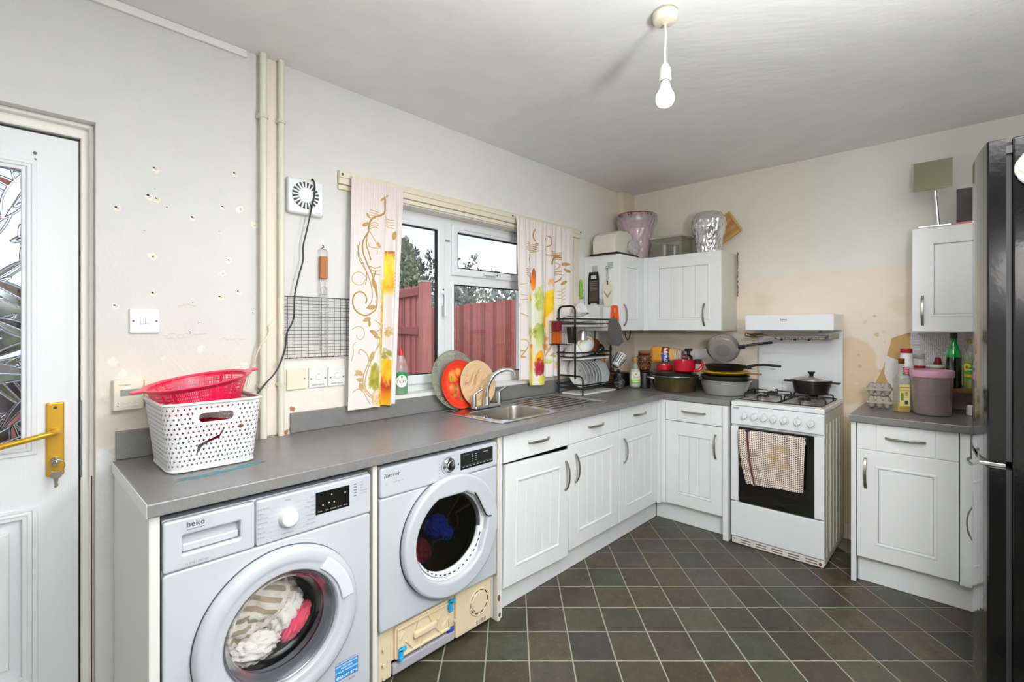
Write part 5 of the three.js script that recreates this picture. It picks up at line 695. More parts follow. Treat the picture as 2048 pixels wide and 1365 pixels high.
// ---------- curtains and their rail ----------
{
  const railMat = std(0xe8dfca, 0.5, { bumpMap: rep(grainBump, 2, 6), bumpScale: 0.0006 });
  const r = thing('curtain_rail', 'long cream moulded timber curtain rail board above the window', 'curtain rail', [0, 0, -2.2]);
  part(r, 'board', [box2(1.1, 3.07, 2.07, 2.135, 0.0008, 0.022, 0.004), box2(1.1, 3.07, 2.098, 2.128, 0.015, 0.03, 0.005), box2(1.1, 3.07, 2.045, 2.068, 0.0008, 0.014, 0.004)], railMat);
  for (const x of [1.112, 2.292, 3.05]) part(r, 'screw', cyl(0.006, 0.006, 0.004, x, 2.113, 0.031, 10, 'z'), std(0x5b4a32, 0.6));
  const CWd = 1024, CHt = 2048;
  const base = (c) => { const g = c.createLinearGradient(0, 0, 0, CHt); g.addColorStop(0, '#e6dad5'); g.addColorStop(0.4, '#e6deda'); g.addColorStop(1, '#ebe5e0'); c.fillStyle = g; c.fillRect(0, 0, CWd, CHt); };
  const blob = (c, x, y, rx, ry, cols, n, s = 0.5) => { for (let i = 0; i < n; i++) { const a = rr(0, 6.28), k = Math.sqrt(rnd()); c.globalAlpha = rr(0.15, 0.5); c.fillStyle = cols[i % cols.length]; c.beginPath(); c.ellipse(x + Math.cos(a) * rx * k, y + Math.sin(a) * ry * k, rx * rr(0.15, s), ry * rr(0.15, s), rr(-0.4, 0.4), 0, 7); c.fill(); } c.globalAlpha = 1; };
  const petal = (c, x, y, L, w, a, cols) => { c.save(); c.translate(x, y); c.rotate(a); const g = c.createLinearGradient(0, 0, L, 0); cols.forEach((q, i) => g.addColorStop(i / (cols.length - 1), q)); c.fillStyle = g; c.beginPath(); c.moveTo(0, 0); c.bezierCurveTo(L * 0.3, -w, L * 0.8, -w, L, 0); c.bezierCurveTo(L * 0.8, w, L * 0.3, w, 0, 0); c.fill(); c.restore(); };
  const GOLD = '#a58348';
  const swirl = (c, pts, w, col = GOLD) => { c.strokeStyle = col; c.lineWidth = w * 1.7; c.lineCap = 'round'; c.beginPath(); c.moveTo(...pts[0]); for (let i = 1; i < pts.length - 1; i++) c.quadraticCurveTo(...pts[i], (pts[i][0] + pts[i + 1][0]) / 2, (pts[i][1] + pts[i + 1][1]) / 2); c.lineTo(...pts[pts.length - 1]); c.stroke(); };
  const leaf = (c, x, y, L, a, col = GOLD) => petal(c, x, y, L * 1.15, L * 0.34, a, [col, '#b89a64', col]);
  const lite = '#c0a478';
  const left = canvasTex(CWd, CHt, (c) => {               // drawn in the units of the cloth: x 50..630, y 90..2480
    base(c); c.setTransform(CWd / 570, 0, 0, CHt / 2380, -55 * CWd / 570, -100 * CHt / 2380);
    swirl(c, [[405, 240], [412, 330], [415, 400], [375, 445], [280, 480], [240, 560], [240, 630]], 11); leaf(c, 245, 545, 75, 2.6); leaf(c, 250, 500, 55, -2.2); leaf(c, 370, 290, 40, -1.0); leaf(c, 425, 235, 40, -0.7);
    for (let i = 0; i < 4; i++) { swirl(c, [[250, 470 + i * 26 - 60], [300, 410 + i * 26], [350, 420 + i * 22]], 5, lite); swirl(c, [[420, 420 + i * 30], [460, 470 + i * 26], [520, 470 + i * 30]], 5, lite); }
    swirl(c, [[240, 640], [185, 720], [170, 820], [205, 930], [290, 1080], [345, 1220], [360, 1330], [350, 1450], [310, 1480], [230, 1525], [130, 1490], [80, 1400], [95, 1300], [160, 1265], [215, 1290], [240, 1350], [225, 1385]], 9); swirl(c, [[230, 660], [205, 760], [250, 860], [270, 930]], 8); swirl(c, [[220, 690], [240, 790], [270, 800], [360, 800]], 6, lite);
    for (let i = 0; i < 3; i++) swirl(c, [[260, 1000 + i * 30], [310, 1020 + i * 28], [375, 995 + i * 42]], 7, lite);
    swirl(c, [[128, 800], [130, 880], [190, 980], [240, 1110], [215, 1190]], 5); swirl(c, [[215, 1110], [170, 1060], [90, 1085], [68, 1150], [110, 1205], [190, 1200], [215, 1140]], 5, lite); leaf(c, 290, 1120, 110, 1.15); leaf(c, 240, 1440, 95, -0.2);
    leaf(c, 195, 1575, 85, -0.35); leaf(c, 270, 1560, 65, 1.5); leaf(c, 275, 1670, 95, 0.45); leaf(c, 325, 1730, 60, 0.3); swirl(c, [[330, 1700], [385, 1740], [395, 1800], [350, 1900], [290, 2010], [240, 2160], [230, 2270], [330, 2370]], 8, lite);
    swirl(c, [[160, 1910], [155, 1870], [200, 1865], [265, 1930], [280, 2010], [215, 2120], [210, 2240], [260, 2340], [340, 2390]], 8, lite); leaf(c, 290, 2010, 110, -1.25, lite); leaf(c, 120, 2080, 95, 0.5, lite); leaf(c, 135, 2170, 80, 0.2, lite); leaf(c, 175, 2200, 95, 1.25, lite); leaf(c, 110, 2130, 60, -0.3, lite);
    blob(c, 350, 2160, 60, 130, ['#9a9a2a', '#b3b04a', '#7d7a1c', '#a98a3a'], 90); blob(c, 365, 2390, 45, 70, ['#c79a5a', '#d2a76c', '#e0c79a'], 30);
    c.save(); c.beginPath(); c.rect(388, 1130, 34, 1350); c.clip(); c.fillStyle = '#e3d26a'; c.fillRect(388, 1130, 40, 1400); blob(c, 405, 1250, 20, 140, ['#d8c42c', '#e8b420', '#aab83a'], 50); blob(c, 405, 1480, 20, 120, ['#e89a1c', '#efb93c', '#d97a1e'], 50); blob(c, 400, 1680, 20, 60, ['#9c2a26', '#d8b32c'], 30); blob(c, 405, 1830, 20, 120, ['#a58a2c', '#8a7a1e', '#d8c868'], 40); blob(c, 405, 2080, 22, 180, ['#e2e0ce', '#b8b48a', '#d6d8c6'], 50); blob(c, 405, 2360, 22, 110, ['#b8862c', '#d6a43a'], 40); c.restore();
    c.save(); c.beginPath(); c.rect(450, 810, 85, 1680); c.clip(); { const g = c.createLinearGradient(0, 810, 0, 1290); g.addColorStop(0, '#a8641c'); g.addColorStop(0.18, '#e09420'); g.addColorStop(0.45, '#f0cc34'); g.addColorStop(0.8, '#f0a81c'); g.addColorStop(1, '#efe3bc'); c.fillStyle = g; c.fillRect(450, 810, 90, 480); }
    blob(c, 490, 1000, 40, 160, ['#f3d83c', '#eec02c', '#f6e27a'], 60); blob(c, 510, 1690, 30, 50, ['#b8933c', '#c9a54c'], 30); blob(c, 490, 1930, 40, 60, ['#8a7a2c', '#a9a04a'], 30); { const g = c.createLinearGradient(0, 2000, 0, 2480); g.addColorStop(0, '#efc22c'); g.addColorStop(0.3, '#f0a41c'); g.addColorStop(0.55, '#a8321c'); g.addColorStop(0.75, '#e0861c'); g.addColorStop(1, '#e6b82c'); c.fillStyle = g; c.fillRect(450, 1990, 90, 500); } blob(c, 500, 2120, 30, 130, ['#f0b020', '#f4cf3c'], 50); blob(c, 470, 2240, 24, 60, ['#8a2418', '#b8421c'], 30); c.restore();
    for (let i = 0; i < 7; i++) swirl(c, [[540, 1050 + i * 40], [560, 1040 + i * 40], [575, 1050 + i * 40]], 6, lite);
    leaf(c, 520, 690, 90, -1.4); leaf(c, 345, 730, 60, 1.2); leaf(c, 400, 250, 50, 0.9);
    swirl(c, [[150, 760], [120, 860], [150, 960], [230, 1060], [280, 1180], [300, 1290], [290, 1380], [235, 1440]], 6); swirl(c, [[240, 620], [300, 700], [340, 760], [345, 860]], 6, lite); swirl(c, [[330, 1040], [300, 1130], [330, 1240], [350, 1310]], 7);
    swirl(c, [[90, 1660], [130, 1620], [200, 1640], [225, 1710], [190, 1770], [140, 1760], [130, 1715]], 5, lite); swirl(c, [[330, 1560], [390, 1590], [395, 1660], [350, 1690]], 5, lite); swirl(c, [[100, 2300], [150, 2260], [215, 2290], [260, 2380], [300, 2440]], 6, lite); swirl(c, [[80, 1980], [110, 1900], [90, 1820], [130, 1790]], 5, lite);
    for (let i = 0; i < 3; i++) swirl(c, [[255, 560 + i * 24], [300, 520 + i * 26], [345, 540 + i * 22]], 5, lite);
  });
  const right = canvasTex(CWd, CHt, (c) => {              // x 130..930, y 80..2400
    base(c); c.setTransform(CWd / 800, 0, 0, CHt / 2320, -130 * CWd / 800, -80 * CHt / 2320);
    for (const [x, y0, y1, cols] of [[300, 1000, 2400, ['#f0ead2', '#e8dca0', '#f0e6c0']], [370, 1050, 2350, ['#eef0e0', '#dfe8d0', '#e6e6c0']], [440, 1000, 1900, ['#d8e0b0', '#c4cf8a', '#eef0dc']], [530, 1150, 1900, ['#f0d88a', '#efcf5a', '#f4e6b8']], [610, 1100, 1900, ['#f4e8c8', '#f0dca8', '#efe6dc']]]) for (let i = 0; i < 60; i++) { c.globalAlpha = rr(0.12, 0.4); c.fillStyle = cols[i % 3]; c.fillRect(x - rr(10, 36), rr(y0, y1 - 200), rr(20, 60), rr(80, 330)); } c.globalAlpha = 1;
    for (let i = 0; i < 5; i++) { swirl(c, [[262, 400 + i * 28], [320, 440 + i * 24], [412, 390 + i * 26]], 6); swirl(c, [[595, 480 + i * 20], [660, 500 + i * 22], [745, 480 + i * 28]], 6); }
    swirl(c, [[370, 200], [345, 270], [365, 360], [410, 400]], 6); swirl(c, [[500, 330], [520, 235], [590, 280], [600, 370], [560, 420], [520, 430]], 7); swirl(c, [[505, 460], [515, 540], [600, 550], [680, 520], [740, 545]], 8); swirl(c, [[600, 680], [610, 590], [680, 550], [745, 570]], 13); leaf(c, 740, 655, 110, -0.1); leaf(c, 790, 720, 90, 0.6); swirl(c, [[650, 640], [720, 650], [700, 740], [650, 760]], 6, lite);
    for (let i = 0; i < 3; i++) swirl(c, [[650, 790 + i * 24], [700, 790 + i * 22], [730, 760 + i * 30]], 7); swirl(c, [[640, 950], [690, 960], [730, 850], [770, 910], [720, 980]], 8); leaf(c, 770, 980, 80, -0.9);
    for (let i = 0; i < 5; i++) swirl(c, [[700, 1150 + i * 55 - 60], [760, 1100 + i * 45], [810, 1020 + i * 60]], 6, lite); swirl(c, [[300, 560], [275, 640], [290, 700], [330, 760]], 6); for (let i = 0; i < 4; i++) swirl(c, [[255, 800 + i * 30], [290, 790 + i * 30], [330, 850 + i * 34]], 6, '#a8562c');
    swirl(c, [[250, 1010], [180, 1030], [150, 1100], [190, 1170], [250, 1190]], 5, lite); swirl(c, [[250, 1240], [170, 1250], [130, 1340], [180, 1430], [255, 1495]], 6, lite); swirl(c, [[180, 1840], [230, 1810], [265, 1880], [240, 1960], [200, 2060], [160, 2200]], 6, lite); leaf(c, 170, 1975, 50, 0.2, lite); leaf(c, 170, 2060, 60, 0.3, lite);
    petal(c, 365, 740, 330, 34, 1.58, ['#8a2a10', '#e07a14', '#f09a24']); blob(c, 320, 900, 20, 110, ['#a8321c', '#8a2018'], 20); blob(c, 315, 1180, 35, 60, ['#f0c02c', '#efb02c'], 40); blob(c, 600, 960, 40, 60, ['#f0b84c', '#efa060'], 30);
    blob(c, 430, 1170, 45, 150, ['#b4c24c', '#9ab03c', '#dfe6b0'], 60); petal(c, 500, 1560, 520, 90, -1.35, ['#e8920c', '#f0c818', '#f3d83a']); blob(c, 555, 1280, 75, 150, ['#f0cc1c', '#f4d83c', '#e8b40c'], 90); blob(c, 500, 1480, 40, 100, ['#e8980c', '#f0b81c'], 50); petal(c, 660, 1530, 330, 28, -1.6, ['#efb82c', '#f3dc8a', '#efe6d6']);
    blob(c, 310, 1660, 40, 100, ['#b8b84a', '#a8a83c', '#e6e4c8'], 50); blob(c, 430, 1660, 60, 100, ['#8a7a2c', '#9aa83c', '#c0c86a'], 70); petal(c, 420, 1930, 420, 60, -1.5, ['#dfe8d6', '#b9c66a', '#7d9a2c']); blob(c, 520, 1860, 45, 150, ['#c9862c', '#d8a04a', '#b8702c'], 50);
    { const g = c.createLinearGradient(0, 1820, 0, 2400); g.addColorStop(0, '#d8761c'); g.addColorStop(0.15, '#efc82c'); g.addColorStop(0.5, '#f0b02c'); g.addColorStop(0.75, '#e6d46a'); g.addColorStop(1, '#c9b83c'); c.fillStyle = g; c.fillRect(282, 1820, 80, 600); } petal(c, 430, 1900, 330, 75, 1.57, ['#efa414', '#efb82c', '#f0c83c']); blob(c, 430, 2140, 45, 110, ['#9c1c28', '#b8243a', '#7d1420'], 80); petal(c, 450, 2240, 190, 60, 1.5, ['#e8dc8a', '#e6da4a', '#c9c83c']); blob(c, 570, 2160, 40, 40, ['#a8c04a', '#c0cc7a'], 30); blob(c, 700, 2220, 40, 60, ['#b8783c', '#e0b87a'], 24); swirl(c, [[600, 1900], [560, 2050], [510, 2200]], 8, lite); blob(c, 640, 2080, 50, 40, ['#9a9a2a', '#7d7a1c'], 20);
  });
  const cur = (name, label, map, x0, x1, xb0, xb1, top, bot, fold) => { const t = thing(name, label, 'curtain', [0, 0, -2.152]); const m = std(0xffffff, 0.9, { map, side: THREE.DoubleSide, bumpMap: rep(fineBump, 4, 9), bumpScale: 0.0006 });
    part(t, 'cloth', grid(150, 60, (u, v) => { const x = x0 + (x1 - x0) * u, xb = xb0 + (xb1 - xb0) * u; return [x + (xb - x) * v, top + (bot(u) - top) * v, fold(u, v)]; }).translate(0, 0, 0), m);
    part(t, 'heading_tape', grid(80, 2, (u, v) => [x0 + (x1 - x0) * u, top - 0.03 * v, fold(u, 0.02) - 0.004]), m); t.children.forEach((q) => { const a = q.geometry.attributes.uv; if (q.name === 'cloth') for (let i = 0; i < a.count; i++) a.setY(i, 1 - a.getY(i)); }); return t; };
  const crimp = (u, v, n) => Math.exp(-v * 9) * 0.004 * Math.sin(u * n);
  cur('curtain', 'left curtain with gold swirls and a strip of yellow flowers', left, 1.147, 1.445, 1.128, 1.398, 2.108, (u) => 0.985, (u, v) => crimp(u, v, 120) + 0.006 * Math.sin(u * 5 + 0.6) + (u > 0.55 ? 0.018 * Math.sin((u - 0.55) * 27) * Math.min(1, 0.3 + v * 1.4) - 0.014 * Math.exp(-Math.pow((u - 0.68) / 0.035, 2)) * Math.min(1, v * 2) : 0.004 * fbm(u * 4, v * 7, 3, 3)));
  cur('curtain', 'right curtain, gathered, printed with yellow petals and a dark red flower', right, 2.302, 2.93, 2.318, 2.90, 2.108, (u) => 1.035 - 0.048 * sst(u, 0.16, 0.2) * (1 - sst(u, 0.44, 0.48)), (u, v) => crimp(u, v, 150) + 0.016 * Math.sin(u * 34 + 1 + 1.5 * Math.sin(u * 9)) * (0.3 + 0.7 * Math.min(1, v * 2)) + 0.006 * Math.sin(u * 70) * (1 - v * 0.6) - 0.012 * Math.exp(-Math.pow((u - 0.285) / 0.014, 2)) * Math.min(1, v * 2) + 0.004);
}
// ---------- things on the worktop under the window ----------
const plateGeo = (r, d = 0.012) => lathe([[0, 0], [r * 0.58, 0], [r * 0.64, 0.003], [r * 0.98, d], [r, d + 0.001], [r * 0.985, d + 0.003], [r * 0.66, 0.0065], [r * 0.58, 0.004], [0, 0.004]], 48);
const bowlGeo = (r, h) => lathe([[0, 0], [r * 0.45, 0], [r * 0.5, 0.004], [r * 0.85, h * 0.55], [r, h], [r * 0.98, h + 0.001], [r * 0.82, h * 0.56], [r * 0.46, 0.008], [0, 0.006]], 48);
const china = phy(0xeceeee, 0.15, { clearcoat: 0.6, clearcoatRoughness: 0.05 });
function leaning(name, label, cat, x, r, zb, tilt, yaw, geo, mat) { const t = thing(name, label, cat, [x, 0.9145, zb]); t.rotation.order = 'YXZ'; t.rotation.set(-tilt, yaw, 0); const m = part(t, 'dish', geo, mat); m.rotation.x = Math.PI / 2; m.position.y = r; return t; }
{
  const g = leaning('glass_platter', 'large clear patterned glass platter leaning behind the pepper tray', 'platter', 1.797, 0.168, -2.136, 0.2, 0.0, plateGeo(0.168, 0.014), phy(0xd8dcd0, 0.12, { transmission: 0.75, thickness: 0, ior: 1.5, bumpMap: rep(plasterBump, 6, 6), bumpScale: 0.004 }));
  part(g, 'rim', tor(0.1675, 0.0028, 0, 0.168, 0.015, 'z', 60), phy(0x9a9c84, 0.1, { transmission: 0.3, thickness: 0 }));
  part(g, 'rim_motif', Array.from({ length: 26 }, (_, i) => tor(0.0075, 0.0018, 0.152 * Math.cos(i / 26 * 6.283), 0.168 + 0.152 * Math.sin(i / 26 * 6.283), 0.0165, 'z', 12)), phy(0xc3b49a, 0.15, { transmission: 0.3, thickness: 0 }));
  const pep = canvasTex(512, 512, (c, W) => { c.fillStyle = '#d8341c'; c.fillRect(0, 0, W, W); c.fillStyle = '#e8562c'; c.beginPath(); c.arc(256, 256, 200, 0, 7); c.fill();
    for (const [x, y, s, col] of [[180, 170, 110, '#f08a2c'], [330, 190, 105, '#d8342c'], [230, 330, 120, '#e85a4a'], [350, 350, 90, '#e8482c'], [140, 300, 80, '#f0702c'], [260, 120, 70, '#f0a03c']]) { const q = c.createRadialGradient(x - s * 0.3, y - s * 0.3, 5, x, y, s); q.addColorStop(0, '#f8a07a'); q.addColorStop(0.35, col); q.addColorStop(1, '#b8241c'); c.fillStyle = q; c.beginPath(); c.ellipse(x, y, s * 0.85, s, 0.3, 0, 7); c.fill(); }
    for (const [x, y] of [[130, 200], [190, 300], [160, 380], [250, 420], [300, 250]]) { c.strokeStyle = '#4f7a1c'; c.lineWidth = 14; c.lineCap = 'round'; c.beginPath(); c.moveTo(x, y); c.quadraticCurveTo(x + 14, y - 30, x + rr(-30, 30), y - 48); c.stroke(); c.fillStyle = '#7d9a2c'; c.beginPath(); c.arc(x, y, 20, 0, 7); c.fill(); } c.strokeStyle = '#c9301c'; c.lineWidth = 26; c.beginPath(); c.arc(256, 256, 240, 0, 7); c.stroke(); });
  const p = leaning('pepper_tray', 'round red tray printed with peppers, leaning against the glass platter', 'tray', 1.815, 0.141, -2.114, 0.19, 0.0, lathe([[0, 0], [0.128, 0], [0.141, 0.012], [0.139, 0.014], [0.127, 0.003], [0, 0.003]], 48), std(0xd23a20, 0.35));
  part(p, 'printed_face', new THREE.CircleGeometry(0.127, 48).translate(0, 0.141, 0.0037), std(0xffffff, 0.35, { map: pep }));
  const wood = dataTex(256, 256, (u, v) => { const k = fbm(Math.cos(u * 6.283) * 0.35, Math.sin(u * 6.283) * 0.35, v * 9 + 0.8 * Math.sin(u * 6.283), 4), q = fbm(Math.cos(u * 6.283) * 0.5 + 5, Math.sin(u * 6.283) * 0.5, v * 34, 3); return mix([0.84, 0.71, 0.55], [0.60, 0.45, 0.31], sst(k, 0.0, 0.45) * 0.8 + sst(q, 0.05, 0.4) * 0.4); }, { srgb: true });
  const w = leaning('wooden_plate', 'round light wooden plate leaning in front of the pepper tray', 'plate', 1.928, 0.137, -2.092, 0.17, 0.0, lathe([[0, 0], [0.12, 0], [0.137, 0.009], [0.137, 0.013], [0.134, 0.0145], [0.106, 0.0105], [0.1, 0.007], [0, 0.007]], 56), std(0xd2b48c, 0.55));
  part(w, 'grained_face', new THREE.CircleGeometry(0.1, 48).rotateZ(0.6).translate(0, 0.137, 0.0075), std(0xffffff, 0.5, { map: wood }));
  MT.wood = std(0xc08a52, 0.5, { map: wood });
  const f = thing('detergent_bottle', 'green washing-up liquid bottle with a red cap on the window sill', 'bottle', [1.475, 1.0212, -2.228], -0.35);
  const body = (pts, sx = 1.2, sz = 0.75) => lathe(pts, 32).scale(sx, 1, sz);
  part(f, 'bottle_body', body([[0, 0], [0.028, 0], [0.0325, 0.004], [0.033, 0.06], [0.031, 0.10], [0.033, 0.125], [0.031, 0.15], [0.022, 0.185], [0.013, 0.205], [0.012, 0.212], [0, 0.212]]), phy(0xffffff, 0.06, { transmission: 0.85, thickness: 0 }));
  part(f, 'green_liquid', body([[0, 0.002], [0.027, 0.002], [0.031, 0.005], [0.0315, 0.06], [0.0295, 0.1], [0.0315, 0.118], [0, 0.118]], 1.19, 0.73), phy(0x0f7a3a, 0.15, { clearcoat: 0.6 }));
  part(f, 'cap', [cyl(0.012, 0.0135, 0.022, 0, 0.222, 0), cyl(0.008, 0.01, 0.012, 0, 0.238, 0)], std(0xd81f2c, 0.35));
  const lab = canvasTex(512, 512, (c, W) => { c.clearRect(0, 0, W, W); c.fillStyle = '#178a48'; c.beginPath(); c.ellipse(256, 200, 250, 190, 0, 0, 7); c.fill(); c.fillStyle = '#eef4ec'; c.beginPath(); c.ellipse(256, 270, 215, 170, 0, 0, 7); c.fill(); txt(c, 'FAIRY', 256, 275, 112, '#8a1f2c', 'bold', 'serif'); c.fillStyle = '#1d8a4a'; c.beginPath(); c.arc(256, 150, 34, 0, 7); c.fill(); });
  const lg = grid(16, 4, (u, v) => { const a = (u - 0.5) * 1.9; return [Math.sin(a) * 0.0345 * 1.2, 0.025 + 0.1 * v, Math.cos(a) * 0.0345 * 0.76]; });
  part(f, 'label', lg, std(0xffffff, 0.4, { map: lab, transparent: true, side: THREE.DoubleSide }));
  const lab2 = canvasTex(256, 96, (c) => { c.clearRect(0, 0, 256, 96); txt(c, '0-10', 128, 50, 70, '#e86a2c', 'bold'); });
  part(f, 'print', grid(8, 2, (u, v) => { const a = (u - 0.5) * 1.4; return [Math.sin(a) * 0.031 * 1.2, 0.152 + 0.022 * v, Math.cos(a) * 0.0325 * 0.75]; }), std(0xffffff, 0.4, { map: lab2, transparent: true, side: THREE.DoubleSide }));
}
// dish rack with its dishes
{
  const k = thing('dish_rack', 'three-tier black wire dish rack standing beside the drainer', 'dish rack', [0, 0.911, 0]), b = MT.black, L = 2.72, R = 3.175, zb = -2.122, zf = -1.98, zl = -1.915, y = (q) => q - 0.911;
  for (const x of [L, R]) { part(k, 'upright_hoop', bent([[x, 0.0075, zb], [x, y(1.531), zb], [x, y(1.531), zf], [x, y(1.03), zf]], 0.007, 0.04, false, 10), b); part(k, 'front_leg', bent([[x, y(1.045), zb], [x, y(1.045), zl], [x, 0.0065, zl]], 0.006, 0.035, false, 10), b); }
  const shelf = (yy, z0, z1, n) => { const s = part(k, 'shelf_rail', [bent([[L - 0.02, yy, z0], [R, yy, z0], [R, yy, z1], [L, yy, z1], [L, yy, z0]], 0.005, 0.012, false, 8), bent([[L, yy - 0.03, z0], [R, yy - 0.03, z0], [R, yy - 0.03, z1], [L, yy - 0.03, z1], [L, yy - 0.03, z0]], 0.0028, 0.01, false, 6)], b); for (let i = 1; i < n; i++) part(s, 'shelf_wire', rod([L + (R - L) * i / n, yy - 0.03, z0], [L + (R - L) * i / n, yy - 0.03, z1], 0.0016, 6), b); };
  shelf(y(1.443), zb - 0.002, zf + 0.004, 14); shelf(y(1.205), zb - 0.002, zf + 0.004, 14); shelf(y(0.985), zb, zl, 16);
  for (const x of [L, R]) for (const [yy, z] of [[1.443, zf + 0.006], [1.205, zf + 0.006], [0.97, zl + 0.006]]) part(k, 'bolt_cap', sph(0.0045, x - 0.004, y(yy), z, 1, 1, 0.6, 8), MT.chrome);
  const tray = (label, yy, z0, z1, x0 = L + 0.012, x1 = R - 0.012) => solo('drip_tray', label, 'tray', metric(flat(shp(rrect(x0, x1, z0, z1, 0.015)), yy + 0.011, 0.011, 0.003)), MT.plastic);
  tray('white drip tray hung below the top tier of the dish rack', 1.388, zb + 0.008, zf - 0.008); tray('white drip tray hung below the middle tier of the dish rack', 1.153, zb + 0.008, zf - 0.008); tray('white drip tray flat on the worktop under the dish rack', 0.9115, zb + 0.01, zl - 0.008);
  // bottom tier: plates standing on edge
  const names = [['white dinner plate on edge, leftmost in the bottom rack tier', 0.098, 2.80], ['white dinner plate on edge, second from the left in the bottom tier', 0.1, 2.845], ['white dinner plate on edge, third from the left in the bottom tier', 0.1, 2.885], ['white dinner plate on edge, fourth from the left in the bottom tier', 0.098, 2.925], ['white dinner plate on edge, fifth from the left in the bottom tier', 0.096, 2.962], ['white dinner plate on edge, sixth from the left in the bottom tier', 0.094, 2.998]];
  const pg = plateGeo(0.1, 0.026); let P0;
  names.forEach(([l, r, x], i) => { let t; if (!i) { t = P0 = thing('dinner_plate', l, 'plate', [0, 0, 0], 0, 'plates in the bottom tier of the dish rack'); part(t, 'dish', pg, china); part(t, 'emblem', cyl(0.008, 0.008, 0.0006, 0.02, 0.0042, 0.01, 10), std(0x8a8d90, 0.5)); } else t = dup(P0, l); t.position.set(x + 0.02, 0.9595 + r, -2.01); t.rotation.set(0, 0, Math.PI / 2 + 0.24); t.rotation.order = 'YXZ'; t.rotation.y = -0.25; t.scale.setScalar(r / 0.1); });
  const oc = thing('octagonal_plate', 'white octagonal plate on edge at the right end of the bottom tier', 'plate', [3.10, 1.052, -2.01]); part(oc, 'dish', lathe([[0, 0], [0.062, 0], [0.1, 0.014], [0.098, 0.017], [0.062, 0.004], [0, 0.004]], 8), china); oc.rotation.order = 'YXZ'; oc.rotation.set(0, -0.25, Math.PI / 2 + 0.2);
  // middle tier
  const y2 = 1.176;
  const bw = (label, x, z, r, h, rx, rz, mats, yy = y2) => { const t = thing('bowl', label, 'bowl', [x, yy, z]); part(t, 'bowl_shell', bowlGeo(r, h), mats[0]); if (mats[1]) for (const [q, m] of mats[1]) part(t, 'painted_band', lathe([[r * (0.5 + 0.5 * q) * 1.0 + 0.001, h * q], [r * (0.5 + 0.5 * (q + 0.14)) + 0.0015, h * (q + 0.16)]], 40), m); t.rotation.set(rx, 0, rz); return t; };
  bw('white bowl upside down on the left of the middle rack tier', 2.80, -2.055, 0.066, 0.06, Math.PI, 0, [china], y2 + 0.062);
  bw('white bowl upside down stacked on the other at the left of the middle tier', 2.80, -2.055, 0.064, 0.062, Math.PI, 0, [china], y2 + 0.088);
  bw('white bowl with a yellow band tipped on its side in the middle tier', 2.985, -2.05, 0.068, 0.07, 0.35, 1.05, [china, [[0.62, std(0xd8b83c, 0.3)], [0.82, std(0xe6cf6a, 0.3)]]], y2 + 0.05);
  bw('brown glazed bowl tipped behind the yellow-banded bowl', 3.075, -2.065, 0.06, 0.05, 0.3, 0.9, [phy(0x6e3a1c, 0.2, { clearcoat: 0.6 })], y2 + 0.045);
  const cup = thing('steel_cup', 'upturned stainless steel cup on the middle rack tier', 'cup', [2.955, 1.29, -2.085]); part(cup, 'cup_shell', lathe([[0, 0.07], [0.026, 0.07], [0.03, 0.066], [0.042, 0.0], [0.04, 0.0], [0.027, 0.064], [0, 0.066]]), MT.alu);
  const gp = solo('green_cup', 'dark green cup lying at the right of the middle rack tier', 'cup', lathe([[0, 0], [0.03, 0], [0.038, 0.075], [0.036, 0.075], [0.028, 0.004], [0, 0.004]]), phy(0x263a30, 0.2, { clearcoat: 0.5 })); gp.position.set(3.152, 1.214, -2.05); gp.rotation.z = 1.45; gp.rotation.y = 0.4;
  const mp = leaning('serving_plate', 'white plate lying tilted across the middle rack tier', 'plate', 2.90, 0.07, -2.05, 0, 0, plateGeo(0.07), china); mp.position.set(2.885, 1.176, -2.055); mp.rotation.set(-Math.PI / 2 + 0.05, 0, 0.05); mp.children[0].position.set(0, 0, 0);
  // top tier
  const tp = thing('serving_dish', 'white rectangular dish on the top rack tier', 'dish', [2.90, 1.4165, -2.055]); part(tp, 'dish', [flat(shp(rrect(-0.14, 0.14, -0.062, 0.062, 0.03)), 0.008, 0.007, 0.002), ringBox(-0.15, 0.15, -0.068, 0.068, 0.012, 0, 0.03, 0.005).rotateX(-Math.PI / 2).translate(0, 0.004, 0)], china); tp.rotation.z = 0.06; tp.position.y = 1.427;
  const fp = leaning('flat_plate', 'white plate propped upright at the back of the top rack tier', 'plate', 2.95, 0.075, -2.09, 0.16, 0, plateGeo(0.075), china); fp.position.set(2.94, 1.4165, -2.082);
  const lids = thing('steel_lid', 'thin steel lid lying at a slant on the top rack tier', 'plate', [2.86, 1.478, -2.055]); part(lids, 'lid_disc', lathe([[0, 0.01], [0.03, 0.009], [0.075, 0.002], [0.078, 0], [0.076, -0.002], [0.03, 0.006], [0, 0.007]]), MT.steel); lids.rotation.set(0.05, 0, 0.22);  // thin steel pan lid laid among the plates
  // hanging cutlery baskets on the left end
  const cb = thing('cutlery_basket', 'black wire cutlery basket hooked on the left end of the dish rack', 'basket', [2.655, 0, 0]), zz = [-2.126, -2.0], yy = [1.265, 1.425];
  part(cb, 'basket_frame', [...yy.map((q) => bent([[-0.035, q, zz[0]], [0.035, q, zz[0]], [0.035, q, zz[1]], [-0.035, q, zz[1]], [-0.035, q, zz[0]]], 0.0022, 0.008, false, 6)), ...[-0.02, 0.02].map((x) => rod([x, yy[0], zz[0]], [x, yy[0], zz[1]], 0.0015, 6))], b);
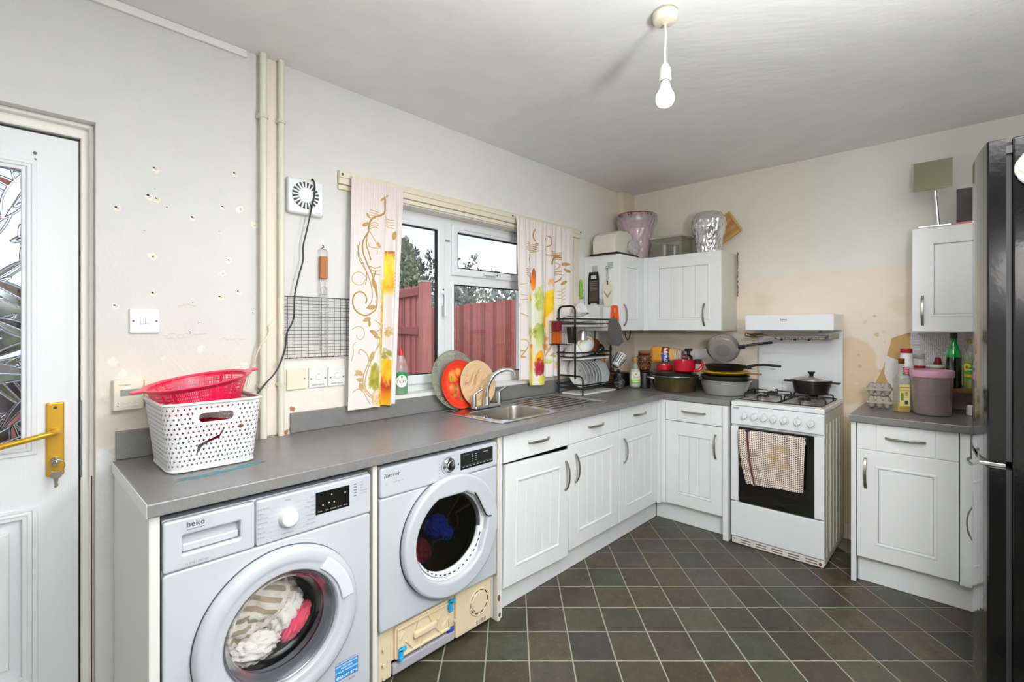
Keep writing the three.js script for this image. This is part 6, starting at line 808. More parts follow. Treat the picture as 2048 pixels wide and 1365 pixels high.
  for (let i = 0; i <= 6; i++) part(cb, 'basket_wire', [rod([-0.035, yy[0], zz[0] + (zz[1] - zz[0]) * i / 6], [-0.035, yy[1], zz[0] + (zz[1] - zz[0]) * i / 6], 0.0013, 6)], b); part(cb, 'basket_wire', bent([[-0.035, 1.345, zz[0]], [-0.035, 1.345, zz[1]]], 0.0013, 0, false, 6), b);
  part(cb, 'hook', bent([[0.035, 1.425, -2.06], [0.035, 1.452, -2.06], [0.06, 1.452, -2.06]], 0.002, 0.008, false, 6), b);
  const sp = thing('sponge', 'orange and dark red scouring sponge in the cutlery basket', 'sponge', [2.655, 1.268, -2.09]); part(sp, 'foam', box(0.04, 0.085, 0.055, 0, 0.0435, 0, 0.008, 3), std(0xe0641c, 0.9)); part(sp, 'scourer', box(0.045, 0.07, 0.06, 0, 0.122, 0, 0.008, 3), std(0x8a1c28, 0.95));
  const bp = solo('black_caddy', 'small black plastic pot hooked on the left end of the dish rack', 'caddy', lathe([[0, 0], [0.027, 0], [0.034, 0.11], [0.032, 0.11], [0.025, 0.004], [0, 0.004]], 4).rotateY(0.785), MT.black); bp.position.set(2.672, 1.275, -1.975);
  // cups and jars behind the rack on the right
  const st = thing('striped_tumbler', 'white tumbler with black stripes resting tipped beside the dish rack', 'tumbler', [3.335, 1.08, -2.04]); part(st, 'tumbler_shell', lathe([[0, 0], [0.032, 0], [0.045, 0.11], [0.043, 0.11], [0.03, 0.004], [0, 0.004]]), china); for (let i = 0; i < 14; i++) { const a = i / 14 * 6.283; part(st, 'stripe', rod([Math.cos(a) * 0.0345, 0.012, Math.sin(a) * 0.0345], [Math.cos(a) * 0.0445, 0.1, Math.sin(a) * 0.0445], 0.0022, 5), MT.black); } st.rotation.set(0.2, 0, -0.75);
  const wp = thing('utensil_pot', 'brown carved wooden utensil pot behind the right end of the dish rack', 'pot', [3.30, 0.911, -2.09]); part(wp, 'pot_body', lathe([[0, 0], [0.05, 0], [0.054, 0.01], [0.046, 0.05], [0.052, 0.1], [0.056, 0.15], [0.05, 0.15], [0.045, 0.1], [0.04, 0.02], [0, 0.015]]), phy(0x5a3018, 0.3, { clearcoat: 0.4 })); part(wp, 'carved_band', Array.from({ length: 10 }, (_, i) => sph(0.013, 0.05 * Math.cos(i * 0.628), 0.115, 0.05 * Math.sin(i * 0.628), 1, 1.2, 1, 8)), std(0x8a5228, 0.4));
  for (const [x, a, l] of [[-0.01, 0.16, 0.24], [0.015, -0.12, 0.26]]) { const s = thing('wooden_spoon', a > 0 ? 'wooden spoon standing left in the brown utensil pot' : 'wooden spoon standing right in the brown utensil pot', 'spoon', [3.30 + x, 0.93, -2.09]); part(s, 'spoon_handle', cyl(0.006, 0.007, l, 0, l / 2, 0, 10), MT.wood); part(s, 'spoon_head', sph(0.024, 0, l + 0.02, 0, 0.9, 1.3, 0.35, 14), MT.wood); s.rotation.z = a; }
  const gl = solo('glass_cup', 'clear glass cup lying on its side beside the utensil pot', 'glass', lathe([[0, 0], [0.03, 0], [0.04, 0.085], [0.038, 0.085], [0.028, 0.006], [0, 0.006]]), phy(0xd8dcdc, 0.05, { transmission: 0.8, thickness: 0 })); gl.position.set(3.29, 0.955, -1.96); gl.rotation.set(0.5, 0.3, 1.3);
  const kt = thing('black_kettle', 'black round tin standing at the back of the corner worktop', 'tin', [3.45, 0.911, -2.08]); part(kt, 'body', lathe([[0, 0], [0.085, 0], [0.09, 0.01], [0.09, 0.1], [0.085, 0.11], [0, 0.112]]), MT.black); part(kt, 'lid_knob', sph(0.014, 0, 0.118, 0), MT.black);
}
// ---------- bottles and pans on the corner worktop ----------
{
  const t = thing('glass_bottle', 'clear glass bottle with a gold cap and green-edged label in the corner', 'bottle', [3.372, 0.911, -1.885], -0.9);
  const prof = [[0, 0], [0.04, 0], [0.044, 0.006], [0.045, 0.085], [0.042, 0.12], [0.034, 0.155], [0.021, 0.185], [0.019, 0.205], [0, 0.205]];
  part(t, 'bottle_body', lathe(prof, 28), phy(0xeef2ee, 0.04, { transmission: 0.9, thickness: 0 }));
  part(t, 'contents', lathe([[0, 0.012], [0.038, 0.012], [0.0415, 0.02], [0.0425, 0.085], [0.039, 0.118], [0.032, 0.15], [0, 0.15]], 28), std(0xd8dad4, 0.5));
  part(t, 'cap', lathe([[0, 0.242], [0.019, 0.242], [0.021, 0.236], [0.021, 0.207], [0.017, 0.204]]), std(0xa8854a, 0.4, { metalness: 0.4 }));
  const lab = canvasTex(256, 300, (c) => { c.fillStyle = '#f2f0e2'; c.fillRect(0, 0, 256, 300); c.fillStyle = '#8fc42c'; c.fillRect(0, 210, 256, 90); c.fillStyle = '#b08a3c'; c.beginPath(); c.arc(128, 60, 24, 0, 7); c.fill(); txt(c, 'Raw', 128, 140, 64, '#7a5a2c', 'italic bold', 'serif'); txt(c, 'Coconut', 128, 255, 50, '#eef6dc'); });
  part(t, 'label', grid(14, 2, (u, v) => { const a = (u - 0.5) * 1.7; return [Math.sin(a) * 0.0458, 0.045 + 0.085 * v, Math.cos(a) * 0.0458]; }), std(0xffffff, 0.5, { map: lab, side: THREE.DoubleSide }));
  const c = thing('canister', 'matt black round canister under the amber jar', 'canister', [3.445, 0.911, -1.845]); part(c, 'body', lathe([[0, 0], [0.042, 0], [0.044, 0.004], [0.044, 0.12], [0, 0.12]]), std(0x141414, 0.45)); part(c, 'lid', lathe([[0, 0.134], [0.042, 0.134], [0.045, 0.131], [0.045, 0.121], [0, 0.121]]), std(0x1a1a1a, 0.4));
  const j = thing('amber_jar', 'brown glass jar with a raised diamond pattern standing on the black canister', 'jar', [3.445, 1.0455, -1.845]); const amber = phy(0x4a2410, 0.12, { clearcoat: 1 });
  part(j, 'jar_body', lathe([[0, 0], [0.038, 0], [0.044, 0.012], [0.053, 0.07], [0.054, 0.1], [0.046, 0.128], [0, 0.128]]), amber);
  part(j, 'raised_diamond', Array.from({ length: 6 }, (_, r) => Array.from({ length: 16 }, (_, i) => { const a = (i + (r % 2) / 2) / 16 * 6.283, y = 0.022 + r * 0.017, R = 0.044 + 0.0085 * Math.min(1, y / 0.07); return new THREE.OctahedronGeometry(0.0085).scale(0.9, 1, 0.5).rotateY(Math.PI / 2 - a).translate(Math.cos(a) * R, y, Math.sin(a) * R); })).flat(), phy(0x7a4a28, 0.08, { clearcoat: 1 }));
  part(j, 'lid', lathe([[0, 0.155], [0.043, 0.155], [0.046, 0.15], [0.046, 0.129], [0, 0.129]]), std(0x8a5a30, 0.5));
  const pot = (name, label, cat, x, y, z, prof, mat, seg = 56) => { const o = thing(name, label, cat, [x, y, z]); part(o, 'pan_body', lathe(prof, seg), mat); return o; };
  const shell = (r0, r1, h, t = 0.003) => [[0, 0], [r0, 0], [r0 + 0.006, 0.004], [r1, h - 0.003], [r1 + 0.005, h], [r1 + 0.004, h + 0.002], [r1 - t, h], [r0, t + 0.003], [0, t]];
  const olive = std(0x6f6442, 0.24, { metalness: 0.8, bumpMap: rep(fineBump, 4, 4), bumpScale: 0.0003 });
  const p1 = pot('stock_pot', 'wide tarnished brass-toned cooking pot beside the black canister', 'pot', 3.465, 0.911, -1.605, shell(0.142, 0.17, 0.112), olive);
  part(p1, 'stain_band', lathe([[0.1485, 0.012], [0.152, 0.03]], 56), std(0x7d6630, 0.4, { metalness: 0.7 })); part(p1, 'rim', tor(0.173, 0.003, 0, 0.113, 0, 'y', 56), MT.chrome);
  for (const a of [2.35, 2.35 + Math.PI]) { const h = part(p1, 'side_handle', bent([[0.168, 0.095, -0.04], [0.2, 0.1, -0.036], [0.2, 0.1, 0.036], [0.168, 0.095, 0.04]], 0.006, 0.014), MT.steel); h.rotation.y = a; }
  const p2 = pot('wok', 'black wok resting upside down over the brass-toned pot', 'pan', 3.465, 1.0265, -1.605, [[0.158, 0], [0.155, 0.012], [0.12, 0.026], [0.08, 0.03], [0, 0.031], [0, 0.028], [0.08, 0.027], [0.118, 0.023], [0.15, 0.01], [0.153, 0]], std(0x14100f, 0.3));
  const red = phy(0xb81428, 0.2, { clearcoat: 0.7 });
  const p3 = pot('red_saucepan', 'glossy red saucepan with a looped red handle on top of the wok', 'pan', 3.46, 1.0585, -1.53, [[0, 0], [0.066, 0], [0.075, 0.006], [0.079, 0.082], [0.0775, 0.083], [0.073, 0.008], [0, 0.005]], red);
  part(p3, 'loop_handle', tube([[0.03, 0.075, 0.07], [0.03, 0.082, 0.10], [0.0, 0.05, 0.135], [-0.02, 0.02, 0.12], [-0.03, 0.01, 0.085]], 0.011, 40), red);
  const p4 = pot('red_pan', 'low red pan under the bread bag at the left of the wok', 'pan', 3.47, 1.0585, -1.69, [[0, 0], [0.05, 0], [0.058, 0.004], [0.06, 0.042], [0.0585, 0.043], [0.055, 0.006], [0, 0.004]], red);
  const bread = thing('bread_bag', 'orange and blue printed bag of sliced bread lying on the red pans', 'bread', [3.558, 1.146, -1.708], -1.4);
  const bm = canvasTex(512, 256, (c, w, h) => { const g = c.createLinearGradient(0, 0, w, 0); g.addColorStop(0, '#d8941c'); g.addColorStop(0.6, '#e0a52c'); g.addColorStop(1, '#a89a9a'); c.fillStyle = g; c.fillRect(0, 0, w, h); c.fillStyle = '#7a1f1c'; c.beginPath(); c.moveTo(190, 0); c.lineTo(330, 0); c.lineTo(300, 120); c.lineTo(170, 100); c.fill(); c.fillStyle = '#24409a'; c.beginPath(); c.moveTo(170, 120); c.lineTo(310, 100); c.lineTo(330, 256); c.lineTo(190, 256); c.fill(); c.save(); c.translate(250, 128); c.rotate(Math.PI / 2); txt(c, '50/50', 0, 0, 84, '#ffffff', 'bold'); c.restore(); c.strokeStyle = '#b8741c'; c.lineWidth = 8; for (let i = 0; i < 4; i++) { c.beginPath(); c.moveTo(20 + i * 34, 20); c.lineTo(60 + i * 30, 240); c.stroke(); } for (let i = 0; i < 10; i++) { c.strokeStyle = i % 2 ? '#8a7a7a' : '#d8d0cc'; c.lineWidth = 5; c.beginPath(); c.moveTo(380 + i * 14, 30); c.lineTo(410 + i * 12, 220); c.stroke(); } });
  { const g = new RoundedBoxGeometry(0.235, 0.128, 0.11, 6, 0.025), p = g.attributes.position; for (let i = 0; i < p.count; i++) { const x = p.getX(i), k = 1 - 0.35 * sst(x, 0.04, 0.115); p.setXYZ(i, x, p.getY(i) * k + 0.004 * noise.noise(x * 40, p.getY(i) * 40, p.getZ(i) * 40), p.getZ(i) * k + 0.004 * noise.noise(x * 40 + 9, p.getY(i) * 40, p.getZ(i) * 40)); } const uv = g.attributes.uv; for (let i = 0; i < p.count; i++) uv.setXY(i, (p.getX(i) + 0.1125) / 0.225, (p.getY(i) + 0.064) / 0.128); g.computeVertexNormals(); part(bread, 'bag', g, phy(0xffffff, 0.25, { map: bm, clearcoat: 0.6 })).position.y = 0.026; part(bread, 'twisted_end', lump(0.03, 0.022, 0.03, 0.3, 3, 5, 10).translate(0.125, 0.01, 0), phy(0x7a3a30, 0.3)); }
  const pb = thing('pump_bottle', 'black bottle with a squared cap behind the red saucepan', 'bottle', [3.66, 0.911, -1.585]); part(pb, 'bottle_body', lathe([[0, 0], [0.035, 0], [0.036, 0.004], [0.036, 0.2], [0.03, 0.245], [0.015, 0.262], [0, 0.262]]), std(0x131214, 0.3)); part(pb, 'cap', [box(0.06, 0.022, 0.04, 0, 0.297, 0, 0.005, 2), cyl(0.012, 0.012, 0.03, 0, 0.272, 0)], MT.black);
  // stack left of the cooker
  const X = 3.525, Zc = -1.262;
  const a = pot('roasting_bowl', 'dull aluminium bowl at the bottom of the pan stack beside the cooker', 'pan', X, 0.911, Zc, shell(0.128, 0.166, 0.1), std(0xcfcfcd, 0.34, { metalness: 0.65, bumpMap: rep(fineBump, 3, 2), bumpScale: 0.0004 })); part(a, 'rolled_rim', tor(0.171, 0.004, 0, 0.1, 0, 'y', 56), MT.alu);
  const b = pot('cake_tin', 'dark grey round tin nested in the aluminium bowl', 'pan', X, 0.935, Zc, shell(0.12, 0.158, 0.108), std(0x2a2a2a, 0.4));
  const ye = pot('yellow_pan', 'yellow shallow pan in the pan stack above the dark tin', 'pan', X, 1.0455, Zc, [[0, 0], [0.12, 0], [0.155, 0.02], [0.166, 0.024], [0.166, 0.03], [0.152, 0.029], [0.118, 0.006], [0, 0.005]], phy(0xd8a81c, 0.3, { clearcoat: 0.4 }));
  part(ye, 'worn_handle', box(0.03, 0.012, 0.1, 0.0, 0.018, 0.19, 0.004, 2), std(0x8a6a3a, 0.5));
  const fry = (name, label, x, y, z, r, h, mat, hl) => { const o = pot(name, label, 'pan', x, y, z, [[0, 0], [r * 0.78, 0], [r * 0.86, 0.005], [r, h], [r + 0.003, h + 0.001], [r - 0.003, h], [r * 0.84, 0.008], [0, 0.005]], mat); const hd = part(o, 'handle', [bent([[0, h * 0.7, r - 0.004], [0, h + 0.006, r + 0.05], [0, h + 0.012, r + 0.13], [0, h + 0.006, r + hl]], 0.0085, 0.03, false, 10), box(0.03, 0.02, 0.05, 0, h * 0.75, r + 0.012, 0.006, 2)], MT.black); part(hd, 'rivet', cyl(0.006, 0.006, 0.004, 0, h * 0.7 + 0.012, r + 0.02, 10), MT.chrome); return o; };
  const f1 = fry('frying_pan', 'black frying pan lying flat on the yellow pan, handle over the cooker', X, 1.0765, Zc, 0.135, 0.04, std(0x100f0f, 0.4), 0.21); f1.rotation.y = 0.12;
  const f2 = fry('frying_pan', 'grey-bottomed frying pan standing on its edge on top of the pan stack', X, 1.2, Zc, 0.108, 0.04, std(0x9d9992, 0.34, { metalness: 0.5 }), 0.2); f2.rotation.order = 'YXZ';
  f2.position.set(X - 0.02, 1.218, Zc - 0.008); f2.rotation.set(-0.14, 0.25, -Math.PI / 2 + 0.38); 
  part(f2, 'base_disc', [lathe([[0.05, -0.0006], [0.088, -0.0012], [0.09, 0]], 48)], std(0xb5b2ac, 0.3, { metalness: 0.6 })); part(f2, 'centre_mark', [tor(0.011, 0.0015, 0, -0.001, 0), cyl(0.006, 0.006, 0.002, 0, -0.0005, 0)], std(0xa39e96, 0.3, { metalness: 0.9 }));
  const b2 = solo('pan_handle', 'stub of a dark brown handled pan sticking out left of the grey frying pan', 'pan', box(0.05, 0.035, 0.035, 3.47, 1.135, -1.43, 0.006, 2), std(0x241614, 0.4));
  solo('power_flex', 'black flex looping below the corner wall cabinet', 'cable', tube([[3.30, 1.354, -1.93], [3.31, 1.31, -1.93], [3.36, 1.285, -1.94], [3.42, 1.31, -1.96], [3.45, 1.354, -1.97]], 0.004, 40), MT.black);
  solo('gas_hose', 'black hose curling behind the left side of the hob', 'cable', tube([[3.62, 0.916, -1.2], [3.70, 0.93, -1.16], [3.76, 0.935, -1.135], [3.775, 0.918, -1.135]], 0.006, 30), MT.black);
}
// ---------- things on the worktop right of the cooker ----------
{
  const pulp = std(0xb5aca0, 0.95, { bumpMap: fineBump, bumpScale: 0.002 });
  const eggbox = (label, y, dx, dz, ry) => { const t = thing('egg_box', label, 'egg box', [3.53 + dx, y, -0.385 + dz], ry); t.scale.set(0.9, 1, 0.72); const cup = (v) => new THREE.SphereGeometry(0.026, 16, 8, 0, 6.283, v ? 0 : Math.PI / 2, Math.PI / 2).scale(1, 1.25, 1);
    const lo = [], hi = []; for (let i = 0; i < 2; i++) for (let j = 0; j < 3; j++) { const x = (i - 0.5) * 0.052, z = (j - 1) * 0.05; lo.push(cup(0).translate(x, 0.0335, z)); hi.push(cup(1).translate(x, 0.041, z)); }
    part(t, 'tray', [...lo, ...lo.map((g) => g.clone().scale(0.95, 1, 0.95)), box(0.12, 0.006, 0.164, 0, 0.034, 0, 0.002)], pulp); part(t, 'lid', [...hi, box(0.122, 0.006, 0.166, 0, 0.0405, 0, 0.002), box(0.075, 0.02, 0.12, 0, 0.058, 0, 0.008, 2)], pulp); return t; };
  eggbox('grey pulp egg box at the bottom of the stack of two', 0.911, 0, 0, 0.12); const e2 = eggbox('grey pulp egg box on top of the stack of two', 0.985, 0.005, 0.0, 0.02);
  const oil = phy(0xc9a41c, 0.06, { clearcoat: 1 });
  const o = thing('oil_bottle', 'square glass oil bottle with a bronze cap beside the egg boxes', 'bottle', [3.455, 0.911, -0.278], 0.55); o.scale.set(0.85, 1, 0.85); const sq = (r0) => (pts) => lathe(pts, 4).rotateY(Math.PI / 4).scale(1, 1, 1);
  part(o, 'bottle_body', [ext(shp(rrect(-0.036, 0.036, -0.036, 0.036, 0.01)), 0.185, 0.004).rotateX(-Math.PI / 2), lathe([[0.035, 0.183], [0.03, 0.2], [0.016, 0.225], [0.0145, 0.27], [0.0145, 0.275]], 24)], phy(0xf2f4ee, 0.04, { transmission: 0.9, thickness: 0 }));
  part(o, 'oil', ext(shp(rrect(-0.034, 0.034, -0.034, 0.034, 0.009)), 0.05, 0.003).rotateX(-Math.PI / 2).translate(0, 0.003, 0), oil);
  part(o, 'cap', lathe([[0, 0.298], [0.015, 0.298], [0.017, 0.294], [0.017, 0.268], [0, 0.268]]), std(0x7a5224, 0.4, { metalness: 0.5 })); part(o, 'neck_medal', [0.215, 0.25].map((y) => sph(0.008, -0.012, y, 0.004, 1, 1, 1, 10)), MT.chrome);
  const ol = canvasTex(128, 256, (c) => { c.fillStyle = '#e6d88a'; c.fillRect(0, 0, 128, 256); c.fillStyle = '#b8a02c'; c.fillRect(0, 30, 128, 10); c.fillRect(0, 70, 128, 6); c.fillStyle = '#3a3a3a'; for (let i = 0; i < 7; i++) c.fillRect(70, 90 + i * 7, 34, 3); c.fillRect(66, 190, 40, 44); c.fillStyle = '#7d8a2c'; c.fillRect(16, 100, 34, 90); });
  part(o, 'label', new THREE.PlaneGeometry(0.058, 0.12).rotateY(-Math.PI / 2).translate(-0.0368, 0.095, 0), std(0xffffff, 0.5, { map: ol }));
  const s = thing('powder_bottle', 'tall white plastic bottle with a red lid and red badge', 'bottle', [3.56, 0.911, -0.265], -1.35); s.scale.set(0.78, 1, 0.78);
  part(s, 'bottle_body', lathe([[0, 0], [0.043, 0], [0.045, 0.005], [0.045, 0.245], [0.042, 0.27], [0.034, 0.31], [0.033, 0.325], [0, 0.325]]), std(0xe6e4e6, 0.4)); part(s, 'lid', lathe([[0, 0.35], [0.032, 0.35], [0.035, 0.347], [0.035, 0.326], [0, 0.326]]), std(0xb81c24, 0.4));
  const bd = canvasTex(256, 192, (c) => { c.clearRect(0, 0, 256, 192); c.fillStyle = '#c9203a'; c.beginPath(); c.roundRect(10, 10, 236, 172, 60); c.fill(); c.strokeStyle = '#f4d8d8'; c.lineWidth = 8; c.beginPath(); c.roundRect(24, 24, 208, 144, 48); c.stroke(); txt(c, 'TATA', 128, 80, 60, '#f8e8e8'); txt(c, 'SALT', 128, 128, 44, '#f8e8e8'); });
  part(s, 'badge', grid(12, 2, (u, v) => { const a = (u - 0.5) * 1.3; return [Math.sin(a) * 0.0458, 0.195 + 0.05 * v, Math.cos(a) * 0.0458]; }), std(0xffffff, 0.4, { map: bd, transparent: true, side: THREE.DoubleSide }));
  const tb = thing('storage_tub', 'large translucent tub of brown lentils with a pink lid', 'tub', [3.45, 0.911, -0.15]); tb.scale.set(0.72, 1, 0.72);
  part(tb, 'tub_wall', lathe([[0, 0.002], [0.105, 0.002], [0.11, 0.008], [0.123, 0.225], [0.121, 0.225], [0.108, 0.01], [0, 0.006]], 56), phy(0xdfd0ce, 0.16, { transmission: 0.78, thickness: 0 }));
  part(tb, 'lentils', lathe([[0, 0.008], [0.104, 0.008], [0.107, 0.012], [0.1125, 0.115], [0.08, 0.12], [0, 0.118]], 48), std(0x6e4038, 0.9, { bumpMap: rep(fineBump, 6, 3), bumpScale: 0.006 }));
  const ld = part(tb, 'lid', lathe([[0.127, 0.205], [0.13, 0.21], [0.13, 0.238], [0.126, 0.242], [0.118, 0.242], [0.114, 0.234], [0, 0.233], [0, 0.23], [0.116, 0.228], [0.126, 0.226]], 56), phy(0xcf9fb4, 0.35));
  // small wooden shelf with jars, black things below
  const w = thing('spice_shelf', 'small two-legged wooden shelf holding jars behind the pink-lidded tub', 'shelf', [3.69, 0.911, 0.035]); part(w, 'shelf_board', box(0.2, 0.02, 0.66, 0, 0.125, 0, 0.003), MT.wood); for (const z of [-0.3, 0.3]) part(w, 'shelf_end', box(0.18, 0.114, 0.018, 0, 0.058, z, 0.003), MT.wood);
  const y1 = 1.0465;
  const jr = (name, label, x, z, prof, mat) => { const o = thing(name, label, 'jar', [x, y1, z], -1.4); o.scale.set(0.76, 1, 0.76); part(o, 'jar_body', lathe(prof), mat); return o; };
  const r1 = jr('red_label_jar', 'white and red labelled jar with a clear lid standing left on the spice shelf', 3.66, -0.215, [[0, 0], [0.035, 0], [0.037, 0.004], [0.037, 0.14], [0.03, 0.155], [0, 0.155]], std(0xe2dada, 0.4)); part(r1, 'red_band', [lathe([[0.0375, 0.075], [0.0378, 0.115]]), lathe([[0.0375, 0.005], [0.0378, 0.03]])], std(0xa81c2c, 0.4)); part(r1, 'lid', lathe([[0, 0.185], [0.032, 0.185], [0.034, 0.18], [0.034, 0.156], [0, 0.156]]), phy(0xd4d6d4, 0.2, { transmission: 0.4, thickness: 0 }));
  const ho = jr('honey_jar', 'brown jar with a white lid standing in the middle of the spice shelf', 3.65, -0.144, [[0, 0], [0.05, 0], [0.053, 0.006], [0.053, 0.085], [0.046, 0.1], [0, 0.1]], phy(0x8a5a24, 0.12, { clearcoat: 1 })); part(ho, 'lid', lathe([[0, 0.122], [0.052, 0.122], [0.055, 0.118], [0.055, 0.101], [0, 0.101]]), MT.plastic);
  const rc = jr('red_topped_jar', 'small jar with a dark red top behind the honey jar', 3.75, -0.136, [[0, 0], [0.026, 0], [0.027, 0.003], [0.027, 0.12], [0, 0.12]], phy(0xd8d4cc, 0.1, { transmission: 0.5, thickness: 0 })); part(rc, 'lid', lathe([[0, 0.16], [0.014, 0.16], [0.02, 0.15], [0.027, 0.12], [0, 0.12]]), std(0x8a1c2c, 0.4));
  const mu = jr('mustard_jar', 'squat yellow jar at the left end of the spice shelf', 3.735, -0.205, [[0, 0], [0.034, 0], [0.036, 0.004], [0.036, 0.06], [0.03, 0.07], [0, 0.07]], phy(0xb8941c, 0.25, { clearcoat: 0.5 }));
  const gb = thing('green_bottle', 'green glass bottle of dark liquid standing on the spice shelf', 'bottle', [3.64, y1, -0.066]); gb.scale.set(0.76, 1, 0.76);
  part(gb, 'bottle_body', lathe([[0.044, 0.17], [0.043, 0.19], [0.03, 0.225], [0.019, 0.25], [0.018, 0.275], [0, 0.275]], 32), phy(0x0c9a34, 0.06, { clearcoat: 1 })); part(gb, 'dark_liquid', lathe([[0, 0], [0.041, 0], [0.044, 0.005], [0.044, 0.17], [0, 0.17]], 32), phy(0x0a120a, 0.08, { clearcoat: 1 })); part(gb, 'cap', lathe([[0, 0.306], [0.019, 0.306], [0.021, 0.303], [0.021, 0.274], [0, 0.274]]), std(0x0e4a24, 0.4));
  const co = thing('cooking_oil_bottle', 'clear cooking oil bottle with a gold cap and green and yellow label beside the fridge', 'bottle', [3.62, y1, 0.004], -1.4); co.scale.set(0.76, 1, 0.76);
  const cl = canvasTex(256, 256, (c) => { c.fillStyle = '#3f9a34'; c.fillRect(0, 0, 256, 256); c.fillStyle = '#e6c41c'; c.beginPath(); c.arc(50, 70, 60, 0, 7); c.fill(); c.fillStyle = '#7a4a14'; c.beginPath(); c.arc(50, 70, 20, 0, 7); c.fill(); c.fillStyle = '#1f7a34'; c.beginPath(); c.ellipse(150, 110, 90, 46, 0, 0, 7); c.fill(); txt(c, 'sunflower', 150, 104, 40, '#eef6dc'); txt(c, 'oil', 150, 134, 28, '#eef6dc'); c.fillStyle = '#e0b01c'; c.fillRect(0, 180, 256, 40); });
  part(co, 'bottle_body', lathe([[0, 0], [0.043, 0], [0.046, 0.006], [0.044, 0.07], [0.046, 0.14], [0.044, 0.175], [0.03, 0.21], [0.019, 0.235], [0.018, 0.25], [0, 0.25]], 32), phy(0xeef0e0, 0.05, { transmission: 0.9, thickness: 0 })); part(co, 'oil', lathe([[0, 0.003], [0.041, 0.003], [0.044, 0.008], [0.042, 0.07], [0.044, 0.115], [0, 0.115]], 32), phy(0x9ab01c, 0.06, { clearcoat: 1 }));
  part(co, 'cap', lathe([[0, 0.27], [0.019, 0.27], [0.021, 0.267], [0.021, 0.248], [0, 0.248]]), std(0xb08a2c, 0.4, { metalness: 0.3 })); part(co, 'label', grid(16, 2, (u, v) => { const a = (u - 0.5) * 2.2; return [Math.sin(a) * 0.0468, 0.055 + 0.09 * v, Math.cos(a) * 0.0468]; }), std(0xffffff, 0.4, { map: cl, side: THREE.DoubleSide }));
  const wt = solo('white_pot', 'small white pot on the worktop under the spice shelf', 'pot', lathe([[0, 0], [0.022, 0], [0.025, 0.004], [0.025, 0.045], [0.02, 0.055], [0, 0.056]]), MT.plastic); wt.position.set(3.56, 0.911, 0.01);
  const tin = thing('black_tin', 'black box in the shadow under the spice shelf', 'tin', [3.7, 0.911, 0.13]); part(tin, 'body', box(0.12, 0.08, 0.22, 0, 0.041, 0, 0.006, 2), MT.black); part(tin, 'lid', box(0.124, 0.018, 0.224, 0, 0.092, 0, 0.006, 2), MT.black);
  const pw = solo('paper_wrap', 'crumpled white paper on the worktop beside the fridge', 'paper', lump(0.04, 0.028, 0.04, 0.4, 2.4, 33), std(0xd8d8d8, 0.8)); pw.position.set(3.5, 0.937, 0.07);
  // embossed foil and card on the wall behind
  const emb = dataTex(128, 128, (u, v) => 0.5 + 0.5 * Math.cos((u + v) * 6.283) * Math.cos((u - v) * 6.283), { repeat: [55, 55] });
  const foilM = std(0xf0f1f3, 0.35, { metalness: 0.35, bumpMap: emb, bumpScale: 0.003 });
  const fo = thing('foil_splashback', 'embossed silver foil sheet fixed to the wall behind the bottles', 'foil sheet', [3.8085, 0, 0]); part(fo, 'sheet', box2(-0.003, 0, 1.02, 1.351, -0.262, 0.34, 0), foilM).geometry = metric(box2(-0.003, 0, 1.02, 1.351, -0.262, 0.34, 0)); part(fo, 'pattern_band', box2(-0.0045, -0.003, 1.03, 1.35, 0.112, 0.122, 0), std(0xb83a3a, 0.5));
  const cd = solo('card_sheet', 'brown paper sheet stuck to the wall left of the silver foil', 'paper', ext(shp([[-0.265, 1.352], [-0.262, 1.05], [-0.44, 1.02], [-0.40, 1.12], [-0.36, 1.28], [-0.355, 1.315]]), 0.0016).rotateY(-Math.PI / 2).translate(3.8092, 0, 0), std(0xc9a46a, 0.8, { bumpMap: fineBump, bumpScale: 0.002 }));
  const tp = solo('torn_label', 'torn white paper patch on the wall behind the bronze-capped bottle', 'paper', ext(shp([[-0.385, 1.205], [-0.345, 1.19], [-0.31, 1.17], [-0.31, 1.0], [-0.36, 1.0], [-0.39, 1.09]]), 0.0014).rotateY(-Math.PI / 2).translate(3.8072, 0, 0), std(0xe8e6e2, 0.6));
}
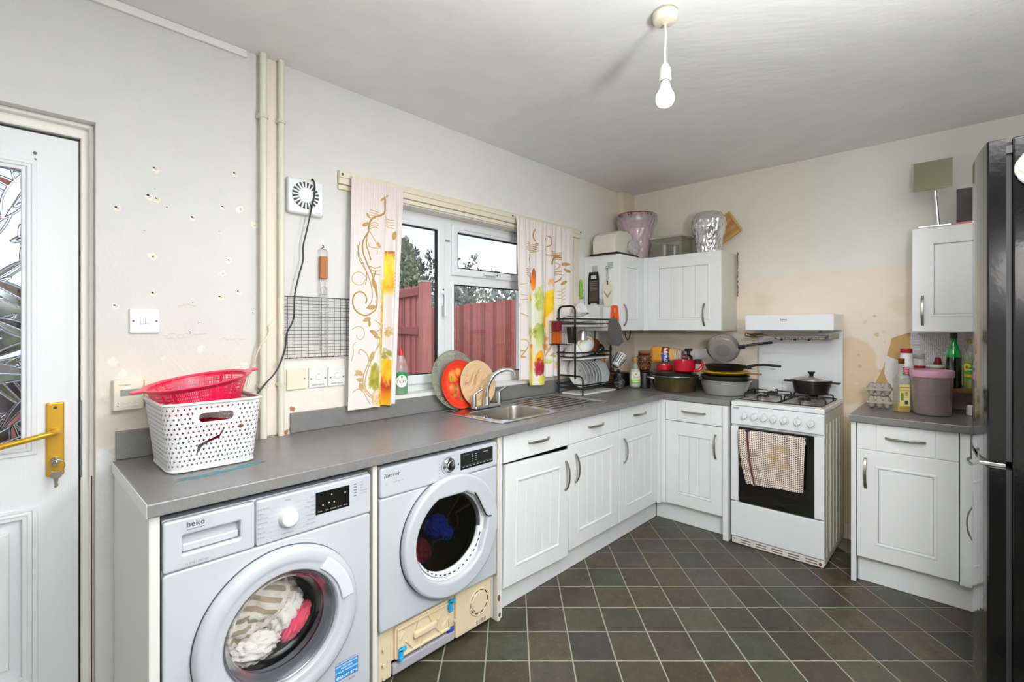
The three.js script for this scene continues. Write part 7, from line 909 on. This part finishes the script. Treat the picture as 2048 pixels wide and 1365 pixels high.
// ---------- on top of the wall cabinets ----------
{
  const y = 1.9325;
  const m = thing('mirror_stand', 'square mirror on a slim pole stand on top of the right wall cabinet', 'mirror', [3.60, y, -0.13], -Math.PI / 2);
  part(m, 'stand_base', box(0.14, 0.012, 0.12, -0.012, 0.0065, 0.03, 0.004, 2), MT.chrome); part(m, 'pole', rod([0.002, 0.012, 0], [-0.012, 0.22, 0], 0.008, 16), MT.chrome);
  const gl = part(m, 'mirror_plate', box(0.165, 0.17, 0.008, 0, 0, 0, 0.002), std(0xaaab8f, 0.12, { metalness: 0.9 })); gl.position.set(-0.022, 0.305, 0.012); gl.rotation.set(-0.18, 0, 0.0); gl.rotation.order = 'ZXY'; gl.rotation.z = 0.0;
  const bx = thing('wrapped_box', 'black box in crinkled clear wrapping beside the mirror stand', 'box', [3.63, y, -0.003]); part(bx, 'carton', box(0.1, 0.2, 0.098, 0, 0.101, 0, 0.004, 2), std(0x141216, 0.4)); part(bx, 'wrapping', [box(0.104, 0.204, 0.102, 0, 0.103, 0, 0.006, 2), lump(0.012, 0.03, 0.03, 0.4, 3, 2, 8).translate(-0.05, 0.13, 0.04)], phy(0x9a9498, 0.12, { transmission: 0.6, thickness: 0, bumpMap: rep(crumple, 8, 8), bumpScale: 0.01 })); part(bx, 'pink_strip', box(0.106, 0.02, 0.106, 0, 0.012, 0, 0.002), std(0xd87a84, 0.5));
  const bl = solo('blue_cloth', 'scrap of blue cloth on the right wall cabinet next to the fridge', 'cloth', lump(0.03, 0.025, 0.03, 0.4, 2.5, 44), std(0x2a6a8a, 0.8)); bl.position.set(3.6, y + 0.028, 0.06);
  const bb = thing('bread_bin', 'white rounded bread bin in a clear bag on the corner wall cabinet', 'bread bin', [3.285, y + 0.0145, -2.04]); part(bb, 'bin_body', ext(shp([[-0.135, 0], [0.135, 0], [0.135, 0.13], [0.11, 0.165], [0.06, 0.182], [-0.05, 0.175], [-0.11, 0.145], [-0.135, 0.1]]), 0.2, 0.012).translate(0, 0, -0.09), std(0xe3dfd2, 0.45)); part(bb, 'bag_fold', lump(0.07, 0.06, 0.035, 0.3, 2.2, 12).translate(0.1, 0.06, 0.135), phy(0xe8e8e4, 0.2, { transmission: 0.5, thickness: 0 }));
  const bt = solo('baking_tray', 'thin black baking tray sticking out under the bread bin', 'tray', [box(0.32, 0.006, 0.24, 0, 0, 0, 0.002), ringBox(-0.16, 0.16, -0.12, 0.12, 0.006, 0, 0.010, 0.001).rotateX(-Math.PI / 2)], MT.black); bt.position.set(3.29, y + 0.004, -2.015);
  const bk = thing('wrapped_bucket', 'pink-lidded bucket wrapped in cling film in the corner', 'bucket', [3.575, y, -1.985]);
  const crinkle = { bumpMap: rep(crumple, 4, 2), bumpScale: 0.012 };
  part(bk, 'bucket_body', lathe([[0, 0], [0.085, 0], [0.09, 0.01], [0.125, 0.26], [0.15, 0.33], [0, 0.33]], 40), std(0xdcb8be, 0.5)); part(bk, 'film', crinkled([[0.092, 0.002], [0.096, 0.01], [0.132, 0.24], [0.161, 0.3], [0.163, 0.36]], 110, 70, 0.005, 5, 9, 8), phy(0xf4f0f2, 0.08, { transmission: 0.72, thickness: 0, ior: 1.8 })); part(bk, 'lid', lathe([[0, 0.372], [0.15, 0.372], [0.16, 0.366], [0.162, 0.345], [0.155, 0.335], [0, 0.335]], 48), phy(0xc8344a, 0.25, { clearcoat: 0.5, ...crinkle }));
  const sb = thing('storage_box', 'clear lidded plastic box of tins between the bucket and the foil parcel', 'box', [3.64, y, -1.712], 0.0); part(sb, 'box_wall', ringBox(-0.1, 0.1, -0.125, 0.125, 0.004, 0, 0.145, 0.001).rotateX(-Math.PI / 2), phy(0xeff0ea, 0.06, { transmission: 0.93, thickness: 0 })); part(sb, 'box_floor', box(0.2, 0.004, 0.25, 0, 0.0025, 0, 0.001), phy(0xdedfd6, 0.2, { transmission: 0.6, thickness: 0 })); part(sb, 'lid', [box(0.222, 0.014, 0.272, 0, 0.152, 0, 0.004, 2)], phy(0xe2e2da, 0.2, { transmission: 0.55, thickness: 0 }));
  for (const [x, z, l] of [[-0.045, -0.04, 'ribbed silver tin inside the clear plastic box, the nearer one'], [0.045, 0.0, 'ribbed silver tin inside the clear plastic box, the farther one']]) { const c = thing('food_tin', l, 'tin', [3.64 + x, y + 0.005, -1.712 + z]); part(c, 'can', lathe([[0, 0], [0.036, 0], [0.037, 0.003], ...Array.from({ length: 16 }, (_, i) => [0.0345 + (i % 2) * 0.0014, 0.012 + i * 0.005]), [0.037, 0.1], [0, 0.1]], 28), std(0x8e8c88, 0.3, { metalness: 0.9 })); part(c, 'can_rim', tor(0.0365, 0.0014, 0, 0.1, 0, 'y', 28), MT.chrome); }
  const fv = thing('foil_parcel', 'tall vase shape wrapped in crumpled kitchen foil on the wall cabinet', 'parcel', [3.60, y, -1.405]);
  part(fv, 'foil_wrap', crinkled([[0, 0], [0.085, 0], [0.088, 0.05], [0.1, 0.12], [0.12, 0.18], [0.118, 0.24], [0.085, 0.295], [0.03, 0.31], [0, 0.312]], 110, 90, 0.0065, 5, 16, 3), std(0xe4e4e3, 0.22, { metalness: 0.85 }));
  const wb = thing('wooden_board', 'square wooden board leaning corner-up against the wall behind the foil parcel', 'board', [3.775, 2.135, -1.345], -Math.PI / 2); const wbp = part(wb, 'board_panel', ext(shp(rrect(-0.09, 0.09, -0.09, 0.09, 0.012)), 0.014, 0.004), std(0xf0d8a8, 0.5, { map: MT.wood.map })); wbp.rotation.z = 0.55; const wbf = part(wb, 'raised_edge', ringBox(-0.09, 0.09, -0.09, 0.09, 0.014, 0.01, 0.022, 0.004), std(0xc8a468, 0.5)); wbf.rotation.z = 0.55;
  const fs = solo('foil_strip', 'crumpled strip of foil hanging at the back of the stained cabinet side', 'foil', (() => { const g = grid(6, 40, (u, v) => [3.79 - 0.03 * u, 1.945 - 0.33 * v, -1.262 + 0.014 * noise.noise(u * 3, v * 14, 2) + 0.006 * u]); return g; })(), std(0xd2d2d0, 0.25, { metalness: 0.95, side: THREE.DoubleSide, bumpMap: rep(crumple, 1, 4), bumpScale: 0.015 }));
}
// ---------- utensils hung on the corner cabinet's side and the wall ----------
{
  const hookM = phy(0xf2f4f6, 0.1, { transmission: 0.88, thickness: 0 });
  const side = (name, label, cat, y, z) => { const t = thing(name, label, cat, [3.1445, y, z], -Math.PI / 2); return t; };
  const hook = (label, y, z) => { const t = side('adhesive_hook', label, 'hook', y, z); part(t, 'clear_pad', box(0.05, 0.05, 0.002, 0, 0, 0.0012, 0.001), hookM); part(t, 'metal_hook', bent([[0, 0.01, 0.002], [0, -0.004, 0.006], [0, -0.014, 0.012], [0, -0.008, 0.016]], 0.0018, 0.006, false, 6), MT.chrome); return t; };
  hook('clear adhesive hook holding the grater', 1.832, -2.103); hook('clear adhesive hook behind the round metal knob', 1.852, -1.965); hook('clear adhesive hook above the whisk wires', 1.578, -2.035);
  const g = side('grater', 'flat black-framed metal grater hung on the cabinet side', 'grater', 1.69, -2.108);
  part(g, 'frame', ext(shp([[-0.04, 0.12], [0.04, 0.12], [0.048, 0.07], [0.05, -0.13], [0.034, -0.13], [0.026, -0.118], [-0.026, -0.118], [-0.034, -0.13], [-0.05, -0.13], [-0.048, 0.07]], [rect(-0.026, 0.026, 0.068, 0.1), rect(-0.038, 0.038, -0.105, 0.055)]), 0.008, 0.002).translate(0, 0, 0.004), std(0x1c1714, 0.45));
  const bl = part(g, 'blade', box2(-0.039, 0.039, -0.106, 0.056, 0.006, 0.008, 0), std(0x6d665e, 0.35, { metalness: 0.85 })); part(bl, 'tooth', Array.from({ length: 36 }, (_, i) => sph(0.0034, -0.028 + (i % 7) * 0.0093, 0.046 - Math.floor(i / 7) * 0.014, 0.008, 1, 0.8, 0.7, 6)), MT.chrome);
  const f = side('chopping_board', 'small cream chopping board with a V mark hung from a ring on the cabinet side', 'chopping board', 1.634, -1.98);
  const vgroove = [[-0.036, 0.022], [-0.03, 0.026], [0.0, -0.012], [0.03, 0.026], [0.036, 0.022], [0.004, -0.026], [-0.004, -0.026]];
  part(f, 'board', ext(shp([[-0.03, -0.095], [0.03, -0.095], [0.047, 0.01], [0.045, 0.07], [0.025, 0.1], [-0.025, 0.1], [-0.045, 0.07], [-0.047, 0.01]], [circ(0.007, 0, 0.083, 12)]), 0.01, 0.003).translate(0, 0, 0.003), std(0xe2dccc, 0.5)); part(f, 'v_mark', ext(shp(vgroove), 0.002, 0.0005).translate(0, 0, 0.0125), std(0x8f8a7e, 0.5)); part(f, 'cord', [tube([[0, 0.083, 0.014], [-0.006, 0.12, 0.012], [-0.004, 0.185, 0.012]], 0.002, 20), tube([[0, 0.083, 0.014], [0.006, 0.12, 0.012], [0.004, 0.185, 0.012]], 0.002, 20)], std(0x9ab0aa, 0.6)); part(f, 'dark_knot', box(0.008, 0.03, 0.006, 0, 0.085, 0.015, 0.002), MT.black);
  part(f, 'ring_knob', sph(0.014, 0, 0.198, 0.018, 1, 1, 1, 16), MT.chrome);
  const o = side('slotted_turner', 'orange slotted turner hung upside down above the grey mitt', 'turner', 1.49, -1.925); part(o, 'blade', ext(shp([[-0.035, -0.06], [0.04, -0.06], [0.03, 0.05], [0.02, 0.058], [-0.02, 0.058], [-0.03, 0.05]], [rect(-0.018, -0.011, 0.0, 0.04), rect(-0.004, 0.003, 0.0, 0.04), rect(0.01, 0.017, 0.0, 0.04)]), 0.005, 0.001).translate(0, 0, 0.004), std(0xe85a10, 0.4)); part(o, 'shaft', rod([0, -0.06, 0.006], [0, -0.12, 0.006], 0.005, 10), std(0xe85a10, 0.4));
  const gm = side('oven_mitt', 'grey fabric pot holder hanging below the orange turner', 'pot holder', 1.36, -1.925); part(gm, 'pad', ext(shp([[-0.03, 0.09], [0.03, 0.09], [0.065, 0.03], [0.09, -0.085], [0.045, -0.115], [-0.045, -0.105], [-0.04, 0.0]]), 0.016, 0.006, 12, 3).translate(0, 0, 0.018), std(0x5a5858, 0.95, { bumpMap: rep(fineBump, 5, 5), bumpScale: 0.002 })); part(gm, 'hanging_loop', bent([[0, 0.085, 0.024], [0, 0.115, 0.018], [0.01, 0.085, 0.024]], 0.002, 0.01, false, 6), std(0x5a5858, 0.9));
  const wk = side('whisk', 'pair of thin steel whisk wires hanging behind the dish rack', 'whisk', 1.48, -2.035); part(wk, 'wire', [bent([[-0.012, -0.1, 0.01], [-0.01, 0.07, 0.01], [0, 0.09, 0.012], [0.01, 0.07, 0.01], [0.012, -0.1, 0.01]], 0.0018, 0.01, false, 6)], MT.nickel);
  const gp = thing('peeler', 'lime green handled peeler hung on the wall beside the right curtain', 'peeler', [3.08, 1.685, -2.2]); part(gp, 'handle', lathe([[0, -0.06], [0.013, -0.055], [0.016, -0.02], [0.017, 0.02], [0.012, 0.06], [0, 0.07]], 20).scale(1, 1, 0.6).translate(0, 0, 0.014), std(0x8ac41c, 0.35)); part(gp, 'head', [box(0.05, 0.02, 0.014, -0.004, -0.068, 0.012, 0.005, 2), rod([-0.028, -0.076, 0.012], [0.02, -0.076, 0.012], 0.003, 8)], std(0x7da82a, 0.4));
  const sp = thing('steel_utensil', 'thin steel utensil handle hanging beside the green peeler', 'utensil', [3.122, 1.595, -2.2]); part(sp, 'shaft', rod([0, 0.066, 0.01], [0, -0.066, 0.012], 0.0065, 12), MT.chrome); part(sp, 'ring', tor(0.008, 0.0018, 0, 0.074, 0.01, 'z', 16), MT.chrome);
}
scene.traverse((o) => { if (o.isMesh) o.castShadow = o.receiveShadow = true; });
renderer.render(scene, camera);
